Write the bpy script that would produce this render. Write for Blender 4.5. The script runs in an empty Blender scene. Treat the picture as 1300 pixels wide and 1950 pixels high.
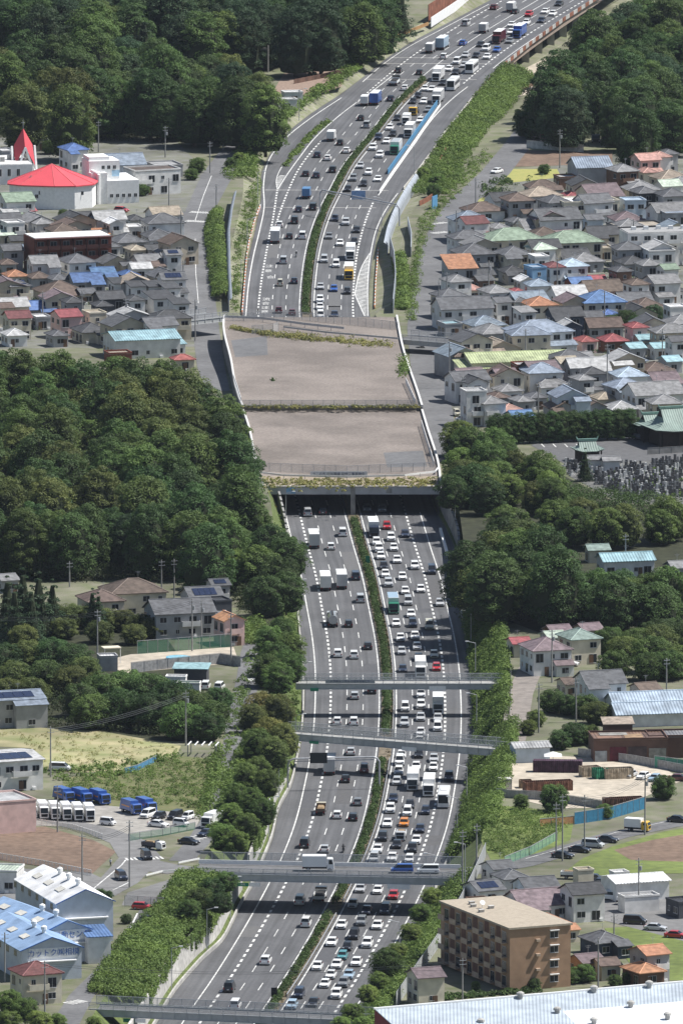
import bpy, math, random
import numpy as np
from mathutils import Vector, Matrix
R = math.radians
random.seed(7)
SC = bpy.context.scene
COL = SC.collection
# ------------------------------------------------------------ camera, world, sun, exposure
CAMH, FPX, PITCH = 560.0, 29000.0, math.atan(4471 / 29000.0)
CAMP = Vector((0.0, -3600.0, CAMH))
cam_d = bpy.data.cameras.new("camera"); cam = bpy.data.objects.new("camera", cam_d); COL.objects.link(cam)
cam_d.sensor_fit = 'VERTICAL'; cam_d.sensor_height = 24.0; cam_d.lens = FPX / 1950 * 24.0
cam_d.clip_start = 50; cam_d.clip_end = 30000
cam.location = CAMP; cam.rotation_euler = (math.pi / 2 - PITCH, 0, 0)
SC.camera = cam
SUN_EL, SUN_AZ = R(58), R(82)          # azimuth clockwise from +Y
world = bpy.data.worlds.new("World"); SC.world = world; world.use_nodes = True
wn = world.node_tree; sky = wn.nodes.new("ShaderNodeTexSky"); sky.sky_type = 'NISHITA'; sky.sun_disc = False
sky.sun_elevation = SUN_EL; sky.sun_rotation = SUN_AZ
bg = wn.nodes["Background"]; wn.links.new(sky.outputs[0], bg.inputs[0]); bg.inputs[1].default_value = 0.07
sun_d = bpy.data.lights.new("sun", 'SUN'); sun_d.energy = 5.0; sun_d.angle = R(0.53); sun_d.color = (1, 0.972, 0.925)
sun = bpy.data.objects.new("sun", sun_d); COL.objects.link(sun)
sdir = Vector((math.cos(SUN_EL) * math.sin(SUN_AZ), math.cos(SUN_EL) * math.cos(SUN_AZ), math.sin(SUN_EL)))
sun.rotation_euler = sdir.to_track_quat('Z', 'Y').to_euler(); sun.location = (0, 0, 400)
SC.view_settings.view_transform = 'Standard'; SC.view_settings.look = 'None'
SC.view_settings.gamma = 1; SC.view_settings.exposure = 0.47; SC.view_settings.use_curve_mapping = False
SC.render.engine = 'CYCLES'; SC.cycles.use_denoising = True; SC.cycles.denoiser = 'OPENIMAGEDENOISE'
SC.cycles.max_bounces = 5; SC.cycles.diffuse_bounces = 3; SC.cycles.transparent_max_bounces = 12
SC.cycles.volume_bounces = 0; SC.cycles.caustics_reflective = False; SC.cycles.caustics_refractive = False

# ------------------------------------------------------------ survey: photo sight lines -> places in metres
cp, sp_ = math.cos(PITCH), math.sin(PITCH)
def W(x, y, z=0.0):
    a, b = (x - 650) / FPX, (y - 975) / FPX
    dy, dz = cp - b * sp_, -sp_ - b * cp
    t = (z - CAMH) / dz
    return Vector((a * t, CAMP.y + dy * t, z))
def Yr(y, z=0.0): return W(650, y, z).y
def mpp(Y): return 1.0 / (FPX / (Y + 3600 + 80))       # metres per photo pixel at depth Y
def curve(pts, z=0.0):
    q = sorted(((W(x, y, z).y, W(x, y, z).x) for x, y in pts))
    ys = np.array([a for a, _ in q]); xs = np.array([b for _, b in q])
    m = np.gradient(xs, ys)
    def f(Y):
        Y = float(Y)
        if Y <= ys[0]: return xs[0] + m[0] * (Y - ys[0])
        if Y >= ys[-1]: return xs[-1] + m[-1] * (Y - ys[-1])
        i = int(np.searchsorted(ys, Y)) - 1; i = max(0, min(i, len(ys) - 2))
        h = ys[i + 1] - ys[i]; t = (Y - ys[i]) / h
        return ((2*t**3 - 3*t*t + 1) * xs[i] + (t**3 - 2*t*t + t) * h * m[i] + (-2*t**3 + 3*t*t) * xs[i+1] + (t**3 - t*t) * h * m[i+1])
    return f
def lin(nodes):
    q = sorted(((Yr(y), v) for y, v in nodes)); ys = [a for a, _ in q]; vs = [b for _, b in q]
    return lambda Y: float(np.interp(Y, ys, vs))
CX = curve([(502,1950),(518,1924),(556,1867),(582,1825),(657,1689),(681,1638),(704,1576),(723,1493),(733,1430),(738,1353),(738,1320),(736,1270),(730,1220),(717,1155),(704,1094),(688,1040),(671,977),(644,880),(617,770),(597,680),(584,596),(587,535),(598,465),(618,404),(638,364),(665,315),(714,255),(762,195),(811,150),(851,117),(931,62),(1035,0)])
EL = curve([(298,1950),(341,1880),(365,1852),(393,1822),(421,1797),(446,1754),(461,1723),(480,1690),(502,1640),(520,1595),(533,1540),(556,1495),(568,1446),(576,1398),(580,1287),(571,1184),(564,1081),(549,1007),(540,981),(515,890),(488,770),(470,680),(461,600),(467,540),(476,480),(488,430),(497,380),(500,325),(520,285),(546,254),(590,218),(650,178),(690,148),(735,112),(780,82),(840,50),(930,2)])
ER = curve([(676,1950),(735,1867),(828,1689),(855,1620),(885,1520),(897,1430),(900,1353),(896,1290),(885,1220),(877,1175),(866,1130),(860,1090),(864,1045),(852,1015),(833,981),(805,880),(770,770),(735,680),(704,600),(704,535),(712,477),(728,420),(750,385),(779,345),(800,315),(842,262),(880,215),(925,160),(960,122),(1010,82),(1075,36),(1120,6)])
hL = lin([(1950,7.5),(1100,7.5),(980,6.8),(900,6.5),(780,4.5),(650,2),(250,2),(0,2)])
hR = lin([(1950,7.5),(1100,7.5),(980,6.8),(900,6.5),(740,4.5),(640,2),(250,2),(130,-6),(0,-7)])
BL = lin([(1950,9),(1640,9),(1450,8),(1200,7),(985,4),(930,2),(610,1),(590,5),(300,5),(200,4),(0,4)])
BR = lin([(1950,9),(1500,9),(1200,7.5),(1040,6),(985,2),(930,1.5),(610,1),(590,7),(420,8),(330,8),(250,9),(150,3),(120,1.0),(0,1.0)])
def gh(X, Y):
    if X < CX(Y): return hL(Y)
    return hR(Y)
def G(x, y, dz=0.0):
    z = 4.0
    for _ in range(6):
        p = W(x, y, z + dz); z = gh(p.x, p.y)
    return W(x, y, z + dz)

# ------------------------------------------------------------ materials
MATS = {}
def col_of(c):
    return (c[0], c[1], c[2], 1) if not isinstance(c, str) else None
def mat(name, c=(.5, .5, .5), rough=.7, var=.12, scale=1.5, spec=.3, metal=0.0, bump=0.0, bands=None, c2=None, objrand=0.0, coat=0.0, blotch=0.0):
    if name in MATS: return MATS[name]
    m = bpy.data.materials.new(name); m.use_nodes = True; MATS[name] = m
    nt = m.node_tree; N = nt.nodes; L = nt.links; b = N["Principled BSDF"]
    b.inputs["Roughness"].default_value = rough; b.inputs["Metallic"].default_value = metal
    b.inputs["Specular IOR Level"].default_value = spec
    if coat: b.inputs["Coat Weight"].default_value = coat; b.inputs["Coat Roughness"].default_value = .08
    tc = N.new("ShaderNodeTexCoord"); geo = N.new("ShaderNodeNewGeometry")
    src = geo.outputs["Position"] if not bands else tc.outputs["Object"]
    n1 = N.new("ShaderNodeTexNoise"); n1.inputs["Scale"].default_value = scale; n1.inputs["Detail"].default_value = 5
    L.new(src, n1.inputs["Vector"])
    mx = N.new("ShaderNodeMix"); mx.data_type = 'RGBA'
    d = c2 if c2 else tuple(max(0, v * (1 - 1.6 * var)) for v in c)
    e = c if c2 else tuple(min(1, v * (1 + var)) for v in c)
    mx.inputs["A"].default_value = (*d, 1); mx.inputs["B"].default_value = (*e, 1)
    rp = N.new("ShaderNodeMapRange"); rp.inputs[1].default_value = .3; rp.inputs[2].default_value = .7
    L.new(n1.outputs["Fac"], rp.inputs[0]); L.new(rp.outputs[0], mx.inputs["Factor"])
    out = mx.outputs["Result"]
    if blotch:
        n2 = N.new("ShaderNodeTexNoise"); n2.inputs["Scale"].default_value = .06; n2.inputs["Detail"].default_value = 4
        L.new(geo.outputs["Position"], n2.inputs["Vector"])
        r2 = N.new("ShaderNodeMapRange"); r2.inputs[1].default_value = .35; r2.inputs[2].default_value = .65; r2.inputs[3].default_value = 1 - blotch; r2.inputs[4].default_value = 1 + blotch
        L.new(n2.outputs["Fac"], r2.inputs[0])
        vm = N.new("ShaderNodeVectorMath"); vm.operation = 'SCALE'; L.new(out, vm.inputs[0]); L.new(r2.outputs[0], vm.inputs["Scale"]); out = vm.outputs[0]
    if objrand:
        oi = N.new("ShaderNodeObjectInfo"); hs = N.new("ShaderNodeHueSaturation")
        r3 = N.new("ShaderNodeMapRange"); r3.inputs[3].default_value = 1 - objrand; r3.inputs[4].default_value = 1 + objrand
        L.new(oi.outputs["Random"], r3.inputs[0]); L.new(r3.outputs[0], hs.inputs["Value"])
        r4 = N.new("ShaderNodeMapRange"); r4.inputs[3].default_value = .5 - objrand * .09; r4.inputs[4].default_value = .5 + objrand * .05
        ml = N.new("ShaderNodeMath"); ml.operation = 'MULTIPLY'; ml.inputs[1].default_value = 7.31; fr = N.new("ShaderNodeMath"); fr.operation = 'FRACT'
        L.new(oi.outputs["Random"], ml.inputs[0]); L.new(ml.outputs[0], fr.inputs[0]); L.new(fr.outputs[0], r4.inputs[0]); L.new(r4.outputs[0], hs.inputs["Hue"])
        L.new(out, hs.inputs["Color"]); out = hs.outputs[0]
    L.new(out, b.inputs["Base Color"])
    hgt = None
    if bands:                        # ribs / tile courses: (axis, spacing, depth)
        ax, spc, dep = bands
        sx = N.new("ShaderNodeSeparateXYZ"); L.new(tc.outputs["Object"], sx.inputs[0])
        mu = N.new("ShaderNodeMath"); mu.operation = 'MULTIPLY'; mu.inputs[1].default_value = 2 * math.pi / spc; L.new(sx.outputs[ax], mu.inputs[0])
        sn = N.new("ShaderNodeMath"); sn.operation = 'SINE'; L.new(mu.outputs[0], sn.inputs[0])
        bp = N.new("ShaderNodeBump"); bp.inputs["Distance"].default_value = dep; bp.inputs["Strength"].default_value = .8
        L.new(sn.outputs[0], bp.inputs["Height"]); L.new(bp.outputs[0], b.inputs["Normal"])
    elif bump:
        bp = N.new("ShaderNodeBump"); bp.inputs["Distance"].default_value = bump; bp.inputs["Strength"].default_value = .7
        L.new(n1.outputs["Fac"], bp.inputs["Height"]); L.new(bp.outputs[0], b.inputs["Normal"])
    return m
def mesh_net(name, c, alpha):
    if name in MATS: return MATS[name]
    m = bpy.data.materials.new(name); m.use_nodes = True; MATS[name] = m
    nt = m.node_tree; N = nt.nodes; b = N["Principled BSDF"]; b.inputs["Base Color"].default_value = (*c, 1); b.inputs["Roughness"].default_value = .6
    b.inputs["Alpha"].default_value = alpha
    return m
def leafmat(name, c, c2, scale=.35, rnd=.25):
    m = mat(name, c, rough=.62, var=.1, scale=scale, spec=.22, c2=c2, objrand=rnd, blotch=.16)
    nt = m.node_tree; b = nt.nodes["Principled BSDF"]; tr = nt.nodes.new("ShaderNodeBsdfTranslucent"); mx = nt.nodes.new("ShaderNodeMixShader"); mx.inputs[0].default_value = .3
    nt.links.new(b.inputs["Base Color"].links[0].from_socket, tr.inputs[0]); nt.links.new(b.outputs[0], mx.inputs[1]); nt.links.new(tr.outputs[0], mx.inputs[2])
    nt.links.new(mx.outputs[0], [n for n in nt.nodes if n.type == 'OUTPUT_MATERIAL'][0].inputs[0])
    return m
M_LEAF = [leafmat('leaf_deep', (.078,.138,.040), (.036,.070,.022)), leafmat('leaf_mid', (.118,.186,.046), (.054,.096,.027)), leafmat('leaf_olive', (.145,.176,.050), (.068,.094,.029)),
          leafmat('leaf_fresh', (.185,.270,.064), (.10,.16,.04)), leafmat('leaf_conifer', (.052,.096,.042), (.026,.052,.024)), leafmat('leaf_gold', (.22,.21,.058), (.12,.13,.038))]
M_VINE = leafmat('vine_leaf', (.180,.255,.060), (.080,.132,.034), .22, 0)
M_HEDGE = leafmat('hedge_leaf', (.080,.132,.036), (.040,.070,.021), .5, 0)
M_WEED = leafmat('weed_leaf', (.32,.29,.10), (.16,.18,.06), .5, 0)
M_BARK = mat('bark', (.09,.065,.045), .9)
M_CORE = mat('crown_core_shade', (.022,.030,.012), .95)  # filler core of the crowns, their inner shade put into a dark colour
M_ASPH = None
M_CONC = mat('concrete', (.40,.39,.37), .85, .16, .6, bump=.01, blotch=.12)
M_CONCD = mat('weathered_concrete', (.28,.275,.265), .9, .25, .5, blotch=.2)
M_STEEL = mat('galvanised_steel', (.42,.43,.45), .45, .1, 1, metal=.3)
M_GIRD = mat('girder_paint', (.42,.43,.43), .6, .08, .8)
M_WHITE = mat('white_paint', (.78,.78,.77), .5, .05, 2)
M_LINE = mat('road_paint', (.62,.62,.60), .7, .25, .7)
M_DARK = mat('dark_rubber', (.02,.02,.022), .8)
M_GLASS = mat('window_glass', (.018,.021,.026), .16, .2, .5, spec=.35)
M_POLE = mat('pole_concrete', (.30,.295,.285), .85)
M_NET = mesh_net('wire_mesh', (.42,.44,.45), .33)
M_NETG = mesh_net('green_net', (.03,.16,.10), .55)
M_STREET = mat('street_asphalt', (.135,.135,.138), .9, .12, .8, blotch=.16)
M_LOT = mat('lot_asphalt', (.165,.163,.162), .9, .12, .6, blotch=.16)
def asphalt():
    m = mat('motorway_asphalt', (.106,.107,.112), .85, .09, 1.2, blotch=.12)
    nt = m.node_tree; N = nt.nodes; L = nt.links; b = N["Principled BSDF"]
    old = b.inputs["Base Color"].links[0].from_socket
    uv = N.new("ShaderNodeUVMap"); mp = N.new("ShaderNodeMapping"); mp.inputs["Scale"].default_value = (1.0, .012, 1); L.new(uv.outputs[0], mp.inputs[0])
    n = N.new("ShaderNodeTexNoise"); n.inputs["Scale"].default_value = 1.1; n.inputs["Detail"].default_value = 3; L.new(mp.outputs[0], n.inputs["Vector"])
    r = N.new("ShaderNodeMapRange"); r.inputs[1].default_value = .3; r.inputs[2].default_value = .7; r.inputs[3].default_value = .72; r.inputs[4].default_value = 1.15; L.new(n.outputs["Fac"], r.inputs[0])
    v = N.new("ShaderNodeVectorMath"); v.operation = 'SCALE'; L.new(old, v.inputs[0]); L.new(r.outputs[0], v.inputs["Scale"]); L.new(v.outputs[0], b.inputs["Base Color"])
    return m
M_ASPH = asphalt()

# ------------------------------------------------------------ mesh helpers
def tag(o, label=None, cat=None, group=None, kind=None):
    if label: o["label"] = label
    if cat: o["category"] = cat
    if group: o["group"] = group
    if kind: o["kind"] = kind
    return o
def empty(name, loc=(0, 0, 0), rz=0.0, parent=None):
    o = bpy.data.objects.new(name, None); COL.objects.link(o); o.location = loc; o.rotation_euler = (0, 0, rz); o.empty_display_size = .5
    if parent: o.parent = parent
    return o
def put(name, me, parent=None, loc=(0, 0, 0), rz=0.0, m=None, sc=None):
    o = bpy.data.objects.new(name, me); COL.objects.link(o); o.location = loc; o.rotation_euler = (0, 0, rz)
    if parent: o.parent = parent
    if sc: o.scale = sc
    if m:
        if not me.materials: me.materials.append(m)
        o.material_slots[0].link = 'OBJECT'; o.material_slots[0].material = m
    return o
class MB:
    def __init__(s): s.v = []; s.f = []; s.mi = []; s.smooth = False
    def poly(s, pts, mi=0):
        n = len(s.v); s.v += [tuple(p) for p in pts]; s.f.append(tuple(range(n, n + len(pts)))); s.mi.append(mi); return s
    def box(s, x0, x1, y0, y1, z0, z1, mi=0):
        n = len(s.v)
        s.v += [(x0,y0,z0),(x1,y0,z0),(x1,y1,z0),(x0,y1,z0),(x0,y0,z1),(x1,y0,z1),(x1,y1,z1),(x0,y1,z1)]
        for q in ((0,3,2,1),(4,5,6,7),(0,1,5,4),(1,2,6,5),(2,3,7,6),(3,0,4,7)): s.f.append(tuple(n + i for i in q)); s.mi.append(mi)
        return s
    def frustum(s, a, b, z0, z1, mi=0):          # a,b = (x0,x1,y0,y1) bottom and top
        n = len(s.v)
        s.v += [(a[0],a[2],z0),(a[1],a[2],z0),(a[1],a[3],z0),(a[0],a[3],z0),(b[0],b[2],z1),(b[1],b[2],z1),(b[1],b[3],z1),(b[0],b[3],z1)]
        for q in ((0,3,2,1),(4,5,6,7),(0,1,5,4),(1,2,6,5),(2,3,7,6),(3,0,4,7)): s.f.append(tuple(n + i for i in q)); s.mi.append(mi)
        return s
    def tube(s, p0, p1, r0, r1=None, n=6, mi=0):
        p0, p1 = Vector(p0), Vector(p1); r1 = r0 if r1 is None else r1
        d = (p1 - p0).normalized(); a = d.orthogonal().normalized(); b = d.cross(a); k = len(s.v)
        for p, r in ((p0, r0), (p1, r1)):
            for i in range(n):
                t = 2 * math.pi * i / n; s.v.append(tuple(p + a * (r * math.cos(t)) + b * (r * math.sin(t))))
        for i in range(n):
            j = (i + 1) % n; s.f.append((k+i, k+j, k+n+j, k+n+i)); s.mi.append(mi)
        s.f.append(tuple(k + n + i for i in range(n))); s.mi.append(mi); s.f.append(tuple(k + n - 1 - i for i in range(n))); s.mi.append(mi)
        return s
    def prism(s, prof, x0, x1, mi=0, top=None):  # profile [(y,z)] extruded along x; top = profile at the far side for taper
        n = len(s.v); k = len(prof)
        for x in (x0, x1): s.v += [(x, y, z) for y, z in prof]
        for i in range(k):
            j = (i + 1) % k; s.f.append((n+i, n+k+i, n+k+j, n+j)); s.mi.append(mi)
        s.f.append(tuple(n + i for i in range(k))); s.mi.append(mi); s.f.append(tuple(n + 2*k - 1 - i for i in range(k))); s.mi.append(mi)
        return s
    def bar(s, p0, p1, w, h, mi=0):              # beam between two points, w wide and h high, points at bottom centre
        p0, p1 = Vector(p0), Vector(p1); d = (p1 - p0); d.z = 0; d.normalize(); q = Vector((-d.y, d.x, 0)) * (w / 2); u = Vector((0, 0, h)); n = len(s.v)
        s.v += [tuple(p) for p in (p0-q, p1-q, p1+q, p0+q, p0-q+u, p1-q+u, p1+q+u, p0+q+u)]
        for f in ((0,3,2,1),(4,5,6,7),(0,1,5,4),(1,2,6,5),(2,3,7,6),(3,0,4,7)): s.f.append(tuple(n + i for i in f)); s.mi.append(mi)
        return s
    def mesh(s, name, mats):
        me = bpy.data.meshes.new(name); me.from_pydata(s.v, [], s.f); me.update()
        for m in (mats if isinstance(mats, (list, tuple)) else [mats]): me.materials.append(m)
        me.polygons.foreach_set("material_index", s.mi)
        return me
    def build(s, name, mats, parent=None, **k): return put(name, s.mesh(name, mats), parent, **k)
CACHE = {}
def cached(key, fn):
    if key not in CACHE: CACHE[key] = fn()
    return CACHE[key]
def quads(name, V, mats):                        # V: (n,4,3) array of quads
    V = np.asarray(V, dtype=np.float32); n = len(V); me = bpy.data.meshes.new(name)
    me.vertices.add(n * 4); me.vertices.foreach_set("co", V.reshape(-1))
    me.loops.add(n * 4); me.loops.foreach_set("vertex_index", np.arange(n * 4, dtype=np.int32))
    me.polygons.add(n); me.polygons.foreach_set("loop_start", np.arange(0, n * 4, 4, dtype=np.int32)); me.polygons.foreach_set("loop_total", np.full(n, 4, dtype=np.int32))
    me.update(calc_edges=True); me.validate()
    for m in (mats if isinstance(mats, (list, tuple)) else [mats]): me.materials.append(m)
    return me
def leaves(C, RAD, per, size, rng, jit=.55, low=-.25, flat=1.0):
    """leaf quads spread over clump ellipsoids; C (n,3) centres, RAD (n,3) radii"""
    n = len(C); k = n * per
    idx = np.repeat(np.arange(n), per); d = rng.normal(size=(k, 3)); d /= np.linalg.norm(d, axis=1)[:, None]
    d[:, 2] = np.where(d[:, 2] < low, -d[:, 2], d[:, 2])
    r = RAD[idx] * (rng.uniform(.78, 1.06, size=(k, 1))); P = C[idx] + d * r
    nn = d / RAD[idx]; nn /= np.linalg.norm(nn, axis=1)[:, None]; nn = nn + rng.normal(scale=jit, size=(k, 3)); nn[:, 2] += .25 * flat; nn /= np.linalg.norm(nn, axis=1)[:, None]
    a = np.cross(nn, rng.normal(size=(k, 3))); a /= np.linalg.norm(a, axis=1)[:, None]; b = np.cross(nn, a)
    s = size * rng.uniform(.55, 1.25, size=(k, 1)); a = a * s * .5; b = b * s * rng.uniform(.3, .5, size=(k, 1))
    return np.stack([P - a, P - b * .9 + a * .1, P + a, P + b], axis=1)
def ribbon_mesh(name, fa, fb, ys, z, mats, zb=None, uvc=None):
    """sheet between two x(Y) curves"""
    v = []; f = []; uv = []
    for i, Y in enumerate(ys):
        za = z(Y) if callable(z) else z; zc = (zb(Y) if callable(zb) else zb) if zb is not None else za
        xa, xb = fa(Y), fb(Y); v += [(xa, Y, za), (xb, Y, zc)]; uv += [(xa - CX(Y), Y), (xb - CX(Y), Y)]
        if i: k = 2 * i; f.append((k - 2, k - 1, k + 1, k))
    me = bpy.data.meshes.new(name); me.from_pydata(v, [], f); me.update()
    ul = me.uv_layers.new(name="UVMap")
    for l in me.loops: ul.data[l.index].uv = uv[l.vertex_index]
    for m in (mats if isinstance(mats, (list, tuple)) else [mats]): me.materials.append(m)
    return me
def path_strip(name, pts, w, m, dz=.06, ground=True, parent=None, step=6):
    """street along photo points (x,y) on the land; w metres (number or list)"""
    P = [G(x, y) if ground else W(x, y, 0) for x, y in pts]
    Q = []; Wd = []
    ws = w if isinstance(w, (list, tuple)) else [w] * len(P)
    for i in range(len(P) - 1):
        n = max(1, int((P[i+1] - P[i]).length / step))
        for k in range(n):
            t = k / n; Q.append(P[i].lerp(P[i+1], t)); Wd.append(ws[i] * (1 - t) + ws[i+1] * t)
    Q.append(P[-1]); Wd.append(ws[-1])
    v = []; f = []
    for i, q in enumerate(Q):
        a = Q[max(0, i-2)]; b = Q[min(len(Q)-1, i+2)]; d = Vector((b.x-a.x, b.y-a.y, 0)).normalized(); nrm = Vector((d.y, -d.x, 0))
        for s in (-.5, .5):
            p = q + nrm * (Wd[i] * s); z = gh(q.x, p.y) if ground else 0
            v.append((p.x, p.y, z + dz))
        if i: k = 2 * i; f.append((k-2, k, k+1, k-1))
    me = bpy.data.meshes.new(name); me.from_pydata(v, [], f); me.update(); me.materials.append(m)
    return put(name, me, parent)
def lot(name, pts, m, dz=.03, parent=None):
    """ground patch inside photo outline, draped on the land"""
    import bmesh
    P = [G(x, y) for x, y in pts]; bm = bmesh.new(); bm.faces.new([bm.verts.new((p.x, p.y, 0)) for p in P])
    y0, y1 = min(p.y for p in P), max(p.y for p in P); Y = math.ceil(y0 / 12) * 12
    while Y < y1:
        bmesh.ops.bisect_plane(bm, geom=bm.verts[:] + bm.edges[:] + bm.faces[:], plane_co=(0, Y, 0), plane_no=(0, 1, 0)); Y += 12
    side = P[0].x
    for v in bm.verts: v.co.z = gh(side, v.co.y) + dz
    bmesh.ops.recalc_face_normals(bm, faces=bm.faces[:])
    me = bpy.data.meshes.new(name); bm.to_mesh(me); bm.free(); me.materials.append(m)
    return put(name, me, parent)
def text_mesh(name, s, size, m, thick=.02):
    c = bpy.data.curves.new(name, 'FONT'); c.body = s; c.size = size; c.align_x = 'CENTER'; c.align_y = 'CENTER'; c.extrude = thick; c.resolution_u = 2
    o = bpy.data.objects.new(name, c); COL.objects.link(o); dg = bpy.context.evaluated_depsgraph_get(); dg.update()
    me = bpy.data.meshes.new_from_object(o.evaluated_get(dg)); bpy.data.objects.remove(o); me.materials.clear(); me.materials.append(m); return me
def wall_text(s, size, m, parent, loc, rz, name='lettering'):
    me = text_mesh(name, s, size, m); o = put(name, me, parent, loc=loc); o.rotation_euler = (math.pi / 2, 0, rz); return o

# ------------------------------------------------------------ ground, motorway
YS0, YS1 = Yr(2250), Yr(-260)
YB, YF = Yr(980), Yr(605, 8.25)          # tunnel mouth, far end
def build_ground():
    ys = list(np.arange(YS0, YS1, 9.0)); v = []; f = []; mi = []
    ys = [-9000, YS0 - 60] + ys + [YS1 + 60, 12000]
    for i, Y in enumerate(ys):
        Yc = min(max(Y, YS0), YS1); c = [CX(Yc), EL(Yc), ER(Yc)]; l, r = hL(Yc), hR(Yc)
        row = [(-9000, l), (c[1] - BL(Yc) - 70, l), (c[1] - BL(Yc) - 3, l), (c[1] - BL(Yc), l), (c[1] - .4, -.12), (c[2] + .4, -.12 if r > 0 else r), (c[2] + BR(Yc), r), (c[2] + BR(Yc) + 3, r), (c[2] + BR(Yc) + 80, r), (9000, r)]
        v += [(x, Y, z) for x, z in row]; n = len(row)
        if i:
            for k in range(n - 1): a = (i - 1) * n + k; f.append((a, a + 1, a + n + 1, a + n)); mi.append((1 if Y < YF else 2) if k in (3, 5) else 0)
    me = bpy.data.meshes.new('ground'); me.from_pydata(v, [], f); me.update()
    me.materials.append(mat('ground_soil_grass', (.105,.120,.060), .95, .3, .25, c2=(.165,.155,.12), blotch=.25)); me.materials.append(mat('bank_grass', (.10,.13,.04), .95, .3, .8)); me.materials.append(mat('verge_mixed', (.23,.215,.18), .95, .2, .5, c2=(.14,.16,.07), blotch=.2))
    me.polygons.foreach_set("material_index", mi)
    tag(put('ground', me), kind='structure')
build_ground()
ys = list(np.arange(YS0, YS1, 5.0))
road = tag(put('motorway', ribbon_mesh('motorway', EL, ER, ys, 0.0, M_ASPH)), kind='structure')
def off(d): return lambda Y: CX(Y) + d
def line(name, fx, y0, y1, w=.22, dash=None, z=.012, phase=0.0):
    a, b = sorted((Yr(y0), Yr(y1)))
    if not dash:
        me = ribbon_mesh(name, lambda Y: fx(Y) - w/2, lambda Y: fx(Y) + w/2, list(np.arange(a, b, 5.0)) + [b], z, M_LINE)
        return put(name, me, road)
    mb = MB(); Y = math.floor(a / dash[1]) * dash[1] + phase
    while Y < b:
        if Y > a:
            Yb = Y + dash[0]; mb.poly([(fx(Y) - w/2, Y, z), (fx(Y) + w/2, Y, z), (fx(Yb) + w/2, Yb, z), (fx(Yb) - w/2, Yb, z)])
        Y += dash[1]
    return mb.build(name, M_LINE, road)
for s in (-1, 1):
    line('edge_line', off(1.9 * s), 2240, -250, .26)
    line('lane_dashes', off(5.5 * s), 2240, -250, .2, (8, 20), phase=3)
    line('lane_dashes', off(9.1 * s), 2240, -250, .2, (8, 20), phase=3)
line('block_dashes', off(-12.75), 2240, 590, .5, (3.0, 5.6)); line('block_dashes', off(12.75), 2240, 980, .5, (3.0, 5.6))
line('edge_line', off(-16.2), 2240, 600, .26); line('edge_line', off(16.3), 2240, 975, .26)
c_thr = curve([(693,600),(691,535),(693,490),(700,440),(712,390),(716,378)])       # block line, far right
line('block_dashes', off(12.75), 975, 605, .5, (3, 5.6))
line('block_dashes', off(12.2), 604, 385, .5, (3, 5.6))
line('edge_line', curve([(700,602),(700,540),(706,480),(718,432),(737,395),(757,368)]), 602, 368, .26)
line('edge_line', curve([(468,603),(473,545),(482,490),(494,440),(503,395),(502,350),(512,305),(545,262),(590,226),(650,186)]), 603, 186, .3)
line('block_dashes', curve([(490,603),(497,540),(509,470),(520,415),(528,362)]), 603, 362, .5, (3, 5.6))
line('block_dashes', curve([(516,470),(528,420),(548,365),(570,320),(596,285),(612,268)]), 470, 268, .5, (3, 5.6))
line('edge_line', curve([(528,362),(545,335),(570,300),(600,262),(625,238),(665,205),(700,180),(765,130)]), 362, 130, .3)
line('edge_line', curve([(690,148+8),(735,118),(780,88),(840,56),(930,8)]), 156, 8, .25)
line('edge_line', curve([(720,372),(742,340),(770,300),(790,272),(812,240),(830,218),(868,182),(890,165)]), 372, 165, .3)
line('edge_line', curve([(770,360),(800,325),(830,280),(850,255),(885,205)]), 360, 205, .3)
line('block_dashes', off(12.6), 160, -250, .45, (3, 5.6))
line('edge_line', off(16.2), 130, -250, .26); line('block_dashes', off(-12.6), 200, -250, .45, (3, 5.6))
# hatched gore on the far right carriageway and nose hatching of the joining lane
mb = MB()
ga, gb = curve([(675,562),(678,545),(690,505),(704,482)]), curve([(697,602),(698,560),(702,510),(706,482)])
Y = Yr(600)
gc = curve([(694,602),(684,580),(676,562)])
while Y < Yr(484):
    xa = gc(Y) if Y < Yr(562) else ga(Y); xb = gb(Y)
    if xb - xa > .4: mb.poly([(xa, Y, .014), (xb, Y - 2, .014), (xb, Y - .9, .014), (xa, Y + 1.1, .014)])
    Y += 2.6
mb.build('hatching', M_LINE, road)
line('edge_line', gc, 602, 562, .25); line('edge_line', ga, 562, 482, .25)
mb = MB(); na, nb = curve([(526,356),(528,340),(534,332)]), curve([(531,356),(540,338),(545,332)])
Y = Yr(356)
while Y < Yr(334): mb.poly([(na(Y), Y, .014), (nb(Y), Y-1, .014), (nb(Y), Y, .014), (na(Y), Y+1, .014)]); Y += 2.4
mb.build('hatching', M_LINE, road)
line('edge_line', curve([(528,360),(526,345),(530,330),(538,315)]), 360, 315, .22)
for yy in (362, 395, 110, 121, 151):                       # expansion joints across the far carriageway
    mb = MB(); Y = Yr(yy); mb.poly([(EL(Y) + 1, Y, .006), (ER(Y) - 4, Y - 1, .006), (ER(Y) - 4, Y - .3, .006), (EL(Y) + 1, Y + .7, .006)]); mb.build('expansion_joint', M_CONC, road)
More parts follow.
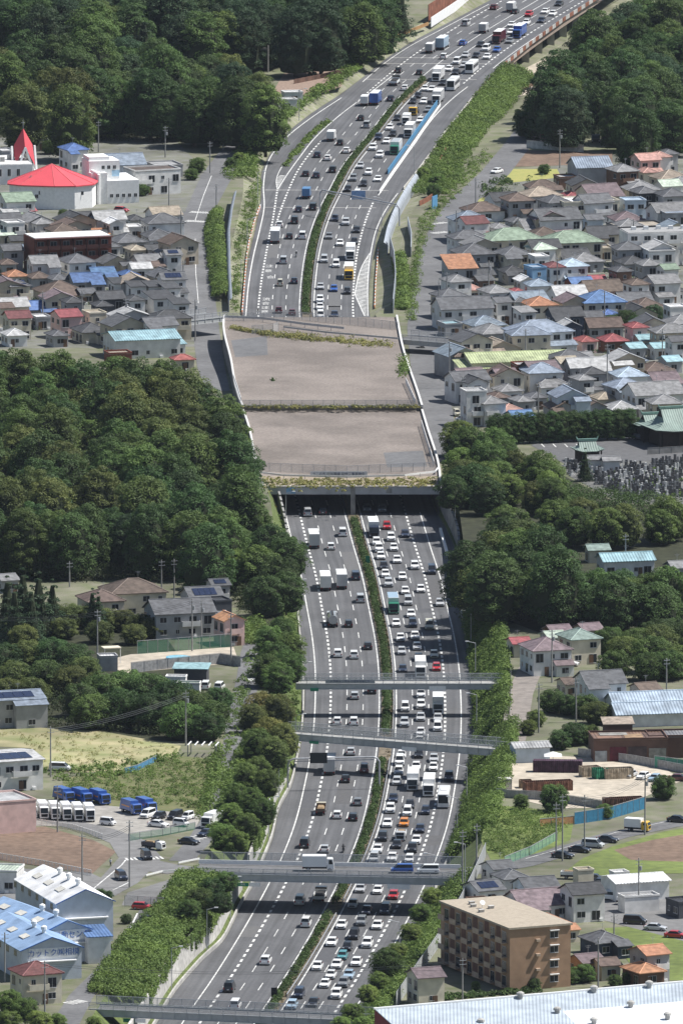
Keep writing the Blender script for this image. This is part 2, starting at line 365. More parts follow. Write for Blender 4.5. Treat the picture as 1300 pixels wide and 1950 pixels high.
# painted words on the joining lane
for i, (ch, x, y) in enumerate([('注',513,507),('意',511,516),('合',515,528),('流',507,570),('合',506,578),('注',505,586),('意',504,594)]):
    p = W(x, y, .016); o = put('painted_word', text_mesh('painted_word', ch, 2.0, M_LINE, .001), road, loc=p); o.scale = (1.1, 3.0, 1)
rdp = random.Random(9)
for k in range(34):                                    # resurfaced lengths
    sd = rdp.choice((-1, 1)); ln_ = rdp.randrange(4); x0 = sd * (2.1 + 3.6 * ln_); x1 = sd * (5.3 + 3.6 * ln_); y0 = rdp.uniform(YS0 + 150, Yr(140)); yl = [y0 + q * 6 for q in range(rdp.randrange(2, 9))]
    if any(YB < q < YF for q in yl): continue
    put('asphalt_patch', ribbon_mesh('asphalt_patch', off(min(x0, x1)), off(max(x0, x1)), yl, .005, mat('patch_asphalt_%d' % (k % 3), ((.085,.086,.092), (.122,.121,.122), (.095,.094,.096))[k % 3], .88, .1, 1.2)), road)
# median strip
tag(put('median_strip', ribbon_mesh('median_strip', off(-1.35), off(1.35), [y for y in ys if y < YB - 4 or YF + 3 < y < Yr(150)], .10, mat('median_soil', (.17,.14,.10), .95, .3, .7))), kind='structure')
# ------------------------------------------------------------ tunnel with its gravel roof
M_GRAVEL = mat('roof_gravel', (.192,.166,.148), .95, .15, 1.6, blotch=.20)
M_DIRT = mat('dry_dirt', (.30,.25,.19), .95, .2, 1)
M_STONE = mat('stone_wall', (.21,.20,.195), .95, .45, .7)
def build_tunnel():
    t = empty('road_tunnel', (CX(YB), YB, 0)); L = -t.location
    tag(t, 'covered motorway tunnel with two wide mouths and gravel roof decks', 'tunnel')
    def P(name, me): return put(name, me, t, loc=L)
    zb, zt = 5.0, 6.8
    a, b = W(503, 978, 0), W(838, 978, 0); mbx = CX(YB)
    y = YB
    for x0, x1 in ((a.x, mbx - .55), (mbx + .55, b.x)):
        MB().box(x0, x1, y - .45, y + .5, zb, zt).build('portal_beam', mat('portal_paint', (.47,.48,.50), .7, .1, .5), t, loc=L)
        MB().box(x0, x1, y - .6, y + .3, zt + .002, zt + .22).build('coping', M_CONC, t, loc=L)
    MB().box(mbx - .55, mbx + .55, y - .6, y + .9, -.1, zt + .5).build('centre_pier', M_CONCD, t, loc=L)
    MB().box(a.x - 1.2, a.x, y - .5, y + 6, -.1, zt + .4).build('abutment', M_CONCD, t, loc=L); MB().box(b.x, b.x + 1.2, y - .5, y + 6, -.1, zt + .4).build('abutment', M_CONCD, t, loc=L)
    mb = MB(); p = W(545, 937, 6); mb.box(p.x, p.x + 2.2, y - .47, y - .455, zb + .2, zt - .05); mb.build('blue_panel', mat('sky_blue_panel', (.22,.42,.62), .5), t, loc=L)
    mb = MB(); p = W(735, 937, 6); mb.box(p.x, p.x + 1.4, y - .47, y - .455, zb + .3, zt - .3); mb.build('grey_panel', M_CONCD, t, loc=L)
    # slab and inner walls
    ys2 = list(np.arange(YB + .5, YF - 2, 8.0)) + [YF - .5]
    el = lambda Y: min(EL(Y) - .4, CX(Y) - 18); er = lambda Y: max(ER(Y) + .4, CX(Y) + 17.5)
    v = []; f = []
    for i, Y in enumerate(ys2):
        v += [(el(Y), Y, -.1), (el(Y), Y, 6.0), (er(Y), Y, 6.0), (er(Y), Y, -.1)]
        if i:
            k = 4 * i
            for q in range(3): f.append((k - 4 + q, k - 3 + q, k + 1 + q, k + q))
    me = bpy.data.meshes.new('lining'); me.from_pydata(v, [], f); me.update(); me.materials.append(mat('tunnel_lining', (.10,.10,.10), .9)); P('lining', me)
    mb = MB()
    for i in range(len(ys2) - 1): mb.bar((CX(ys2[i]), ys2[i], 0), (CX(ys2[i+1]), ys2[i+1], 0), .8, 6.0)
    mb.build('centre_wall', M_CONCD, t, loc=L)
    # grass strip above the mouths
    rl = curve([(432,600),(428,618),(442,700),(455,765),(470,800),(487,880),(494,935)], 7); rr = curve([(757,632),(762,660),(797,770),(812,820),(833,890),(838,935)], 7)
    zs = lambda Y: float(np.interp(Y, [YB, YB + 1, Yr(905, 7), Yr(898, 7), Yr(786, 7), Yr(786, 7) + .5, Yr(600, 7)], [6.85, 6.85, 7.2, 7.2, 7.2, 7.22, 7.22]))
    ysr = list(np.linspace(YB + .55, Yr(783, 7.0), 60))
    me = ribbon_mesh('front_deck', rl, rr, ysr, lambda Y: zs(Y), [M_GRAVEL]); P('front_deck', me)
    # fore strip of dirt and weeds
    me = ribbon_mesh('weed_strip', lambda Y: rl(Y) + .8, lambda Y: rr(Y) - .8, list(np.linspace(YB + .7, Yr(908, 7), 10)), lambda Y: zs(Y) + .04, M_DIRT); P('weed_strip', me)
    y2 = Yr(783, 7.0); z2 = 8.25
    me = ribbon_mesh('back_deck', rl, rr, list(np.linspace(y2, Yr(604, z2), 60)), z2, [M_GRAVEL]); P('back_deck', me)
    mb = MB(); mb.box(rl(y2) - .3, rr(y2) + .3, y2 - .35, y2 + .05, 6.8, z2 + .12); mb.build('step_wall', M_CONCD, t, loc=L)
    mb = MB(); mb.box(rl(y2) - .3, rr(y2) + .3, y2 - .42, y2 + .12, z2 + .122, z2 + .3); mb.build('coping', M_CONC, t, loc=L)
    # side walls down to the lanes, parapets
    for fx, s in ((rl, -1), (rr, 1)):
        yy = list(np.linspace(YB + 1, Yr(604, z2), 50)); mb = MB(); mp = MB()
        for i in range(len(yy) - 1):
            A, B = yy[i], yy[i+1]; zz = 7.2 if B <= y2 else z2
            mb.bar((fx(A) + s * .2, A, -.1), (fx(B) + s * .2, B, -.1), .4, zz + .1); mp.bar((fx(A) + s * .2, A, zz + .002), (fx(B) + s * .2, B, zz + .002), .5, .65)
        mb.build('retaining_wall', M_STONE, t, loc=L); mp.build('parapet', mat('pale_parapet', (.55,.545,.53), .8), t, loc=L)
    # asphalt patches
    for pts, z in (([(440,648),(508,640),(510,676),(448,680)], z2 + .01), ([(730,862),(805,858),(812,888),(737,890)], 7.22)):
        me = bpy.data.meshes.new('asphalt_patch'); Q = [W(x, yq, z) for x, yq in pts]; me.from_pydata([tuple(q) for q in Q], [], [(0,1,2,3)]); me.update(); me.materials.append(M_STREET); P('asphalt_patch', me)
    return t, rl, rr, y2, z2
TUN, RL, RRc, Y2, Z2 = build_tunnel()
# weeds on the roof
rng = np.random.default_rng(5)
def weeds(name, label, pts, z, n, rad, m, cat='weeds', per=16, lsz=.5):
    """clumps scattered along a photo polyline band: pts [(x,y,spread_px)]"""
    C = []; Rd = []
    for _ in range(n):
        i = rng.integers(0, len(pts) - 1); t = rng.random(); a, b = pts[i], pts[i+1]
        x = a[0] + (b[0]-a[0])*t; y = a[1] + (b[1]-a[1])*t + rng.normal() * a[2]
        p = W(x, y, z); r = rad * rng.uniform(.5, 1.3); C.append((p.x, p.y, z + r*.2)); Rd.append((r*1.3, r*1.3, r))
    me = quads(name, leaves(np.array(C), np.array(Rd), per, lsz, rng), m)
    o = put(name, me); tag(o, label, cat, kind='stuff'); return o
weeds('dry_weeds', 'yellowed weeds along the rail of the upper gravel deck', [(440,625,1.5),(500,636,2.5),(560,642,3),(640,650,3),(750,660,2)], Z2, 330, .7, M_WEED)
weeds('dry_weeds', 'low yellow weeds on the step between the gravel decks', [(460,775,1.2),(620,776,1.2),(796,775,1.2)], Z2, 220, .45, M_WEED)
weeds('dry_weeds', 'dry weeds on the strip above the tunnel mouths', [(500,920,5),(660,922,5),(832,918,5)], 7.0, 300, .5, M_WEED)
weeds('creeper', 'green creeper spilling over the wall of the upper gravel deck', [(765,690,8),(772,700,8),(765,708,6)], Z2, 60, 1.2, M_VINE)
weeds('weed_tuft', 'single dark weed tuft on the upper gravel deck', [(518,724,.5),(521,725,.5)], Z2, 5, .6, M_HEDGE)

# ------------------------------------------------------------ rails and fences
def fence(name, label, P, h, cat='fence', group=None, post=2.5, net=M_NET, rails=(1.0,), pm=M_STEEL, base=0.0, r=.05, panel=True):
    """P world points; posts, top rail, wire panel"""
    o = empty(name, P[0]); tag(o, label, cat, group); L = -P[0]
    mp = MB(); mr = MB(); mn = MB()
    for i in range(len(P) - 1):
        A, B = P[i], P[i+1]; n = max(1, int((B - A).length / post))
        for k in range(n + (i == len(P) - 2)):
            q = A.lerp(B, k / n); mp.box(q.x - r, q.x + r, q.y - r, q.y + r, q.z - .1, q.z + h)
        for t in rails: mr.bar((A.x, A.y, A.z + h*t), (B.x, B.y, B.z + h*t), r*1.6, r*1.8)
        if panel: mn.poly([A + Vector((0,0,base)), B + Vector((0,0,base)), B + Vector((0,0,h*.97)), A + Vector((0,0,h*.97))])
    tag(mp.build('posts', pm, o, loc=L), kind='stuff'); mr.build('rail', pm, o, loc=L)
    if panel: mn.build('wire_panel' if net in (M_NET, M_NETG) else 'panel', net, o, loc=L)
    return o
def guardrail(name, label, P, group=None, h=.75, m=M_WHITE, cat='guardrail'):
    o = empty(name, P[0]); tag(o, label, cat, group); L = -P[0]; mp = MB(); mr = MB()
    for i in range(len(P) - 1):
        A, B = P[i], P[i+1]; n = max(1, int((B - A).length / 4))
        for k in range(n): q = A.lerp(B, k / n); mp.box(q.x - .07, q.x + .07, q.y - .07, q.y + .07, q.z - .1, q.z + h * .9)
        mr.bar(A + Vector((0,0,h*.55)), B + Vector((0,0,h*.55)), .12, h*.45)
    tag(mp.build('posts', M_STEEL, o, loc=L), kind='stuff'); mr.build('beam', m, o, loc=L); return o
def px(pts, z): return [W(x, y, z) for x, y in pts]
def gp(pts, dz=0): return [G(x, y, dz) for x, y in pts]
guardrail('guardrail', 'white curved guardrail below the banner above the tunnel mouths', px([(480,868),(484,890),(492,905),(540,911),(660,914),(770,911),(828,904),(834,896)], 7.2), h=1.0)
guardrail('guardrail', 'grey double guardrail curving along the far edge of the gravel deck', px([(428,610),(500,613),(580,624),(655,632)], Z2), h=1.3, m=M_STEEL)
guardrail('guardrail', 'grey guardrail on white feet above the dry weeds', px([(540,628),(620,638),(700,645),(758,650)], Z2), h=1.0, m=M_STEEL)
fence('wire_fence', 'tall wire fence along the front edge of the lower gravel deck', px([(492,897),(660,903),(828,896)], 7.2), 2.0)
fence('wire_fence', 'wire fence above the step between the gravel decks', px([(455,776),(796,776)], Z2), 1.8)
fence('wire_fence', 'wire fence at the far end of the upper gravel deck', px([(425,612),(560,608),(757,628)], Z2), 2.0)
fence('wire_fence', 'wire fence gate beside the dry weeds on the deck', px([(480,636),(520,634),(530,630)], Z2), 2.2)
fence('side_fence', 'white stair fence beside the upper gravel deck', px([(444,722),(452,745),(459,768)], Z2), 1.4, pm=M_WHITE, post=1.2)
fence('side_fence', 'white stair fence at the right of the upper gravel deck', px([(772,730),(782,752),(790,770)], Z2), 1.4, pm=M_WHITE, post=1.2)
fence('side_fence', 'white stair fence at the lower deck by the wood', px([(476,838),(482,860),(490,892)], 7.2), 1.5, pm=M_WHITE, post=1.2)
fence('side_fence', 'white stair fence at the lower deck by the lane', px([(802,812),(815,855),(826,890)], 7.2), 1.5, pm=M_WHITE, post=1.2)
ban = empty('banner', W(645, 908, 7.4)); tag(ban, 'long white banner with dark Japanese writing above the tunnel mouths', 'banner')
MB().box(-6.9, 6.9, -.03, .03, 0, 1.35).build('cloth', mat('banner_cloth', (.62,.66,.70), .7, .05), ban)
M_INK = mat('banner_ink', (.03,.05,.12), .7)
wall_text('↑この先 付加車線 延伸工事実施中', .82, M_INK, ban, (0, -.05, .66), 0)

# ------------------------------------------------------------ bridges over the cutting
def bridge(name, label, A, B, zu, width, gird=1.1, rail=1.2, back=1.2, cat='footbridge', panel=M_GIRD, solid=.5, end=(0, 0)):
    a = W(A[0], A[1], zu); b = W(B[0], B[1], zu); d = (b - a).normalized(); n = Vector((-d.y, d.x, 0)); a -= d * end[0]; b += d * end[1]
    o = empty(name, a, math.atan2(d.y, d.x)); tag(o, label, cat); Ln = (b - a).length; zt = zu + gird; H = gird
    MB().box(0, Ln, .25, width - .25, H - .25, H).build('deck', M_STREET if cat == 'bridge' else M_CONC, o)
    MB().box(0, Ln, 0, .24, 0, H + .25).box(0, Ln, -.12, .0, H + .1, H + .26).box(0, Ln, -.14, 0, 0, .1).build('girder', M_GIRD, o)
    MB().box(0, Ln, width - .24, width, 0, H + .25).build('girder', M_GIRD, o)
    k = int(Ln / 2.4)
    for yy, h in ((.1, rail), (width - .1, back)):
        mp = MB()
        for i in range(k + 1): x = Ln * i / k; mp.box(x - .05, x + .05, yy - .05, yy + .05, H + .25, H + .25 + h)
        tag(mp.build('railing_posts', M_STEEL, o), kind='stuff')
        mr = MB(); mr.box(0, Ln, yy - .06, yy + .06, H + .25 + h, H + .25 + h + .1)
        if solid and yy < 1: mr.box(0, Ln, yy - .03, yy + .03, H + .25 + h*.45, H + .25 + h*.5)
        mr.build('handrail', M_STEEL, o)
        MB().poly([(0, yy, H + .25), (Ln, yy, H + .25), (Ln, yy, H + .25 + h), (0, yy, H + .25 + h)]).build('wire_panel', M_NET, o)
    ms = MB()
    for i in range(k + 1): x = Ln * i / k; ms.box(x - .06, x + .06, -.13, -.002, .1, H + .1)
    tag(ms.build('stiffeners', M_GIRD, o), kind='stuff')
    return o, Ln
M_SIGNG = mat('sign_green', (.02,.22,.13), .5)
b1, L1 = bridge('footbridge', 'straight grey footbridge carrying a banner with dark writing', (572, 1313), (948, 1313), 6.2, 5.2, rail=1.3, back=1.4, end=(1, 1))
MB().box(6.5, 17.5, -.2, -.13, 1.45, 2.25).build('banner', mat('banner_grey', (.36,.37,.38), .7), b1)
wall_text('↑ 大和トンネル ひろがりました', .62, M_INK, b1, (12, -.22, 1.85), 0)
MB().box(3.2, 5.0, -.3, -.2, -.35, .35).build('sign_plate', M_SIGNG, b1)
MB().box(29.5, 33.2, -.2, -.14, -.2, .75).build('white_panel', M_WHITE, b1)
b2, L2 = bridge('footbridge', 'skewed grey footbridge with tall wire fencing crossing the motorway', (566, 1411), (905, 1437), 6.2, 4.2, gird=1.3, rail=1.7, back=1.8, end=(4, 8))
MB().box(7.0, 9.2, -.3, -.2, -.3, .3).build('sign_plate', M_SIGNG, b2)
MB().box(29, 32.4, -.2, -.14, -.3, .6).build('white_panel', M_WHITE, b2)
b3, L3 = bridge('road_bridge', 'wide road bridge with guardrails carrying a white box truck', (448, 1678), (800, 1685), 6.4, 14.5, gird=1.25, rail=1.1, back=1.9, cat='bridge', end=(9, 7))
MB().box(0, L3, 11.6, 11.7, 1.45, 1.95).box(0, L3, 11.6, 11.8, 2.0, 2.3).build('guard_beam', M_WHITE, b3)
MB().box(0, L3, .9, 1.02, 1.35, 1.7).build('guard_beam', M_STEEL, b3)
MB().box(9.5, 11.8, -.3, -.2, -1.0, -.25).build('sign_plate', M_SIGNG, b3); MB().box(11.9, 14.2, -.3, -.2, -1.0, -.15).build('white_panel', M_WHITE, b3)
MB().box(40.5, 45.2, -.3, -.2, -.95, .05).build('white_panel', M_WHITE, b3)
wall_text('大和', .5, M_WHITE, b3, (10.6, -.32, -.62), 0)
b4, L4 = bridge('road_bridge', 'narrow grey bridge with wire fences by the blue-roofed warehouses', (198, 1936), (520, 1950), 6.2, 6.2, gird=1.2, rail=1.3, back=1.5, cat='bridge', end=(3, 22))
MB().box(7.0, 9.3, -.3, -.2, -.85, -.1).build('sign_plate', M_SIGNG, b4); MB().box(9.4, 11.5, -.3, -.2, -.85, -.05).build('white_panel', M_WHITE, b4)
# small street bridges at the far end of the tunnel
for A, B, lb in (((340,622),(428,612),'small concrete street bridge beside the stone wall'), ((757,655),(872,664),'small concrete street bridge by the pale grey warehouse')):
    o, _ = bridge('street_bridge', lb, A, B, 5.6, 9, gird=1.0, rail=1.2, back=1.2, cat='bridge', end=(1, 1)); 

# ------------------------------------------------------------ gantries
def gantry(label, A, B, zA, h, sign):
    a = W(*A, 0); b = W(*B, 0); o = empty('sign_gantry', a); tag(o, label, 'gantry'); L = -a
    d = b - a; d.z = 0
    for nm, q, s in (('post', a, 1), ('post', b, -1)):
        mb = MB(); mb.tube(q, q + Vector((0,0,h - 1)), .22, n=8); mb.tube(q + Vector((0,0,h-1.05)), q + Vector((s*.5,0,h-.3)), .2, n=8); mb.tube(q + Vector((s*.5,0,h-.35)), q + d.normalized()*s*1.3 + Vector((0,0,h)), .2, n=8); mb.build(nm, M_STEEL, o, loc=L)
    mb = MB(); mb.tube(a + d.normalized()*1.2 + Vector((0,0,h)), b - d.normalized()*1.2 + Vector((0,0,h)), .18, n=8); mb.tube(a + d.normalized()*1.2 + Vector((0,0,h-.6)), b - d.normalized()*1.2 + Vector((0,0,h-.6)), .1, n=6); mb.build('beam', M_STEEL, o, loc=L)
    for (x0, x1, z0, z1, m, nm) in sign:
        c = a + d * x0; e = a + d * x1
        mb = MB(); mb.box(c.x, e.x, c.y - .4, c.y - .22, z0, z1, 0); mb.box(c.x + .1, e.x - .1, c.y - .215, c.y - .2, z0, z1); mb.build(nm, m, o, loc=L)
    return o
g1 = gantry('grey tubular sign gantry with a dark message board, left carriageway', (548, 1506), (722, 1502), 0, 7.0, [(.24, .43, 6.0, 8.3, mat('board_dark', (.03,.035,.04), .5), 'message_board')])
g2 = gantry('steel sign gantry with two blue signs before the off-ramp', (609, 410), (760, 440), 0, 7.2, [(.40, .575, 6.2, 8.6, mat('sign_blue', (.22,.34,.55), .45), 'blue_sign')])
# ------------------------------------------------------------ cutting walls, kerbs, barriers
def wall_along(name, label, fx, y0, y1, h, thick, m, cat='wall', z0=-.1, joints=0, group=None):
    a, b = sorted((Yr(y0), Yr(y1))); yy = list(np.arange(a, b, 6.0)) + [b]; o = empty(name, (fx(a), a, 0)); tag(o, label, cat, group); L = -o.location
    for i in range(len(yy) - 1):
        A, B = yy[i], yy[i+1]; hh = h(A) if callable(h) else h
        mb = MB(); d = Vector((fx(B) - fx(A), B - A, 0)).normalized() * .04
        mb.bar(Vector((fx(A), A, z0)) + d, Vector((fx(B), B, z0)) - d, thick, hh - z0); mb.build('panel', m, o, loc=L)
    return o
M_WALLW = mat('pale_wall_concrete', (.50,.485,.455), .9, .22, .9, blotch=.15)
wall_along('retaining_wall', 'pale concrete retaining wall under creepers beside the lower slow lane', lambda Y: EL(Y) - 1.6, 2230, 1700, 6.2, .5, M_WALLW)
wall_along('retaining_wall', 'pale concrete retaining wall with creepers between the bridges', lambda Y: EL(Y) - 1.5, 1676, 1470, 5.4, .5, M_WALLW)
wall_along('concrete_kerb', 'low concrete barrier along the left shoulder', lambda Y: EL(Y) - .3, 2230, 985, .75, .35, M_CONC, 'barrier')
wall_along('concrete_kerb', 'low concrete barrier along the right shoulder', lambda Y: ER(Y) + .3, 2230, 1110, .6, .35, M_CONC, 'barrier')
wall_along('retaining_wall', 'grey curved retaining wall beside the right tunnel mouth', lambda Y: ER(Y) + 1.0, 1060, 980, lambda Y: float(np.interp(Y, [Yr(1060), YB], [4.0, 7.0])), .6, M_CONCD)
wall_along('crash_barrier', 'white concrete crash barrier on the bay by the tunnel mouth', curve([(851,1058),(843,1030),(838,1012)]), 1058, 1012, .9, .6, M_WHITE, 'barrier')
wall_along('retaining_wall', 'grey wall beside the left tunnel mouth', lambda Y: EL(Y) - 1.2, 1040, 982, lambda Y: float(np.interp(Y, [Yr(1040), YB], [3.0, 6.5])), .5, M_CONCD)
# median hedge
def strip_bush(name, label, fa, fb, y0, y1, zf, n, rad, m, cat, per=26, lsz=.42, hump=1.0, seed=1, keep=None, zlift=0.0):
    rg = np.random.default_rng(seed); a, b = sorted((Yr(y0), Yr(y1))); C = []; Rd = []
    while len(C) < n:
        Y = rg.uniform(a, b); t = rg.random(); X = fa(Y) * (1 - t) + fb(Y) * t
        if keep and not keep(X, Y): n -= 1; continue
        r = rad * rg.uniform(.6, 1.35); C.append((X, Y, zf(Y, t) + zlift + r * .15)); Rd.append((r, r, r * hump * rg.uniform(.7, 1.2)))
    me = quads(name, leaves(np.array(C), np.array(Rd), per, lsz, rg), m); o = put(name, me); tag(o, label, cat, kind='stuff'); return o
for (y0, y1, lb, n) in ((1950+280,1745,'clipped hedge in the median by the lower bridge',600),(1722,1450,'clipped hedge in the median between road bridge and skewed footbridge',620),(1400,992,'clipped hedge in the median leading to the tunnel mouths',900),(600,330,'clipped hedge in the median beyond the tunnel',800),(330,152,'row of round clipped bushes in the far median',620)):
    strip_bush('median_hedge', lb, off(-.85), off(.35), y0, y1, lambda Y, t: .35, n, .62, M_HEDGE, 'hedge', per=30, lsz=.36, hump=1.35, seed=y0)
weedy = strip_bush('median_weeds', 'brownish weeds beside the median hedge', off(.5), off(1.25), 2230, 160, lambda Y, t: .1, 1500, .3, mat('dry_leaf', (.20,.16,.09), .8, .3, .6), 'weeds', per=9, lsz=.3, seed=4, keep=lambda X, Y: Y < YB - 3 or Y > YF + 3)
for (y0, y1, lb) in ((1900,1745,'by the lower bridge'),(1722,1450,'between the road bridge and skewed footbridge'),(1395,1000,'leading to the tunnel'),(600,200,'beyond the tunnel')):
    guardrail('median_guardrail', 'grey median guardrail ' + lb, [Vector((CX(Y) + 1.3, Y, .1)) for Y in np.linspace(Yr(y0), Yr(y1), 40)], m=M_STEEL)
# creeper banks
inl = lambda Y: float(np.interp(Y, [Yr(985), Yr(930)], [0, 0]))
def bankL(Y, t): return hL(Y) * (t if t < 1 else 1)
SEGB = lambda X, Y: all(abs(Y - Yr(yy)) > 4 for yy in (1297+50, 1410+55))
strip_bush('creeper_bank', 'bright green creepers covering the bank above the lower retaining wall', lambda Y: EL(Y) - 2.2, lambda Y: EL(Y) - 12.5, 1966, 1735, lambda Y, t: 6.2 + 1.6 * min(1, t * 1.5), 1200, 1.35, M_VINE, 'creeper', per=85, lsz=.44, seed=11)
strip_bush('creeper_bank', 'bright green creepers on the bank between road bridge and gantry', lambda Y: EL(Y) - 2.2, lambda Y: EL(Y) - 11, 1662, 1440, lambda Y, t: 5.6 + 2 * t, 900, 1.3, M_VINE, 'creeper', per=80, lsz=.44, seed=12)
strip_bush('creeper_bank', 'creepers on the bank below the crossing wood', lambda Y: EL(Y) - 1.2, lambda Y: EL(Y) - 8, 1440, 1000, lambda Y, t: 1 + 6 * t, 700, 1.3, M_VINE, 'creeper', per=34, lsz=.44, seed=13)
strip_bush('creeper_bank', 'sunlit creepers on the bank beside the brown apartment block', lambda Y: ER(Y) + 1.0, lambda Y: ER(Y) + 9.4, 2230, 1735, lambda Y, t: .4 + 8.0 * t, 1500, 1.75, M_VINE, 'creeper', per=80, lsz=.44, seed=14)
strip_bush('creeper_bank', 'sunlit creepers on the bank beside the scrap yard', lambda Y: ER(Y) + 1.0, lambda Y: ER(Y) + 9.5, 1645, 1445, lambda Y, t: .5 + 8.2 * t, 1300, 1.6, M_VINE, 'creeper', per=80, lsz=.44, seed=15)
strip_bush('creeper_bank', 'sunlit creepers on the bank beside the two footbridges', lambda Y: ER(Y) + .8, lambda Y: ER(Y) + 7.5, 1428, 1180, lambda Y, t: .4 + 7.9 * t, 1400, 1.35, M_VINE, 'creeper', per=80, lsz=.44, seed=16)
strip_bush('creeper_bank', 'bushy green bank beside the far off-ramp', lambda Y: ER(Y) + 4.0, lambda Y: ER(Y) + 12, 300, 150, lambda Y, t: 3.0 - 2.5 * t, 1300, 1.9, M_VINE, 'creeper', per=80, lsz=.52, seed=17)
strip_bush('creeper_bank', 'green grass bank between far off-ramp and lane', lambda Y: ER(Y) + 3, lambda Y: ER(Y) + 15 - 3 * abs(math.sin(Y * .01)), 385, 215, lambda Y, t: 2.6 - .6 * t, 1300, 1.0, M_VINE, 'creeper', per=50, lsz=.4, seed=18)
strip_bush('hedge_bank', 'bright grassy hedge bank between left street and noise barrier', curve([(412,590),(404,540),(398,480),(395,440),(400,425)], 2), curve([(434,590),(430,540),(424,480),(421,440),(420,425)], 2), 588, 428, lambda Y, t: 2.4 + 1.8 * math.sin(min(1, t * 1.2) * 1.9), 900, 1.0, M_VINE, 'hedge', per=60, lsz=.44, seed=19)
strip_bush('creeper_bank', 'shrubs between on-ramp and left street', lambda Y: EL(Y) - 6.5, lambda Y: EL(Y) - 1.5, 355, 90, lambda Y, t: 2.2, 700, 1.15, M_VINE, 'shrubs', per=26, lsz=.6, seed=20)
strip_bush('creeper_bank', 'weedy strip of shrubs between on-ramp and carriageway', curve([(540,318),(560,290),(588,258),(618,234)]), curve([(545,320),(568,292),(600,256),(630,232)]), 318, 232, lambda Y, t: .1, 150, .7, M_VINE, 'shrubs', per=26, lsz=.5, seed=21)
strip_bush('creeper_bank', 'creepers on the bank below the far noise barrier', curve([(752,600),(757,560),(752,520),(750,500)]), curve([(775,612),(776,560),(770,520),(765,500)]), 605, 500, lambda Y, t: 1.6 + 1.0 * t, 420, 1.1, M_VINE, 'creeper', per=30, lsz=.6, seed=22)

rgw = np.random.default_rng(8); C = []; Rd = []
for (ya, yb, hh) in ((1950, 1735, 6.2), (1660, 1475, 5.4)):
    Y = Yr(ya)
    while Y < Yr(yb):
        dens = .5 + .5 * math.sin(Y * .11) * math.sin(Y * .043 + 1)
        if rgw.random() < .35 + .6 * dens:
            dr = rgw.uniform(.3, 1.0) * (1.2 + 3.4 * dens); n = int(dr / .6) + 1
            for q in range(n): C.append((EL(Y) - 1.25 + rgw.uniform(-.1, .15), Y + rgw.uniform(-.5, .5), hh - q * .6)); Rd.append((.35, .7, .55))
        Y += .7
tag(put('hanging_creeper', quads('hanging_creeper', leaves(np.array(C), np.array(Rd), 26, .4, rgw), M_VINE)), 'creepers hanging over the pale retaining walls', 'creeper', kind='stuff')
# ------------------------------------------------------------ trees
def crown_proto(seed, H, Rr, base, lobes, per, lsz, shape):
    rg = np.random.default_rng(seed); C = []; Rd = []
    cz = (H + base) / 2; hz = (H - base) / 2
    if shape == 'cone':
        tiers = 9
        for i in range(tiers):
            t = i / (tiers - 1); z = base + (H - base) * t * .96; rr = Rr * (1 - t) ** .8 + .25; k = max(1, int(7 * (1 - t)) + 1)
            for j in range(k):
                a = 6.283 * (j / k + rg.random() * .5); C.append((rr * .6 * math.cos(a), rr * .6 * math.sin(a), z - rr * .15)); r = rr * .55 + .35; Rd.append((r, r, r * .65))
    else:
        ga = 2.39996
        for i in range(lobes):
            t = (i + .5) / lobes; zz = 1 - 2.0 * t; a = i * ga + rg.normal() * .35; rr = (math.sqrt(max(0.04, 1 - zz * zz)) if zz > 0 else 1 - .25 * zz * zz) * rg.uniform(.62, 1.05)
            q = rg.uniform(.9, 1.1); r = Rr * rg.uniform(.15, .36)
            C.append((rr * (Rr - r * .8) * math.cos(a), rr * (Rr - r * .8) * math.sin(a), cz + zz * (hz - r * .6) * q)); Rd.append((r, r, r * rg.uniform(.62, .85)))
    C = np.array(C); Rd = np.array(Rd)
    V = leaves(C, Rd, per, lsz, rg, jit=.38)
    n0 = len(V)
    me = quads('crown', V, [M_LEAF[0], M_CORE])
    # opaque filler core blocking the view through the crown, coloured as inner shade
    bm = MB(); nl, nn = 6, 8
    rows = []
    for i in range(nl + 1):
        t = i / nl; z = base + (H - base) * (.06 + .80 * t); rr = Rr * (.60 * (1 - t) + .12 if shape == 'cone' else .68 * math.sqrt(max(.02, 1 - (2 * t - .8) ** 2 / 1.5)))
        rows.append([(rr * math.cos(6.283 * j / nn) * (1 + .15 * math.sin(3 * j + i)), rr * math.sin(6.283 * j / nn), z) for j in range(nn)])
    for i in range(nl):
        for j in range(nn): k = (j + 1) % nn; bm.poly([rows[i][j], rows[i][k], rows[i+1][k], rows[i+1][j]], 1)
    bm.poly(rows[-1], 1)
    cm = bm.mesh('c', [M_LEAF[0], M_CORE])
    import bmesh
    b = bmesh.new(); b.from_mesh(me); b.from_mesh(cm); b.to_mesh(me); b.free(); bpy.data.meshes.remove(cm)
    tr = MB(); r0 = .035 * H * (.6 if shape == 'cone' else .8); tr.tube((0, 0, -.3), (0, 0, base + (H - base) * .35), r0, r0 * .55, 7)
    for k in range(5):
        a = k * 1.26 + seed; z = base * .7 + k * (H - base) * .06; tr.tube((0, 0, z), (Rr * .55 * math.cos(a), Rr * .55 * math.sin(a), z + (H - base) * .3), r0 * .45, r0 * .15, 5)
    return me, tr.mesh('trunk', M_BARK), H, Rr
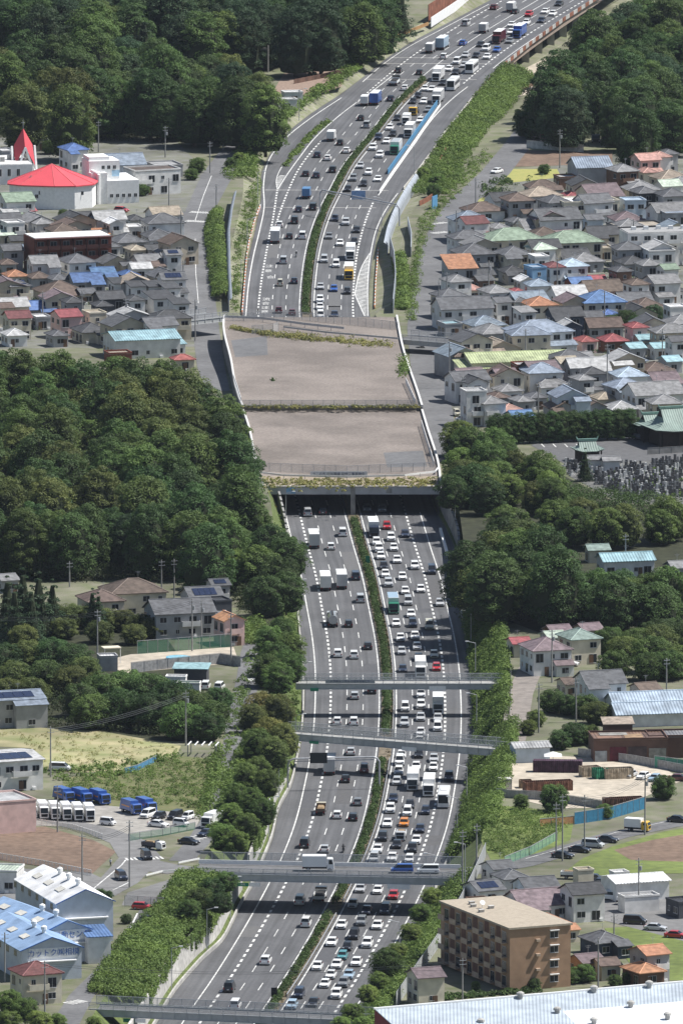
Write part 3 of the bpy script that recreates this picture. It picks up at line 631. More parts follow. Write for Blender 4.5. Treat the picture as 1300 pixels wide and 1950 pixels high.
PRO = {'broad': [crown_proto(10 + i, 12, 6.8, .2, 58, 190, .42, 'dome') for i in range(6)],
       'tall': [crown_proto(30 + i, 18, 7.6, .4, 84, 190, .45, 'dome') for i in range(6)],
       'low': [crown_proto(50 + i, 8.5, 6.1, .1, 60, 180, .36, 'dome') for i in range(5)],
       'cone': [crown_proto(70 + i, 15, 3.4, .8, 0, 90, .42, 'cone') for i in range(3)]}
def tree(kind, p, s, leaf, label, group, rot=None, sz=1.0):
    i = random.randrange(len(PRO[kind])); cm, tm, H, Rr = PRO[kind][i]
    o = empty({'cone': 'conifer_tree', 'tall': 'woodland_tree', 'low': 'round_tree'}.get(kind, 'broadleaf_tree'), p, random.random() * 6.28 if rot is None else rot)
    o.scale = (s * random.uniform(.92, 1.08), s * random.uniform(.92, 1.08), s * sz)
    tag(o, label, 'bush' if kind == 'bush' else 'tree', group)
    put('trunk' if kind != 'bush' else 'stem', tm, o); put('crown' if kind != 'bush' else 'foliage', cm, o, m=M_LEAF[leaf]); return o
def top(x, y, H):
    z = 4.0
    for _ in range(6): p = W(x, y, z + H); z = gh(p.x, p.y)
    return Vector((p.x, p.y, z))
def T(kind, x, y, s, leaf, label, group, sz=1.0):
    H = PRO[kind][0][2] * s * sz; return tree(kind, top(x, y, H), s, leaf, label, group, sz=sz)
def inside(x, y, poly):
    c = False; j = len(poly) - 1
    for i in range(len(poly)):
        (xi, yi), (xj, yj) = poly[i], poly[j]
        if (yi > y) != (yj > y) and x < (xj - xi) * (y - yi) / (yj - yi) + xi: c = not c
        j = i
    return c
KW = {'cone': 'pointed dark conifer', 'broad': 'spreading broadleaf tree', 'tall': 'tall broadleaf tree', 'low': 'low round broadleaf tree'}
LW = ['deep green', 'mid green', 'olive green', 'fresh light green', 'blackish green', 'yellowish green']
def wood(poly, sx, sy, kinds, leafs, where, srange=(.8, 1.25), seed=3):
    rd = random.Random(seed); xs = [p[0] for p in poly]; ysx = [p[1] for p in poly]; y = min(ysx); r = 0; n = 0
    while y <= max(ysx):
        x = min(xs) + (r % 2) * sx * .5
        while x <= max(xs):
            X, Yv = x + rd.uniform(-.35, .35) * sx, y + rd.uniform(-.4, .4) * sy
            if inside(X, Yv, poly):
                k = rd.choice(kinds); lf = rd.choice(leafs) if k != 'cone' else 4; zz_ = 1.0
                sv = rd.uniform(*srange); T(k, X, Yv, sv, lf, f"{'large' if sv > (srange[0] * .4 + srange[1] * .6) else 'smaller' if sv < (srange[0] * .7 + srange[1] * .3) else 'middling'} {LW[lf]} {KW[k]} {where}", where, sz=rd.uniform(.9, 1.1)); n += 1
            x += sx
        y += sy; r += 1
    return n
n1 = wood([(-30,640),(90,648),(200,662),(330,690),(415,735),(440,790),(455,860),(478,940),(400,932),(300,925),(100,928),(-30,920)], 58, 23, ['tall','tall','broad'], [0,0,1,1,2,2], 'in the wood beside the gravel tunnel roof', (.88, 1.1), 3)
for x, y, s, l in ((478,965,.8,1),(515,1000,.85,0),(550,1022,.8,0),(535,1062,.95,0),(492,1040,.9,1),(455,1005,.7,1),(545,1090,.8,0),(505,1095,.8,0)):
    T('broad', x, y, s, l, f"{LW[l]} spreading tree leaning over the shoulder below the tunnel", 'trees overhanging the left shoulder below the tunnel')
n9 = wood([(-30,955),(430,955),(460,1000),(420,1005),(200,985),(-30,985)], 52, 18, ['tall'], [0,0,4,1], 'at the front of the wood above the long house', (.75, .95), 21)
for x, y in ((412,1032),(432,1022),(395,1050),(445,1045)): T('tall', x, y, .55, 3, 'fresh light green bamboo clump at the foot of the wood', 'bamboo clumps at the foot of the wood')
for x, y, s in ((14,1094,.95),(44,1078,1.15),(74,1086,1.05),(100,1100,.9),(60,1112,.9),(176,1118,.7),(188,1126,.65),(28,1114,.9)): T('cone', x, y, s, 4, 'pointed dark conifer beside the brown-roofed long house', 'conifers beside the brown-roofed long house')
for x, y, s in ((25,1170,.62),(62,1156,.66),(98,1148,.62),(135,1150,.66),(170,1152,.62),(205,1158,.62),(238,1160,.6),(268,1168,.6),(292,1176,.55),(45,1190,.6),(120,1175,.6),(190,1182,.6),(255,1188,.55)): T('low', x, y, s, 2, 'olive green round tree in the row before the brown-roofed long house', 'row of round trees before the long house')
for x, y, s in ((10,1225,.8),(52,1218,.85),(98,1214,.9),(140,1226,.85),(165,1250,.7),(30,1258,.85),(85,1256,.9),(135,1268,.8),(15,1290,.8),(60,1290,.8)): T('low', x, y, s, random.choice((0,2)), 'dense domed tree in the grove above the dry field', 'domed trees in the grove above the dry field')
for x, y, s in ((155,1300,.9),(198,1282,1.0),(240,1276,1.0),(285,1282,1.0),(330,1296,.95),(368,1314,.9),(402,1334,.85),(175,1322,.9),(230,1312,1.),(290,1318,1.),(345,1338,.95),(392,1356,.75)): T('low', x, y, s, random.choice((0,0,1)), 'dense dark domed tree along the edge of the dry field', 'dark domed trees along the dry field')
T('low', 232, 1296, .75, 3, 'pale green domed tree standing out among dark trees by the dry field', 'pale tree by the dry field')
T('low', 418, 1308, .6, 0, 'small round dark tree at the corner of the walled yard', 'tree at the walled yard')
for x, y, s, l in ((535,1176,.62,1),(512,1192,.6,1),(552,1204,.62,1),(525,1222,.66,1),(508,1246,.62,1),(548,1240,.62,1),(530,1262,.6,1)): T('broad', x, y, s, l, 'bright round tree between side lane and left shoulder above the footbridge', 'round trees above the footbridge')
for x, y, s, l in ((498,1318,.65,5),(530,1322,.65,2),(482,1340,.55,2),(512,1366,.66,5),(540,1378,.62,2),(492,1388,.6,1),(520,1402,.6,2)): T('broad', x, y, s, l, f'{LW[l]} tree between side lane and shoulder at the skewed footbridge', 'trees at the skewed footbridge')
for x, y, s, l in ((490,1440,.5,1),(468,1452,.5,1),(508,1466,.5,1),(450,1490,.5,1),(480,1500,.5,3),(500,1520,.5,1),(440,1530,.5,3),(470,1548,.5,1),(425,1568,.5,3),(450,1580,.45,3)): T('broad', x, y, s, l, f'{LW[l]} tree on the bank between side lane and gantry', 'trees on the bank between side lane and gantry')
for x, y, s, l in ((430,1660,.5,1),(400,1672,.55,0),(380,1690,.55,1),(420,1700,.5,0),(360,1712,.5,1)): T('low', x, y, s, l, f'{LW[l]} domed shrub tree on the creeper bank below the road bridge', 'shrub trees below the road bridge')
# right-hand woods
n2 = wood([(868,800),(905,796),(960,825),(1035,858),(1062,905),(1040,930),(930,905),(880,880)], 46, 20, ['broad'], [1,1,2,3], 'between the lane and the graveyard', (.6, .85), 5)
for x, y, s in ((880,888,.8),(905,884,.85),(860,905,.7),(925,910,.75)): T('broad', x, y, s, 0, 'dark round tree beside the right tunnel mouth', 'round trees beside the right tunnel mouth')
n3 = wood([(905,985),(960,958),(1020,968),(1060,1000),(1085,1040),(1110,1080),(1060,1100),(960,1100),(900,1085),(880,1040)], 52, 24, ['tall','broad'], [0,0,1,2], 'in the grove above the right shoulder', (.75, 1.05), 6)
n4 = wood([(1040,930),(1120,948),(1300,945),(1300,985),(1120,975),(1050,960)], 50, 18, ['broad'], [0,1,2], 'along the foot of the graveyard', (.65, .9), 8)
n5 = wood([(1110,1090),(1160,1075),(1300,1060),(1300,1110),(1200,1120),(1120,1120)], 50, 22, ['broad'], [0,0,1], 'below the teal-roofed shed', (.8, 1.05), 9)
n6 = wood([(1150,1190),(1300,1172),(1310,1240),(1230,1250),(1140,1235)], 52, 24, ['low'], [0,1,2], 'behind the green-roofed house', (.7, 1.0), 10)
for x, y, s, l in ((1050,1312,.62,1),(1080,1322,.55,0),(1112,1322,.6,1),(1135,1335,.6,2),(1020,1352,.42,3),(1005,1370,.4,3),(1090,1375,.6,0),(1065,1390,.5,0),(1120,1380,.5,1)): T('low', x, y, s, l, f'{LW[l]} tree between the narrow lane and the long greenhouse', 'trees between lane and greenhouse')
for x, y, s, lb in ((1056,1492,.62,'dark round tree below the rusty containers'),(992,1512,.34,'small round tree on the grass by the container yard'),(1262,1475,.55,'large round tree at the end of the blue fence'),(1150,1530,.34,'low round bush behind the blue fence'),(1228,1395,.42,'dark tree against the rusty workshop wall'),(735,1806,.6,'tall tree in front of the mauve-roofed house by the motorway'),(1017,1862,.25,'clipped round bush at the foot of the brown apartment block'),(905,1868,.2,'low bush at the apartment block wall')): T('low', x, y, s, 1, lb, 'single trees', sz=1.15)
for x, y, s in ((1110,1835,.45),(1090,1845,.35),(1170,1855,.3),(1195,1850,.3)): T('low', x, y, s, 1, 'small garden tree between apartment block and orange-roofed house', 'garden trees by the apartment block')
for x, y, s in ((20,1885,.55),(50,1900,.5),(75,1925,.5),(15,1925,.5),(110,1930,.35),(180,1935,.35)): T('low', x, y, s, 3, 'bright garden tree by the maroon-roofed office', 'garden trees by the maroon-roofed office')
for x, y, s in ((170,1690,.25),(190,1692,.25),(205,1696,.22),(241,1740,.24)): T('low', x, y, s, 0, 'dark clipped shrub by the green-roofed shed', 'shrubs by the green-roofed shed')
for x, y, s in ((700,1875,.42),(672,1910,.42),(690,1935,.4),(755,1795,.4),(780,1758,.42),(800,1722,.42),(820,1690,.4),(720,1850,.42),(650,1935,.38)): T('low', x, y, s, 3, 'bushy shrub tree on the creeper bank beside the sound fence', 'shrub trees beside the sound fence')
# tall hedge by the temple car park
for i in range(13): T('tall', 945 + i * 21, 788 - i * .8, .42, 0, 'dark tall clipped hedge tree between houses and temple car park', 'hedge trees at the temple', sz=1.0)
T('cone', 1113, 852, .55, 4, 'dark conifer before the small temple gate', 'conifer at the gate')
for x, y, s, l in ((1035,312,.35,0),(1120,340,.3,1),(1190,590,.55,0),(1160,600,.5,1),(1245,580,.55,4),(1210,600,.5,0),(1265,615,.4,1),(960,625,.35,1),(985,620,.35,0),(1010,628,.35,1),(825,350,.45,1),(805,318,.4,3),(830,330,.4,3),(905,620,.25,1)): T('low', x, y, s, l, f'{LW[l]} garden tree among the town houses across the motorway from the church', 'garden trees in the town with the green factory')
for x, y, s, l in ((318,405,.35,0),(330,412,.3,1),(120,398,.3,0),(270,350,.4,1),(300,610,.4,3),(325,605,.35,1),(345,612,.35,3),(60,255,.4,3),(95,265,.5,1),(25,258,.4,1),(375,300,.5,1),(365,320,.4,1),(440,300,.35,1),(470,270,.35,1),(455,290,.35,3),(490,250,.35,3)): T('low', x, y, s, l, f'{LW[l]} garden tree among the houses below the church', 'garden trees in the church town')
# far woods
n7 = wood([(-20,70),(70,30),(200,35),(330,85),(430,95),(505,140),(520,165),(470,190),(380,195),(300,180),(200,165),(100,165),(-20,165)], 46, 19, ['broad','tall','broad'], [0,0,1,2,4], 'in the wood behind the church', (.85, 1.15), 12)
n8 = wood([(1040,110),(1075,70),(1130,10),(1310,-30),(1310,215),(1240,215),(1180,195),(1130,180),(1050,165),(1015,190)], 44, 18, ['broad','tall'], [0,0,1,4], 'in the far wood beside the viaduct', (.8, 1.1), 13)
for x, y, s in ((1005,200,.8),(1035,190,.8),(1060,205,.7),(1215,200,.8),(1250,215,.8),(1285,205,.9)): T('broad', x, y, s, 0, 'dark tree standing behind the truck yard', 'trees behind the truck yard')
n10 = wood([(-30,-62),(790,-62),(735,-20),(690,20),(560,24),(430,30),(300,28),(-30,28)], 40, 17, ['tall','tall','cone'], [0,4,4,1], 'in the far wood beyond the church trees', (.95, 1.2), 23)
print('trees', n1, n2, n3, n4, n5, n6, n7, n8)
# ------------------------------------------------------------ vehicles
PAINT = {'w': ('white', (.78,.78,.77)), 's': ('silver', (.46,.47,.48)), 'g': ('grey', (.20,.21,.22)), 'k': ('black', (.018,.018,.02)), 'n': ('dark navy', (.022,.03,.055)), 'r': ('red', (.42,.025,.03)),
         'm': ('maroon', (.10,.018,.022)), 't': ('teal', (.08,.26,.28)), 'b': ('blue', (.03,.10,.36)), 'l': ('pale blue', (.35,.47,.58)), 'y': ('yellow', (.70,.42,.03)), 'o': ('orange', (.62,.22,.03)), 'c': ('cream', (.62,.58,.46)), 'e': ('green', (.03,.20,.12)), 'B': ('bright blue', (.06,.20,.42)), 'p': ('brown', (.10,.06,.04))}
def paint(c): return mat('car_paint_' + PAINT[c][0].replace(' ', '_'), PAINT[c][1], .28, .04, .4, spec=.5, coat=.5)
M_HEAD = mat('lamp_clear', (.75,.76,.78), .15, .03); M_TAIL = mat('lamp_red', (.30,.01,.012), .25, .03); M_TYRE = mat('tyre', (.018,.018,.018), .85); M_RIM = mat('rim', (.35,.35,.36), .4)
M_BOXW = mat('cargo_white', (.70,.71,.71), .5, .06); M_CHAS = mat('chassis', (.03,.03,.032), .7)
def wheel_me(r, w):
    def f():
        mb = MB(); mb.tube((-w/2, 0, 0), (w/2, 0, 0), r, n=12, mi=0); mb.tube((-w/2 - .01, 0, 0), (w/2 + .01, 0, 0), r * .58, n=8, mi=1); return mb.mesh('wheel', [M_TYRE, M_RIM])
    return cached(('wheel', r, w), f)
def hull(prof, hw, inset=.09, shoulder=.62):
    """car lower body: side profile with rounded upper edge"""
    mb = MB(); zm = max(z for _, z in prof); ring = []
    for x, k in ((-hw, 1), (-hw + inset, 0), (hw - inset, 0), (hw, 1)):
        ring.append([(x, y * (1 if k == 0 else .985), (z if k == 0 else min(z, zm * shoulder + .18))) for y, z in prof])
    n = len(prof); base = 0; v = [p for r in ring for p in r]; mb.v = v
    for a in range(3):
        for i in range(n):
            j = (i + 1) % n; mb.f.append((a*n + i, (a+1)*n + i, (a+1)*n + j, a*n + j)); mb.mi.append(0)
    mb.f.append(tuple(range(n))); mb.mi.append(0); mb.f.append(tuple(3*n + n - 1 - i for i in range(n))); mb.mi.append(0)
    return mb
SPEC = {  # L, W, H, hood z, belt z, cabin (rear base, rear top, front top, front base) y from centre, nose at -L/2 .. drives toward -Y
 'sedan':   (4.6, 1.78, 1.46, .80, .92, (1.75, 1.15, -.35, -1.15), .98),
 'hatch':   (4.1, 1.74, 1.52, .86, .95, (1.95, 1.65, -.40, -1.20), .86),
 'suv':     (4.5, 1.82, 1.68, .98, 1.08, (2.15, 1.80, -.45, -1.15), .95),
 'minivan': (4.7, 1.80, 1.86, .98, 1.08, (2.30, 2.15, -.95, -1.75), 1.0),
 'kei':     (3.4, 1.50, 1.72, .95, 1.02, (1.66, 1.56, -.75, -1.28), .95)}
def car_meshes(kind):
    def f():
        L, Wd, H, hz, bz, cab, tz = SPEC[kind]; hl = L/2; hw = Wd/2
        tr = bz if kind != 'sedan' else .93
        prof = [(-hl+.04, .26), (-hl, .5), (-hl+.12, hz-.12), (-hl+.45, hz), (cab[3]+.1, bz), (cab[0]-.1, tr+.0), (hl-.1, tr-.04), (hl, .55), (hl-.05, .28)]
        mb = hull(prof, hw)
        ci = .07; ti = .20
        b0, b1 = cab[3], cab[0]; t0, t1 = cab[2], cab[1]
        mb.frustum((-hw+ci, hw-ci, b0, b1), (-hw+ti, hw-ti, t0, t1), bz-.03, H-.05); mb.frustum((-hw+ti, hw-ti, t0, t1), (-hw+ti+.08, hw-ti-.08, t0+.12, t1-.08), H-.05, H)
        out = {'body': mb.mesh('body', MATS['car_paint_white'] if 'car_paint_white' in MATS else paint('w'))}
        def lerp(a, b, t): return a + (b - a) * t
        def face(pts): m = MB(); m.poly(pts); return m
        z0, z1 = bz + .03, H - .10; ta, tb = (z0-bz+.03)/(H-.05-bz+.03), (z1-bz+.03)/(H-.05-bz+.03)
        xa, xb = lerp(hw-ci, hw-ti, ta), lerp(hw-ci, hw-ti, tb); ya, yb = lerp(b0, t0, ta), lerp(b0, t0, tb); ra, rb = lerp(b1, t1, ta), lerp(b1, t1, tb); e = .015
        out['windscreen'] = face([(-xa+.06, ya-e, z0+e), (xa-.06, ya-e, z0+e), (xb-.06, yb-e, z1+e), (-xb+.06, yb-e, z1+e)]).mesh('windscreen', M_GLASS)
        out['rear_window'] = face([(xa-.1, ra+e, z0+.08), (-xa+.1, ra+e, z0+.08), (-xb+.1, rb+e, z1), (xb-.1, rb+e, z1)]).mesh('rear_window', M_GLASS)
        for s in (-1, 1): out['side_window%d' % s] = face([(s*(xa+e), ya+.16, z0+.02), (s*(xa+e), ra-.18, z0+.02), (s*(xb+e), rb-.14, z1), (s*(xb+e), yb+.12, z1)]).mesh('side_window', M_GLASS)
        hx = hw - .32
        out['headlight'] = MB().box(-.17, .17, -.04, .2, -.08, .08).mesh('headlight', M_HEAD); out['tail_light'] = MB().box(-.11, .11, -.15, .03, -.17, .17).mesh('tail_light', M_TAIL)
        out['bumper'] = MB().box(-hw*.62, hw*.62, -.02, .05, -.1, .1).mesh('grille', M_DARK)
        out['plate'] = MB().box(-.17, .17, -.02, .02, -.08, .08).mesh('number_plate', M_WHITE)
        return out
    return cached(('car', kind), f)
def car(kind, c, p, rz, far=False):
    L, Wd, H, hz, bz, cab, tz = SPEC[kind]; m = car_meshes(kind); hl = L/2; hw = Wd/2
    o = empty(kind + '_car' if kind not in ('minivan',) else 'minivan', p, rz)
    put('body', m['body'], o, m=paint(c)); put('windscreen', m['windscreen'], o); put('rear_window', m['rear_window'], o)
    for s in (-1, 1):
        put('side_window', m['side_window%d' % s], o)
        put('headlight', m['headlight'], o, loc=(s*(hw-.28), -hl+.09, hz-.16)); put('tail_light', m['tail_light'], o, loc=(s*(hw-.18), hl-.03, tz-.18))
        for yy in (-hl+.82, hl-.78): put('wheel', wheel_me(.31, .2), o, loc=(s*(hw-.1), yy, .31))
    put('grille', m['bumper'], o, loc=(0, -hl+.015, .5)); put('number_plate', m['plate'], o, loc=(0, hl+.005, .62))
    return o
def truck(c, p, rz, L=9.5, Wd=2.45, H=3.5, body='box', bc=None, roofc=None):
    o = empty({'box': 'box_truck', 'flat': 'flatbed_truck', 'tank': 'tank_truck', 'tip': 'tipper_truck', 'pack': 'refuse_truck', 'open': 'dump_truck'}[body], p, rz)
    hl = L/2; hw = Wd/2; ch = min(2.75, H*.82); cl = 1.9 if L > 7 else 1.5
    def cabf():
        mb = hull([(-hl+.03,.35),(-hl,.6),(-hl+.05,1.35),(-hl+.28,ch-.15),(-hl+.5,ch),(-hl+cl-.1,ch),(-hl+cl,ch-.1),(-hl+cl,.45)], hw*.96, .1, .9); return mb.mesh('cab', paint('w'))
    put('cab', cached(('cab', L, Wd, ch), cabf), o, m=paint(c))
    put('windscreen', cached(('tws', L, Wd, ch), lambda: MB().poly([(-hw*.82,-hl+.03,1.42),(hw*.82,-hl+.03,1.42),(hw*.80,-hl+.24,ch-.22),(-hw*.80,-hl+.24,ch-.22)]).mesh('windscreen', M_GLASS)), o)
    for s in (-1, 1):
        put('side_window', cached(('tsw', L, Wd, ch, s), lambda: MB().poly([(s*(hw*.965),-hl+.3,1.45),(s*(hw*.965),-hl+cl-.35,1.45),(s*(hw*.965),-hl+cl-.35,ch-.3),(s*(hw*.965),-hl+.5,ch-.3)]).mesh('side_window', M_GLASS)), o)
        put('headlight', car_meshes('sedan')['headlight'], o, loc=(s*(hw-.35), -hl+.03, .72)); put('tail_light', car_meshes('sedan')['tail_light'], o, loc=(s*(hw-.3), hl-.02, .8))
        for yy in ((-hl+1.1, hl-1.3, hl-2.4) if L > 8 else (-hl+.95, hl-1.2)): put('wheel', wheel_me(.46 if L > 6 else .36, .3), o, loc=(s*(hw-.2), yy, .46 if L > 6 else .36))
    put('grille', cached(('tg', Wd), lambda: MB().box(-hw*.7, hw*.7, -.02, .03, -.3, .3).mesh('grille', M_DARK)), o, loc=(0, -hl+.005, .95))
    put('chassis', cached(('tch', L), lambda: MB().box(-.8, .8, -hl+cl*.5, hl-.05, .5, .85).box(-hw+.05, hw-.05, hl-.12, hl, .45, .6).mesh('chassis', M_CHAS)), o)
    y0 = -hl + cl + .15; cm = paint(bc) if bc else M_BOXW
    if body == 'box':
        put('cargo_box', cached(('tb', L, Wd, H), lambda: MB().frustum((-hw,hw,y0,hl),(-hw,hw,y0,hl),.9,H-.06).frustum((-hw+.01,hw-.01,y0+.01,hl-.01),(-hw+.06,hw-.06,y0+.06,hl-.06),H-.06,H).mesh('cargo_box', M_BOXW)), o, m=cm)
        put('rear_door', cached(('td', L, Wd, H), lambda: MB().box(-hw+.1, -.02, hl+.001, hl+.03, 1.0, H-.2).box(.02, hw-.1, hl+.001, hl+.03, 1.0, H-.2).box(-.3,-.26,hl+.031,hl+.05,1.0,H-.2).box(.26,.3,hl+.031,hl+.05,1.0,H-.2).mesh('rear_door', M_BOXW)), o, m=cm)
        put('roof_panel', cached(('tr', L, Wd, H), lambda: MB().box(-hw+.08, hw-.08, y0+.1, hl-.1, H+.002, H+.02).mesh('roof_panel', M_BOXW)), o, m=paint(roofc) if roofc else M_BOXW)
    elif body == 'tank':
        mb = MB(); mb.tube((0,y0,1.9),(0,hl-.1,1.9), 1.05, n=14); put('tank', mb.mesh('tank', mat('tank_steel', (.5,.52,.54), .25, .05, metal=.6)), o); put('walkway', MB().box(-.25,.25,y0+.3,hl-.4,2.96,3.05).mesh('walkway', M_CHAS), o)
    elif body in ('flat', 'open'):
        mb = MB().box(-hw,hw,y0,hl,.9,1.02).box(-hw,-hw+.08,y0,hl,1.02,1.6).box(hw-.08,hw,y0,hl,1.02,1.6).box(-hw+.08,hw-.08,y0,y0+.1,1.02,2.0).box(-hw+.08,hw-.08,hl-.1,hl,1.02,1.55); put('cargo_bed', mb.mesh('cargo_bed', paint('w')), o, m=cm)
        put('load', MB().frustum((-hw+.12,hw-.12,y0+.2,hl-.2),(-hw+.5,hw-.5,y0+.8,hl-.8),1.03,1.75).mesh('load', mat('load_'+body, (.28,.20,.12) if body == 'flat' else (.03,.03,.03), .9)), o)
    elif body == 'pack':
        mb = MB().frustum((-hw,hw,y0,hl-.9),(-hw+.15,hw-.15,y0+.1,hl-.9),.8,H); mb.frustum((-hw,hw,hl-.9,hl),(-hw+.1,hw-.1,hl-.9,hl-.5),.6,H); put('hopper', mb.mesh('hopper', paint('b')), o, m=cm); put('stripe', MB().box(-hw-.01,hw+.01,y0+.3,hl-1,1.5,1.75).mesh('stripe', paint('o')), o)
    return o
def bus(p, rz, c='w', L=11.5):
    o = empty('coach_bus', p, rz); hl = L/2; hw = 1.24; H = 3.3
    put('body', cached(('bus', L), lambda: hull([(-hl,.4),(-hl-.02,1.2),(-hl+.2,H-.15),(-hl+.5,H),(hl-.3,H),(hl-.05,H-.2),(hl,.45)], hw, .16, .9).mesh('body', paint('w'))), o, m=paint(c))
    put('windscreen', cached(('bws', L), lambda: MB().poly([(-1.05,-hl-.03,1.25),(1.05,-hl-.03,1.25),(1.0,-hl+.15,2.95),(-1.0,-hl+.15,2.95)]).mesh('windscreen', M_GLASS)), o)
    put('rear_window', cached(('brw', L), lambda: MB().poly([(.95,hl-.0+.02,1.8),(-.95,hl+.02,1.8),(-.9,hl-.03+.02,2.8),(.9,hl-.01,2.8)]).mesh('rear_window', M_GLASS)), o)
    for s in (-1, 1):
        put('side_window', cached(('bsw', L, s), lambda: MB().poly([(s*(hw+.012),-hl+.6,1.6),(s*(hw+.012),hl-.6,1.6),(s*(hw+.012),hl-.6,2.6),(s*(hw+.012),-hl+.6,2.6)]).mesh('side_window', M_GLASS)), o)
        put('headlight', car_meshes('sedan')['headlight'], o, loc=(s*.95, -hl+.0, .8)); put('tail_light', car_meshes('sedan')['tail_light'], o, loc=(s*1.0, hl, 1.1))
        for yy in (-hl+2.2, hl-3): put('wheel', wheel_me(.48, .3), o, loc=(s*1.08, yy, .48))
    put('roof_unit', MB().box(-.7,.7,-1.5,1.2,H+.002,H+.18).mesh('roof_unit', M_BOXW), o); return o
def motorbike(p, rz, c):
    o = empty('motorcycle', p, rz)
    for yy in (-.7, .7): put('wheel', wheel_me(.31, .12), o, loc=(0, yy, .31))
    put('frame', cached('mbf', lambda: MB().frustum((-.16,.16,-.7,.75),(-.12,.12,-.3,.6),.35,.85).box(-.35,.35,-.62,-.55,1.0,1.06).mesh('frame', paint('k'))), o, m=paint(c)); put('seat', cached('mbs', lambda: MB().box(-.14,.14,.0,.75,.85,.93).mesh('seat', M_DARK)), o)
    put('exhaust', cached('mbe', lambda: MB().tube((.2,.2,.35),(.2,.95,.42),.06).mesh('exhaust', M_STEEL)), o)
    # rider: one continuous figure (skinned sweep) in dark clothes
    r = empty('person', p, rz); tag(r, f'rider in dark clothes and helmet on the {PAINT[c][0]} motorcycle', 'person')
    def body():
        J = [(0,.25,.9),(0,.22,1.15),(0,.08,1.4),(0,0,1.52),(0,-.02,1.58)]; E = [(0,1),(1,2),(2,3),(3,4)]; rad = [.17,.17,.16,.07,.08]
        for s in (-1, 1):
            k = len(J); J += [(s*.2,.05,1.38),(s*.28,-.25,1.15),(s*.3,-.55,1.08),(s*.12,.2,.85),(s*.2,-.25,.75),(s*.2,.0,.35),(s*.2,-.15,.3)]; rad += [.08,.06,.045,.11,.09,.065,.05]; E += [(2,k),(k,k+1),(k+1,k+2),(0,k+3),(k+3,k+4),(k+4,k+5),(k+5,k+6)]
        me = bpy.data.meshes.new('body'); me.from_pydata(J, E, []); ob = bpy.data.objects.new('tmp', me); COL.objects.link(ob); ob.modifiers.new('s', 'SKIN')
        for i, d in enumerate(me.skin_vertices[0].data): d.radius = (rad[i], rad[i])
        me.skin_vertices[0].data[0].use_root = True; sm = ob.modifiers.new('u', 'SUBSURF'); sm.levels = 1
        dg = bpy.context.evaluated_depsgraph_get(); dg.update(); m2 = bpy.data.meshes.new_from_object(ob.evaluated_get(dg)); bpy.data.objects.remove(ob); m2.materials.clear(); m2.materials.append(mat('rider_clothes', (.03,.03,.035), .8)); return m2
    put('body', cached('rider', body), r)
    put('helmet', cached('helm', lambda: MB().tube((0,-.02,1.56),(0,-.02,1.70),.13,.14,8).tube((0,-.02,1.70),(0,-.02,1.80),.14,.07,8).mesh('helmet', paint('k'))), r, m=paint('w' if c == 'w' else 'k')); return o, r

VLIST = []   # (thing, colour word, kind word, carriage, lane, Y)
KIND = {'s': 'sedan', 'h': 'hatch', 'u': 'suv', 'v': 'minivan', 'k': 'kei'}
KWORD = {'sedan': 'sedan', 'hatch': 'hatchback', 'suv': 'sport utility car', 'minivan': 'minivan', 'kei': 'small box-shaped car'}
def heading(Y): return math.atan2(CX(Y + 6) - CX(Y - 6), 12.0)
def on_road(code, x, y):
    """code: kind letter + paint; placed from the vehicle's mid height in the photo, snapped along the lane direction"""
    k, c = code[0], code[1]; zc = .75 if k in 'shuvkM' else 1.6
    p = W(x, y, zc); p.z = 0; Y = p.y; side = -1 if p.x < CX(Y) else 1; h = -heading(Y) + (math.pi if side < 0 else 0)
    d = abs(p.x - CX(Y)); lane = min(3, max(0, int((d - 1.9) / 3.6))); dx = 3.7 + 3.6 * lane
    if abs(d - dx) < 1.3: p.x = CX(Y) + side * (dx * .6 + d * .4)
    p.z = .005
    n0 = len(VLIST)
    if k in KIND: o = car(KIND[k], c, p, h); kw = KWORD[KIND[k]]; cat = 'car'
    elif k == 'T': o = truck(c, p, h, 10.5, 2.5, 3.7, 'box', code[2] if len(code) > 2 else None, code[3] if len(code) > 3 else None); kw = 'big box truck'; cat = 'truck'
    elif k == 't': o = truck(c, p, h, 6.4, 2.2, 3.0, 'box', code[2] if len(code) > 2 else None, code[3] if len(code) > 3 else None); kw = 'small box truck'; cat = 'truck'
    elif k == 'F': o = truck(c, p, h, 6.2, 2.1, 2.6, 'flat', code[2] if len(code) > 2 else None); kw = 'flatbed truck'; cat = 'truck'
    elif k == 'D': o = truck(c, p, h, 8.0, 2.45, 3.0, 'open', code[2] if len(code) > 2 else None); kw = 'dump truck'; cat = 'truck'
    elif k == 'K': o = truck(c, p, h, 9.0, 2.45, 3.2, 'tank'); kw = 'steel tank truck'; cat = 'truck'
    elif k == 'B': o = bus(p, h, c); kw = 'coach bus'; cat = 'bus'
    elif k == 'M': o, _ = motorbike(p, h, c); kw = 'motorcycle'; cat = 'motorcycle'
    cw = PAINT[c][0] if k not in 'Tt' or len(code) < 3 or code[2] == c else f"{PAINT[c][0]}-cabbed {PAINT[code[2]][0]}"
    if k in KIND or k == 'M': q_ = random.uniform(.96, 1.05); o.scale = (1.1 * q_, 1.06 * q_, 1.1 * random.uniform(.97, 1.04))
    VLIST.append([o, f"{cw} {kw}", cat, side, lane, Y])
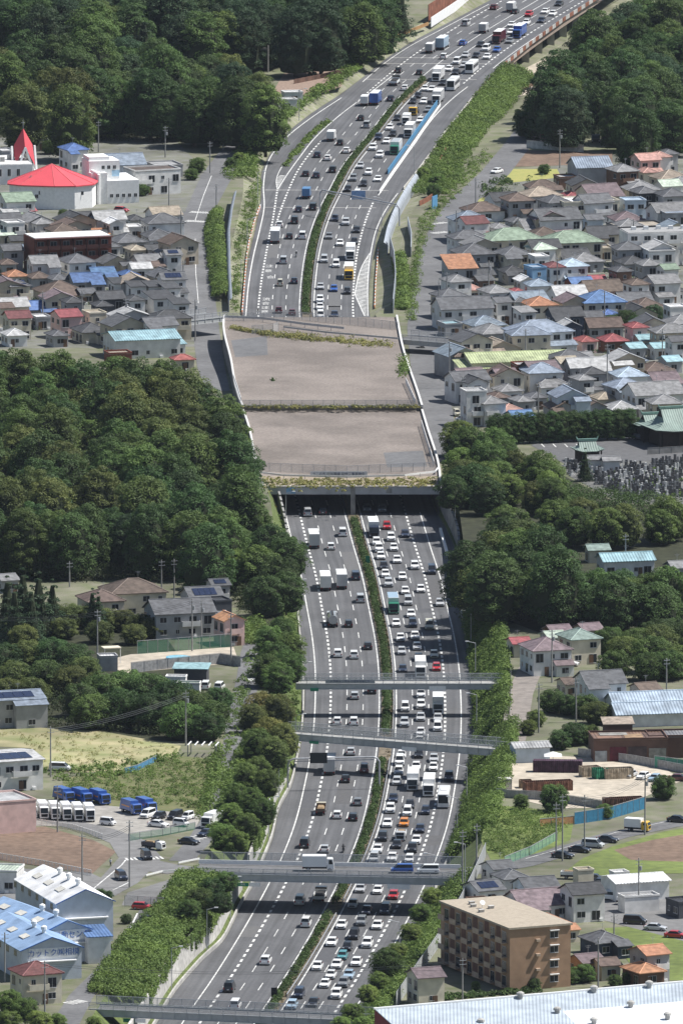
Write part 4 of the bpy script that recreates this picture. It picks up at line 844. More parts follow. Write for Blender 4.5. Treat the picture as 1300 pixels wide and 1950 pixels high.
ROAD = """
vk434,1880 uw504,1828 vw582,1757 vs568,1715 Dk607,1700 vw445,1913
ss672,1720 sn698,1733 vn736,1732 hr753,1704 sw721,1694 ss685,1691 sw651,1760 ug690,1754 sw721,1761 vk676,1780 sw632,1793 uw702,1796 hk663,1802 ht655,1819 sw681,1831 sw642,1835 sw605,1839 sw633,1855 sl667,1855 sw621,1872 ug657,1871 uw645,1893 vn569,1892 hl556,1913 sk601,1908
vk580,1606 ss614,1616 Mk653,1616 Fcp605,1535 hw639,1551 hk668,1555 hg679,1526 sk655,1482 vm692,1464 Tss623,1456 ss666,1430 hw640,1373 uw672,1374 hs673,1324 vk709,1313
sn764,1273 Tww802,1272 hr834,1270 uw802,1321 uw802,1342 vw773,1347 Tww837,1342 ss801,1365 ss836,1366 us771,1376 vw836,1384 sw803,1393 sw800,1409
sw765,1436 sk799,1435 vw759,1449 ss826,1443 hw759,1467 sw792,1458 sw827,1460 hs755,1487 Tsw786,1486 Tww817,1497 un858,1479 Bw846,1518 sn747,1519 sk782,1531 hn812,1543 uw740,1540 vw775,1546 ho767,1566 sw737,1567 sn800,1577 Fs764,1584 uk727,1593 sw793,1599 sk754,1607 uk783,1615 sw716,1616 sw746,1632 hw781,1635 vs711,1634
Tws591,1027 vw650,1014 hw627,1040 Tww615,1107 Tws649,1104 vn677,1097 vs687,1140 Ks630,1177 hk661,1187 sk698,1229 uw643,1244 uw674,1247 vs584,976 hk614,973
Tnw709,1006 hr735,1001 uw745,1023 sn772,1016 hw716,1031 uw722,1044 sw750,1042 sw724,1058 sw754,1065 sk729,1077 uw789,1077 vn822,1086 sw731,1092 sw766,1097 us739,1110 Tewl746,1151 sw770,1124 sw801,1121 vs777,1145 ss839,1147 sw783,1168 sw751,1186 un785,1187 vc817,1191 sw764,1213 sw789,1210 ss794,1230 ss764,1239 sc827,1245 sn797,1251 hg697,967 hg726,968
sk587,330 sn603,333 uk636,323 tbBB587,366 sn570,398 vk598,394 vk564,420 Tss527,449 hw533,427 sk553,449 vw577,449 Mw560,484 vs540,496 kc532,539 sn560,534 hm530,590 hm554,594
ss685,315 uw699,328 sw716,340 ug671,339 sk692,349 sk660,359 vw677,370 sn639,415 us657,423 sk677,437 sg626,449 sk674,459 sw645,462 Tww664,481 vs617,494 vw637,503 Tyw663,518 ss607,545 sb633,549 hk658,554 uw607,570 sw607,583 vw608,600 sn636,598
vs890,44 tss921,52 sm945,13 tss971,12 sk980,21 tks819,90 Tsl847,82 sb881,81 hw845,107 sk763,133 sk802,137 Dk752,151 sw771,167 tww695,190 Tbb720,187 sn748,187 sk689,224 vs697,238 sw661,286 tww631,257 sn606,294 sw625,300 hk648,271
hr1007,26 sw1038,21 sw1051,25 sk1066,6 sw1002,42 sn1030,38 sw975,46 Tbb990,60 Tmm951,71 sw973,60 sg970,77 vw925,92 sk915,84 ss887,104 sk905,105 sb946,94 sw926,107 vw870,117 ss883,123 Bw900,127 sw857,130 Tww836,142 Bw866,159 sk841,157 sk867,137 sw809,168 sw822,169 Tws834,185 sk797,181 sw806,192 sk789,192 Dyk784,207 sk752,224 tww769,226 sw795,228 sg812,208 sw738,242 Tws775,249 sk748,254 un720,261 sw736,268 uw706,281 Tews750,281 uw720,295
"""
import re as _re
for tok in ROAD.split():
    m_ = _re.match(r"([A-Za-z]+)(\d+),(\d+)", tok); on_road(m_.group(1), float(m_.group(2)), float(m_.group(3)))
def seg(Y):
    for y, w in ((1900, 'at the lower bridge'), (1720, 'between lower bridge and road bridge'), (1660, 'by the road bridge'), (1480, 'between road bridge and gantry'), (1400, 'by the skewed footbridge'), (1290, 'between the footbridges'), (1120, 'above the footbridge'), (1000, 'just below the tunnel'), (940, 'in the tunnel mouth'), (480, 'just beyond the tunnel'), (370, 'by the far gantry'), (250, 'beside the blue barrier'), (140, 'past the blue barrier')):
        if Y < Yr(y): return w
    return 'on the viaduct'
SEEN = set()
VLIST.sort(key=lambda r: r[5])
for i, r in enumerate(VLIST):
    o, nm, cat, side, lane, Y = r
    ahead = [q for q in VLIST if q[3] == side and q[4] == lane and q is not r and (q[5] - Y) * (-side) > 0]
    ahead.sort(key=lambda q: abs(q[5] - Y))
    rel = f"following a {ahead[0][1]}" if ahead and abs(ahead[0][5] - Y) < 80 else ('going away' if side < 0 else 'coming on')
    lab = f"{nm} {rel} {seg(Y)}"
    if len(lab.split()) > 16: lab = f"{nm} {rel}"
    if lab in SEEN:
        beh = sorted((q for q in VLIST if q[3] == side and q is not r), key=lambda q: abs(q[5] - Y)); lab = f"{nm} beside a {beh[0][1]} {seg(Y)}"
    SEEN.add(lab); tag(o, lab, cat, 'motorway traffic driving away' if side < 0 else 'queue of motorway traffic coming on')
# bridge traffic and parked vehicles
def parked(code, x, y, rz, label, group=None, z=None, size=None):
    k, c = code[0], code[1]; p = W(x, y, z) if z is not None else G(x, y); p.z += .07
    rz = R(rz)
    if k in KIND: o = car(KIND[k], c, p, rz); cat = 'car'
    elif k == 'P': o = truck(c, p, rz, 6.5, 2.2, 2.9, 'pack', 'b'); cat = 'truck'
    elif k == 'F': o = truck(c, p, rz, 5.0, 1.8, 2.2, 'flat', code[2] if len(code) > 2 else None); cat = 'truck'
    elif k == 't': o = truck(c, p, rz, *(size or (6.4, 2.2, 3.1)), 'box', code[2] if len(code) > 2 else None); cat = 'truck'
    elif k == 'D': o = truck(c, p, rz, 8, 2.45, 3.0, 'open', code[2] if len(code) > 2 else None); cat = 'truck'
    tag(o, label, cat, group); return o
br = W(606, 1658, 6.5)
parked('tww', 606, 1658, 90, 'white box truck driving over the road bridge', z=7.66, size=(6.6, 2.2, 3.2))
parked('vw', 815, 1663, -90, 'white van at the end of the road bridge', z=7.66); parked('vb', 765, 1662, -90, 'blue van ahead of the white van on the road bridge', z=7.66)
# ------------------------------------------------------------ houses
RC = {'warehouse blue': (.22,.36,.58), 'slate': (.105,.108,.118), 'dark': (.060,.062,.068), 'grey': (.20,.20,.205), 'pale': (.40,.40,.40), 'white': (.74,.74,.74), 'brown': (.125,.088,.068), 'mauve': (.175,.125,.135), 'maroon': (.165,.050,.050), 'red': (.30,.070,.062), 'orange': (.42,.180,.080), 'pink': (.43,.23,.18), 'blue': (.050,.125,.32), 'bright blue': (.070,.155,.34),
      'pale blue': (.33,.42,.52), 'teal': (.24,.41,.46), 'green': (.20,.27,.19), 'pale green': (.42,.50,.40), 'beige': (.38,.32,.24), 'lime': (.36,.41,.20), 'blue-grey': (.20,.25,.32), 'copper green': (.20,.275,.24), 'tan': (.30,.245,.18)}
WC = {'white': (.70,.69,.67), 'cream': (.60,.55,.44), 'beige': (.48,.42,.33), 'grey': (.36,.36,.365), 'dark': (.075,.078,.088), 'brown': (.17,.10,.07), 'pink': (.66,.47,.43), 'pale blue': (.48,.55,.62), 'navy': (.045,.06,.09), 'tan': (.35,.225,.145), 'brick': (.20,.062,.042), 'blue': (.17,.31,.47), 'mauve': (.40,.34,.36)}
for _k, _v in list(RC.items()):                    # sun-faded tones
    _g = sum(_v) / 3; RC[_k] = tuple(v * .8 + _g * .2 for v in _v)
def rmat(c, ribs=False):
    if ribs: return mat('metal_roof_' + c.replace(' ', '_'), RC[c], .5, .26, .35, bands=('X', .7, .06), blotch=.14)
    return mat('roof_tile_' + c.replace(' ', '_'), RC[c], .72, .26, .9, bands=('Y', .55, .05), objrand=.16)
def wmat(c): return mat('house_wall_' + c.replace(' ', '_'), WC[c], .85, .12, .5, blotch=.06)
def window_me(w, h):
    def f():
        mb = MB(); mb.box(-w/2-.06, w/2+.06, -.05, 0, -h/2-.06, h/2+.06, 0); mb.box(-w/2, w/2, -.065, -.052, -h/2, h/2, 1); mb.box(-.03, .03, -.075, -.066, -h/2, h/2, 0); mb.box(-w/2-.1, w/2+.1, -.14, -.051, -h/2-.14, -h/2-.062, 0)
        return mb.mesh('window', [mat('window_frame', (.50,.50,.50), .5), M_GLASS])
    return cached(('win', w, h), f)
def slab(mb, pts, th, mi=0):
    """roof plane with thickness: pts in order, extruded down"""
    n = len(pts); a = [Vector(p) for p in pts]; b = [p - Vector((0, 0, th)) for p in a]; k = len(mb.v); mb.v += [tuple(p) for p in a + b]
    mb.f.append(tuple(k + i for i in range(n))); mb.mi.append(mi); mb.f.append(tuple(k + 2*n - 1 - i for i in range(n))); mb.mi.append(mi)
    for i in range(n): j = (i + 1) % n; mb.f.append((k + i, k + n + i, k + n + j, k + j)); mb.mi.append(mi)
HLIST = []
def house(x, y, w, d, fl, roof, rc, wc, rot=18, rise=None, ribs=False, name=None, label=None, cat='house', win=True, group=None, balcony=None, solar=False, fh=2.75, base=None):
    """roof centre at photo point; w,d metres; roof: hip gable(x ridge) front(gable toward us) flat shed"""
    wh = fl * fh + .35; rs = rise if rise is not None else (0 if roof == 'flat' else (.46 * min(w, d)) * (.5 if roof in ('hip', 'gable', 'front') else .35))
    z = 4.0
    for _ in range(6):
        p = W(x, y, z + wh + rs * .6); z = gh(p.x, p.y) if base is None else base
    rz = R(rot); o = empty(name or ('house' if cat == 'house' else cat.replace(' ', '_')), (p.x, p.y, z), rz)
    hw, hd = w/2, d/2; ov = .45; wm = wmat(wc); mb = MB(); mb.box(-hw, hw, -hd, hd, -.3, wh)
    if roof == 'gable': mb.poly([(-hw, -hd, wh), (-hw, hd, wh), (-hw, 0, wh + rs)]); mb.poly([(hw, -hd, wh), (hw, hd, wh), (hw, 0, wh + rs)])
    if roof == 'front': mb.poly([(-hw, -hd, wh), (hw, -hd, wh), (0, -hd, wh + rs)]); mb.poly([(-hw, hd, wh), (hw, hd, wh), (0, hd, wh + rs)])
    if roof == 'shed': mb.poly([(-hw, -hd, wh), (-hw, hd, wh), (-hw, hd, wh + rs)]); mb.poly([(hw, -hd, wh), (hw, hd, wh), (hw, hd, wh + rs)]); mb.poly([(-hw, hd, wh), (hw, hd, wh), (hw, hd, wh + rs), (-hw, hd, wh + rs)])
    mb.build('wall', wm, o)
    rm = MB(); ex, ey = hw + ov, hd + ov; sl = rs / hd if roof != 'front' else rs / hw; e0 = wh + .14 - ov * sl; ap = wh + .14 + rs; th = .16; rid = MB()
    if roof == 'gable':
        slab(rm, [(-ex, -ey, e0), (ex, -ey, e0), (ex, 0, ap), (-ex, 0, ap)], th); slab(rm, [(ex, ey, e0), (-ex, ey, e0), (-ex, 0, ap), (ex, 0, ap)], th); rid.box(-ex, ex, -.14, .14, ap - .03, ap + .1)
    elif roof == 'front':
        slab(rm, [(ex, -ey, e0), (ex, ey, e0), (0, ey, ap), (0, -ey, ap)], th); slab(rm, [(-ex, ey, e0), (-ex, -ey, e0), (0, -ey, ap), (0, ey, ap)], th); rid.box(-.14, .14, -ey, ey, ap - .03, ap + .1)
    elif roof == 'hip':
        if w >= d:
            r = max(.01, hw - hd); A, B = (-r, 0, ap), (r, 0, ap)
            fs = [[(-ex, -ey, e0), (ex, -ey, e0), B, A], [(ex, ey, e0), (-ex, ey, e0), A, B], [(ex, -ey, e0), (ex, ey, e0), B], [(-ex, ey, e0), (-ex, -ey, e0), A]]
            hips = [(A, (-ex, -ey, e0)), (A, (-ex, ey, e0)), (B, (ex, -ey, e0)), (B, (ex, ey, e0)), (A, B)]
        else:
            r = max(.01, hd - hw); A, B = (0, -r, ap), (0, r, ap)
            fs = [[(ex, -ey, e0), (ex, ey, e0), B, A], [(-ex, ey, e0), (-ex, -ey, e0), A, B], [(-ex, -ey, e0), (ex, -ey, e0), A], [(ex, ey, e0), (-ex, ey, e0), B]]
            hips = [(A, (-ex, -ey, e0)), (A, (ex, -ey, e0)), (B, (-ex, ey, e0)), (B, (ex, ey, e0)), (A, B)]
        for f_ in fs: slab(rm, f_, th)
        for a, b in hips:
            if (Vector(a) - Vector(b)).length > .1: rid.tube(Vector(a) + Vector((0,0,.03)), Vector(b) + Vector((0,0,.03)), .11, n=5)
    elif roof == 'shed':
        slab(rm, [(-ex, -ey, e0), (ex, -ey, e0), (ex, ey, wh + .14 + rs + ov * sl * .5), (-ex, ey, wh + .14 + rs + ov * sl * .5)], th)
    else:
        rm.box(-hw - .05, hw + .05, -hd - .05, hd + .05, wh + .001, wh + .12); 
        par = MB().box(-hw-.1, hw+.1, -hd-.1, -hd+.1, wh+.121, wh+.5).box(-hw-.1, hw+.1, hd-.1, hd+.1, wh+.121, wh+.5).box(-hw-.1, -hw+.1, -hd+.101, hd-.101, wh+.121, wh+.5).box(hw-.1, hw+.1, -hd+.101, hd-.101, wh+.121, wh+.5); par.build('parapet', wm, o)
    ro = rm.build('roof', rmat(rc, ribs or roof == 'flat'), o)
    if rid.f: rid.build('ridge_cap', mat('ridge_' + rc.replace(' ', '_'), tuple(min(.8, v * 1.55 + .03) for v in RC[rc]), .7), ro)
    if solar:
        A = Vector((-hw*.6, -hd*.85, e0 + (hd + ov - hd*.85) * sl + .08)); t = rs / hd
        for k in range(4):
            x0 = -hw*.7 + k * hw*.35; sb = MB(); slab(sb, [(x0, -hd*.85, e0 + (ov + hd*.15)*sl + .12), (x0 + hw*.33, -hd*.85, e0 + (ov + hd*.15)*sl + .12), (x0 + hw*.33, -hd*.2, e0 + (ov + hd*.8)*sl + .12), (x0, -hd*.2, e0 + (ov + hd*.8)*sl + .12)], .06); sb.build('solar_panel', mat('solar_cell', (.02,.028,.06), .2, .1, 1, spec=.6), ro)
    rd = random.Random(int(x * 31 + y * 7))
    if win and cat == 'house' and roof in ('hip', 'gable', 'front') and w > 5.5 and rd.random() < .6:      # lower wing or porch with its own roof
        ww_, wd_, wz_ = w * rd.uniform(.35, .6), rd.uniform(1.6, 2.8), (fl - 1) * fh + 2.3 if fl > 1 and rd.random() < .35 else 2.6
        cx_ = rd.choice((-1, 1)) * (hw - ww_/2); mb = MB().box(cx_ - ww_/2, cx_ + ww_/2, -hd - wd_, -hd - .003, -.3, wz_); mb.build('wing', wm, o)
        rw_ = MB(); slab(rw_, [(cx_ - ww_/2 - .3, -hd - wd_ - .35, wz_ + .02), (cx_ + ww_/2 + .3, -hd - wd_ - .35, wz_ + .02), (cx_ + ww_/2 + .3, -hd - .01, wz_ + .95), (cx_ - ww_/2 - .3, -hd - .01, wz_ + .95)], .14); rw_.build('wing_roof', rmat(rc, ribs), o)
        put('window', window_me(1.5, 1.15), o, loc=(cx_, -hd - wd_ - .002, 1.4))
    if win and rd.random() < .55: put('air_unit', cached('hac', lambda: MB().box(-.4,.4,-.35,0,0,.65).box(-.25,.2,-.37,-.351,.1,.55).mesh('air_unit', M_WHITE)), o, loc=(rd.uniform(-hw*.8, hw*.8), -hd - .06, .1))
    if win and roof != 'flat' and rd.random() < .5: put('aerial', cached('aer', lambda: MB().tube((0,0,-.3),(0,0,1.8),.035,n=4).box(-.6,.6,-.02,.02,1.6,1.64).box(-.4,.4,-.02,.02,1.3,1.34).mesh('aerial', M_STEEL)), o, loc=(rd.uniform(-hw*.3, hw*.3), 0, wh + rs))
    if win:
        for side, ln, dist, a in ((0, w, hd, 0), (1, d, hw, math.pi/2), (-1, d, hw, -math.pi/2)):
            n = max(1, int(ln / 2.9))
            for f_ in range(fl):
                for k in range(n):
                    if rd.random() < .18: continue
                    ww, hh = rd.choice(((1.5, 1.15), (1.7, 1.2), (.8, .9), (1.7, 1.9))); u = -ln/2 + ln * (k + .5) / n + rd.uniform(-.25, .25); zz = f_ * fh + (1.65 if hh < 1.5 else 1.35)
                    loc = (u, -dist - .002, zz) if side == 0 else ((dist + .002, u, zz) if side == 1 else (-dist - .002, -u, zz))
                    put('window', window_me(ww, hh), o, loc=loc, rz=a)
        if rd.random() < .6: put('door', cached('door', lambda: MB().box(-.5,.5,-.06,0,0,2.05).box(.3,.36,-.1,-.061,.95,1.1).mesh('door', mat('door_brown', (.13,.075,.045), .6))), o, loc=(rd.uniform(-hw*.6, hw*.6), -hd - .07, .05))
        if balcony if balcony is not None else (fl >= 2 and rd.random() < .42):
            bw = min(w * .55, 4.2); bx = rd.uniform(-hw + bw/2, hw - bw/2)
            put('balcony', cached(('bal', round(bw, 1)), lambda: MB().box(-bw/2, bw/2, -1.05, 0, -.12, 0).box(-bw/2, bw/2, -1.05, -.97, .001, 1.05).box(-bw/2, -bw/2+.08, -.969, 0, .001, 1.05).box(bw/2-.08, bw/2, -.969, 0, .001, 1.05).mesh('balcony', MATS.get('house_wall_white') or wmat('white'))), o, loc=(bx, -hd - .08, fh + .25), m=wmat('white' if wc in ('white', 'dark', 'navy', 'grey') else wc))
    stw = {1: 'single-storey', 2: 'two-storey', 3: 'three-storey', 4: 'four-storey'}.get(fl, 'tall')
    rw = {'hip': 'hipped', 'gable': 'gabled', 'front': 'front-gabled', 'flat': 'flat', 'shed': 'sloping'}[roof]
    if label: tag(o, label, cat, group)
    else: HLIST.append((o, f"{stw} {wc} house with {rc} {rw} roof" + (' and solar panels' if solar else ''), rc, cat, group))
    return o
def town(ox, oy, sc, rows, group, rot=18):
    for r in rows:
        zx, zy, wz, roof, rc, wc, fl = r[:7]; kw = dict(r[7]) if len(r) > 7 else {}
        x, y = ox + zx / sc, oy + zy / sc; s = (y + 3496 + 60) / 560; wpx = wz / sc / s
        rt = kw.pop('rot', rot + random.uniform(-5, 5)); d = kw.pop('d', None)
        # visible width covers both faces: w cos + d sin
        if d is None: d = min(10.5, max(6.0, wpx * .85))
        w = max(3.0, (wpx - .9 - d * abs(math.sin(R(rt)))) / math.cos(R(rt)))
        w = max(w * 1.08, d * .66)
        house(x, y, w, d, fl, roof, rc, wc, rot=rt, group=group, **kw)
A = 'houses in the town below the red-roofed church'
town(0, 230, 2.889, [
 (405,135,170,'hip','blue','white',2),(215,90,110,'gable','grey','beige',1),(30,165,80,'flat','white','grey',2),(670,200,270,'gable','blue-grey','white',2),(905,240,215,'flat','pale','grey',1),(90,410,220,'gable','green','white',2),
 (45,490,120,'gable','pale','white',1),(140,478,110,'gable','red','cream',1),(70,560,150,'flat','white','white',2),(225,545,150,'hip','grey','white',2),(345,578,200,'hip','brown','cream',2),(455,510,110,'gable','dark','grey',1),(555,520,140,'gable','mauve','white',2),(625,545,110,'front','white','white',2),
 (535,603,150,'gable','orange','cream',1),(240,618,200,'flat','beige','cream',1),(30,610,60,'gable','pale green','beige',1),(95,640,125,'gable','dark','beige',1),(60,690,150,'gable','slate','grey',2),(700,635,220,'hip','slate','grey',1),(745,528,95,'hip','dark','white',1),(735,583,95,'flat','white','white',1),(870,610,190,'hip','slate','white',1),
 (745,692,110,'hip','beige','cream',1),(835,690,130,'gable','dark','white',1),(805,748,180,'gable','grey','white',1),(945,718,120,'gable','grey','white',2,{'solar':True}),(770,790,145,'gable','pale','white',1),(845,782,80,'gable','brown','cream',1),(925,765,100,'gable','slate','white',1),
 (390,812,140,'hip','bright blue','grey',1),(560,818,170,'gable','bright blue','grey',1),(470,852,210,'gable','bright blue','grey',1),(705,832,120,'hip','blue','brown',1),(85,832,150,'hip','orange','cream',1),(215,842,150,'hip','brown','grey',1),(320,852,150,'hip','slate','grey',1),(90,885,170,'hip','slate','cream',2,{'solar':True}),(330,902,300,'hip','brown','beige',1),(945,845,170,'gable','slate','white',2,{'solar':True}),
 (655,878,130,'shed','dark','white',2),(750,895,130,'shed','dark','white',2),(845,895,110,'shed','dark','white',2),(935,905,110,'shed','dark','white',2),(600,950,190,'gable','dark','dark',2),(740,968,120,'hip','dark','white',2),(880,955,190,'shed','dark','white',2),(985,990,80,'shed','dark','white',2),(560,1000,115,'hip','dark','dark',2),(400,978,140,'hip','dark','grey',2),(470,930,120,'gable','slate','beige',1),
 (220,1005,200,'gable','bright blue','grey',1),(365,1050,185,'gable','red','pink',2),(95,1058,170,'gable','maroon','cream',2),(225,1078,120,'flat','white','grey',1),(520,1055,150,'flat','beige','cream',2),(690,1095,140,'hip','brown','white',2),(515,1108,220,'flat','grey','grey',1),(80,1155,160,'hip','pale','white',1),(315,1162,140,'hip','slate','grey',1),(20,1010,110,'gable','brown','cream',2),(40,770,110,'hip','brown','grey',1),(140,690,90,'gable','blue-grey','grey',1)], A)
B = 'houses in the town beside the green factory'
town(780, 220, 2.5, [
 (855,212,215,'gable','blue-grey','grey',2,{'win':False,'ribs':True}),(1010,242,160,'hip','grey','brown',2),(1120,190,150,'gable','pink','pink',2),(1185,180,120,'hip','pink','white',2),(1125,255,100,'hip','pink','cream',1),(1225,168,110,'hip','slate','grey',2),(740,292,125,'flat','pale','brown',1),(1110,348,145,'hip','slate','dark',2),(1228,315,140,'gable','pale green','white',2),(1245,358,160,'hip','slate','grey',2),
 (510,380,165,'hip','brown','grey',2),(600,358,135,'hip','brown','cream',2),(685,390,165,'hip','slate','grey',2),(765,370,95,'hip','red','cream',1),(835,402,320,'flat','white','cream',2),(1060,402,135,'flat','pale blue','pale blue',2),(1195,428,130,'flat','white','grey',1),(1260,462,160,'flat','blue-grey','grey',2),
 (690,458,260,'gable','slate','white',2),(640,505,300,'gable','grey','cream',1),(865,478,120,'gable','slate','pale blue',1),(295,490,165,'gable','maroon','white',2),(505,492,110,'hip','slate','grey',1),(420,520,90,'hip','grey','grey',1),(480,553,300,'hip','green','cream',2),(765,566,300,'hip','green','cream',2),(622,615,150,'hip','pale green','white',2),(1078,522,290,'flat','beige','dark',2),
 (300,625,220,'hip','slate','grey',2),(490,635,180,'hip','slate','cream',2),(375,680,160,'gable','grey','white',1),(235,690,175,'shed','orange','grey',2,{'rise':2.4}),(345,740,130,'gable','dark','cream',1),(445,672,90,'front','slate','white',1),(220,768,155,'hip','grey','white',2),(345,768,120,'gable','slate','brown',1),(485,725,140,'hip','dark','grey',1),(612,670,95,'flat','white','white',2),(595,722,120,'flat','pale blue','blue',2),(685,705,110,'hip','maroon','white',2),
 (770,692,160,'hip','pale blue','white',2),(770,648,190,'gable','dark','grey',1),(880,628,190,'flat','beige','cream',1),(925,602,125,'hip','slate','white',1),(1000,725,120,'hip','slate','brown',2),(1055,680,170,'hip','dark','grey',1),(1135,692,140,'hip','grey','grey',2),(1225,715,110,'gable','green','white',2),(1180,640,170,'flat','grey','white',2),
 (545,770,100,'front','white','white',1),(610,788,140,'hip','blue-grey','white',2),(405,818,170,'hip','grey','white',2),(290,812,120,'hip','pink','cream',1),(508,830,80,'hip','red','cream',1),(805,780,150,'gable','bright blue','brick',1),(885,768,80,'gable','red','white',1),(905,800,240,'gable','brown','pink',1),(1075,785,135,'hip','brown','white',2),(1195,770,190,'gable','grey','white',2),(905,850,245,'hip','bright blue','cream',2),(1060,855,200,'gable','slate','grey',1),(1120,885,230,'hip','brown','cream',1),(1265,820,100,'hip','dark','white',1),
 (250,880,290,'gable','slate','white',2),(430,872,120,'gable','slate','white',2),(515,870,100,'hip','slate','white',2),(615,875,175,'hip','orange','cream',2),(545,922,110,'shed','grey','white',2),(735,925,190,'gable','dark','navy',2),(860,940,130,'gable','slate','grey',1),(935,930,70,'hip','blue','grey',1),(1265,910,130,'flat','white','white',2),(1165,912,110,'flat','white','white',1),
 (610,992,330,'hip','blue-grey','white',2),(755,982,120,'front','pale','navy',2),(385,1005,210,'hip','grey','grey',1),(1075,992,100,'hip','red','pink',2),(965,1050,150,'hip','red','brown',1),(835,1058,110,'hip','red','pink',1),(190,990,130,'flat','teal','grey',1)], B)
town(800, 600, 2.6, [
 (180,165,230,'front','blue-grey','grey',2,{'win':False}),(590,242,210,'gable','mauve','dark',2),(412,275,145,'gable','mauve','pale blue',2),(235,275,190,'gable','mauve','white',2),(262,312,150,'front','dark','white',2),(715,215,150,'gable','beige','white',2),(795,192,130,'gable','grey','white',2),(500,245,60,'flat','pale','brick',2),(1055,145,125,'gable','teal','grey',1),(1175,145,115,'gable','teal','white',1),(1105,105,70,'gable','teal','cream',1),(1265,112,110,'gable','slate','white',2),
 (1045,205,155,'hip','blue-grey','grey',1),(1235,210,130,'gable','teal','grey',1),(1160,245,190,'hip','brown','cream',1),(1030,272,190,'hip','pale blue','white',2),(965,247,150,'hip','pale green','white',1),(850,268,145,'hip','dark','grey',2),(1195,295,190,'gable','mauve','white',1),(1150,350,310,'gable','grey','white',2),(800,302,120,'hip','grey','grey',2),(640,312,190,'hip','grey','white',1),(730,372,200,'front','blue-grey','pale blue',2),(835,350,140,'hip','slate','grey',1),
 (910,392,150,'hip','tan','cream',1),(990,438,170,'hip','pale','grey',1),(850,432,165,'front','brown','grey',1),(690,435,175,'front','brown','grey',1),(500,408,120,'hip','grey','grey',1),(430,352,155,'hip','grey','white',1),(345,412,165,'hip','grey','white',2),(430,452,200,'hip','pink','pale blue',1),(490,482,160,'gable','bright blue','white',1),(570,390,120,'hip','slate','grey',1),(262,375,140,'flat','pale','white',3),(380,390,100,'hip','brown','grey',1)], B)
C_ = 'houses beside the lane above the footbridge'
town(840, 950, 2.826, [
 (625,690,170,'gable','mauve','brown',1),(790,680,170,'gable','mauve','cream',1),(740,715,240,'hip','copper green','cream',2),(560,765,280,'hip','mauve','white',2),(415,755,110,'gable','red','cream',1),(855,945,280,'gable','slate','white',2),(690,972,100,'gable','brown','cream',1),(1095,1000,180,'gable','brown','grey',1),(1275,345,160,'gable','grey','grey',1),(600,722,110,'gable','pale green','grey',1)], C_, rot=20)
D_ = 'houses below the wood by the walled yard'
town(0, 1060, 2.6, [
 (660,130,330,'hip','brown','cream',2),(500,180,240,'hip','brown','cream',2),(890,230,350,'gable','slate','grey',2),(1000,165,220,'gable','slate','grey',2,{'solar':True}),(1080,120,110,'gable','slate','grey',2,{'solar':True}),(1010,265,220,'hip','slate','grey',1),(1135,290,165,'front','orange','pink',2),(1085,215,120,'flat','dark','dark',2),(30,95,110,'gable','grey','grey',1)], D_, rot=20)
E_ = 'houses behind the brown apartment block'
town(780, 1600, 2.5, [
 (420,108,175,'gable','slate','white',1,{'rot':24}),(480,152,190,'hip','slate','white',1),(350,205,210,'gable','slate','white',1,{'solar':True}),(600,190,230,'gable','slate','pale blue',1),(600,255,330,'gable','mauve','white',1),(490,310,230,'hip','maroon','grey',1),(335,290,120,'flat','brown','brown',1),(240,315,170,'front','beige','grey',1),(820,218,220,'gable','dark','white',2),(660,368,250,'hip','orange','cream',1),(920,448,230,'hip','slate','navy',1),(840,552,190,'gable','mauve','tan',1),(930,570,110,'gable','brown','cream',1),
 (1140,512,200,'gable','orange','grey',2),(1110,595,210,'hip','orange','brown',1),(75,620,190,'gable','mauve','cream',2),(1290,290,90,'flat','dark','dark',1)], E_, rot=24)
house(1208, 1668, 11.5, 9, 1, 'gable', 'white', 'white', rot=20, rise=.8, ribs=True, win=False, name='metal_shed', label='white metal shed with flat-pitched roof beside the green field', cat='shed', fh=3.6)
house(1178, 1662, 3.2, 3, 1, 'flat', 'white', 'white', rot=20, win=False, name='prefab_hut', label='small white prefabricated hut beside the white metal shed', cat='shed')
house(1110, 1657, 3.4, 3, 1, 'flat', 'beige', 'cream', rot=20, win=False, name='prefab_hut', label='small beige hut at the edge of the green field', cat='shed')
house(1215, 1706, 7.5, 4, 1, 'flat', 'pale', 'white', rot=20, win=False, name='storage_hut', label='low white storage hut with rust stains before the metal shed', cat='shed')
# ------------------------------------------------------------ landmarks
def block(name, label, cat, C, rot, w, d, h, z0=None):
    o = empty(name, C if z0 is None else (C[0], C[1], z0), R(rot)); tag(o, label, cat); return o
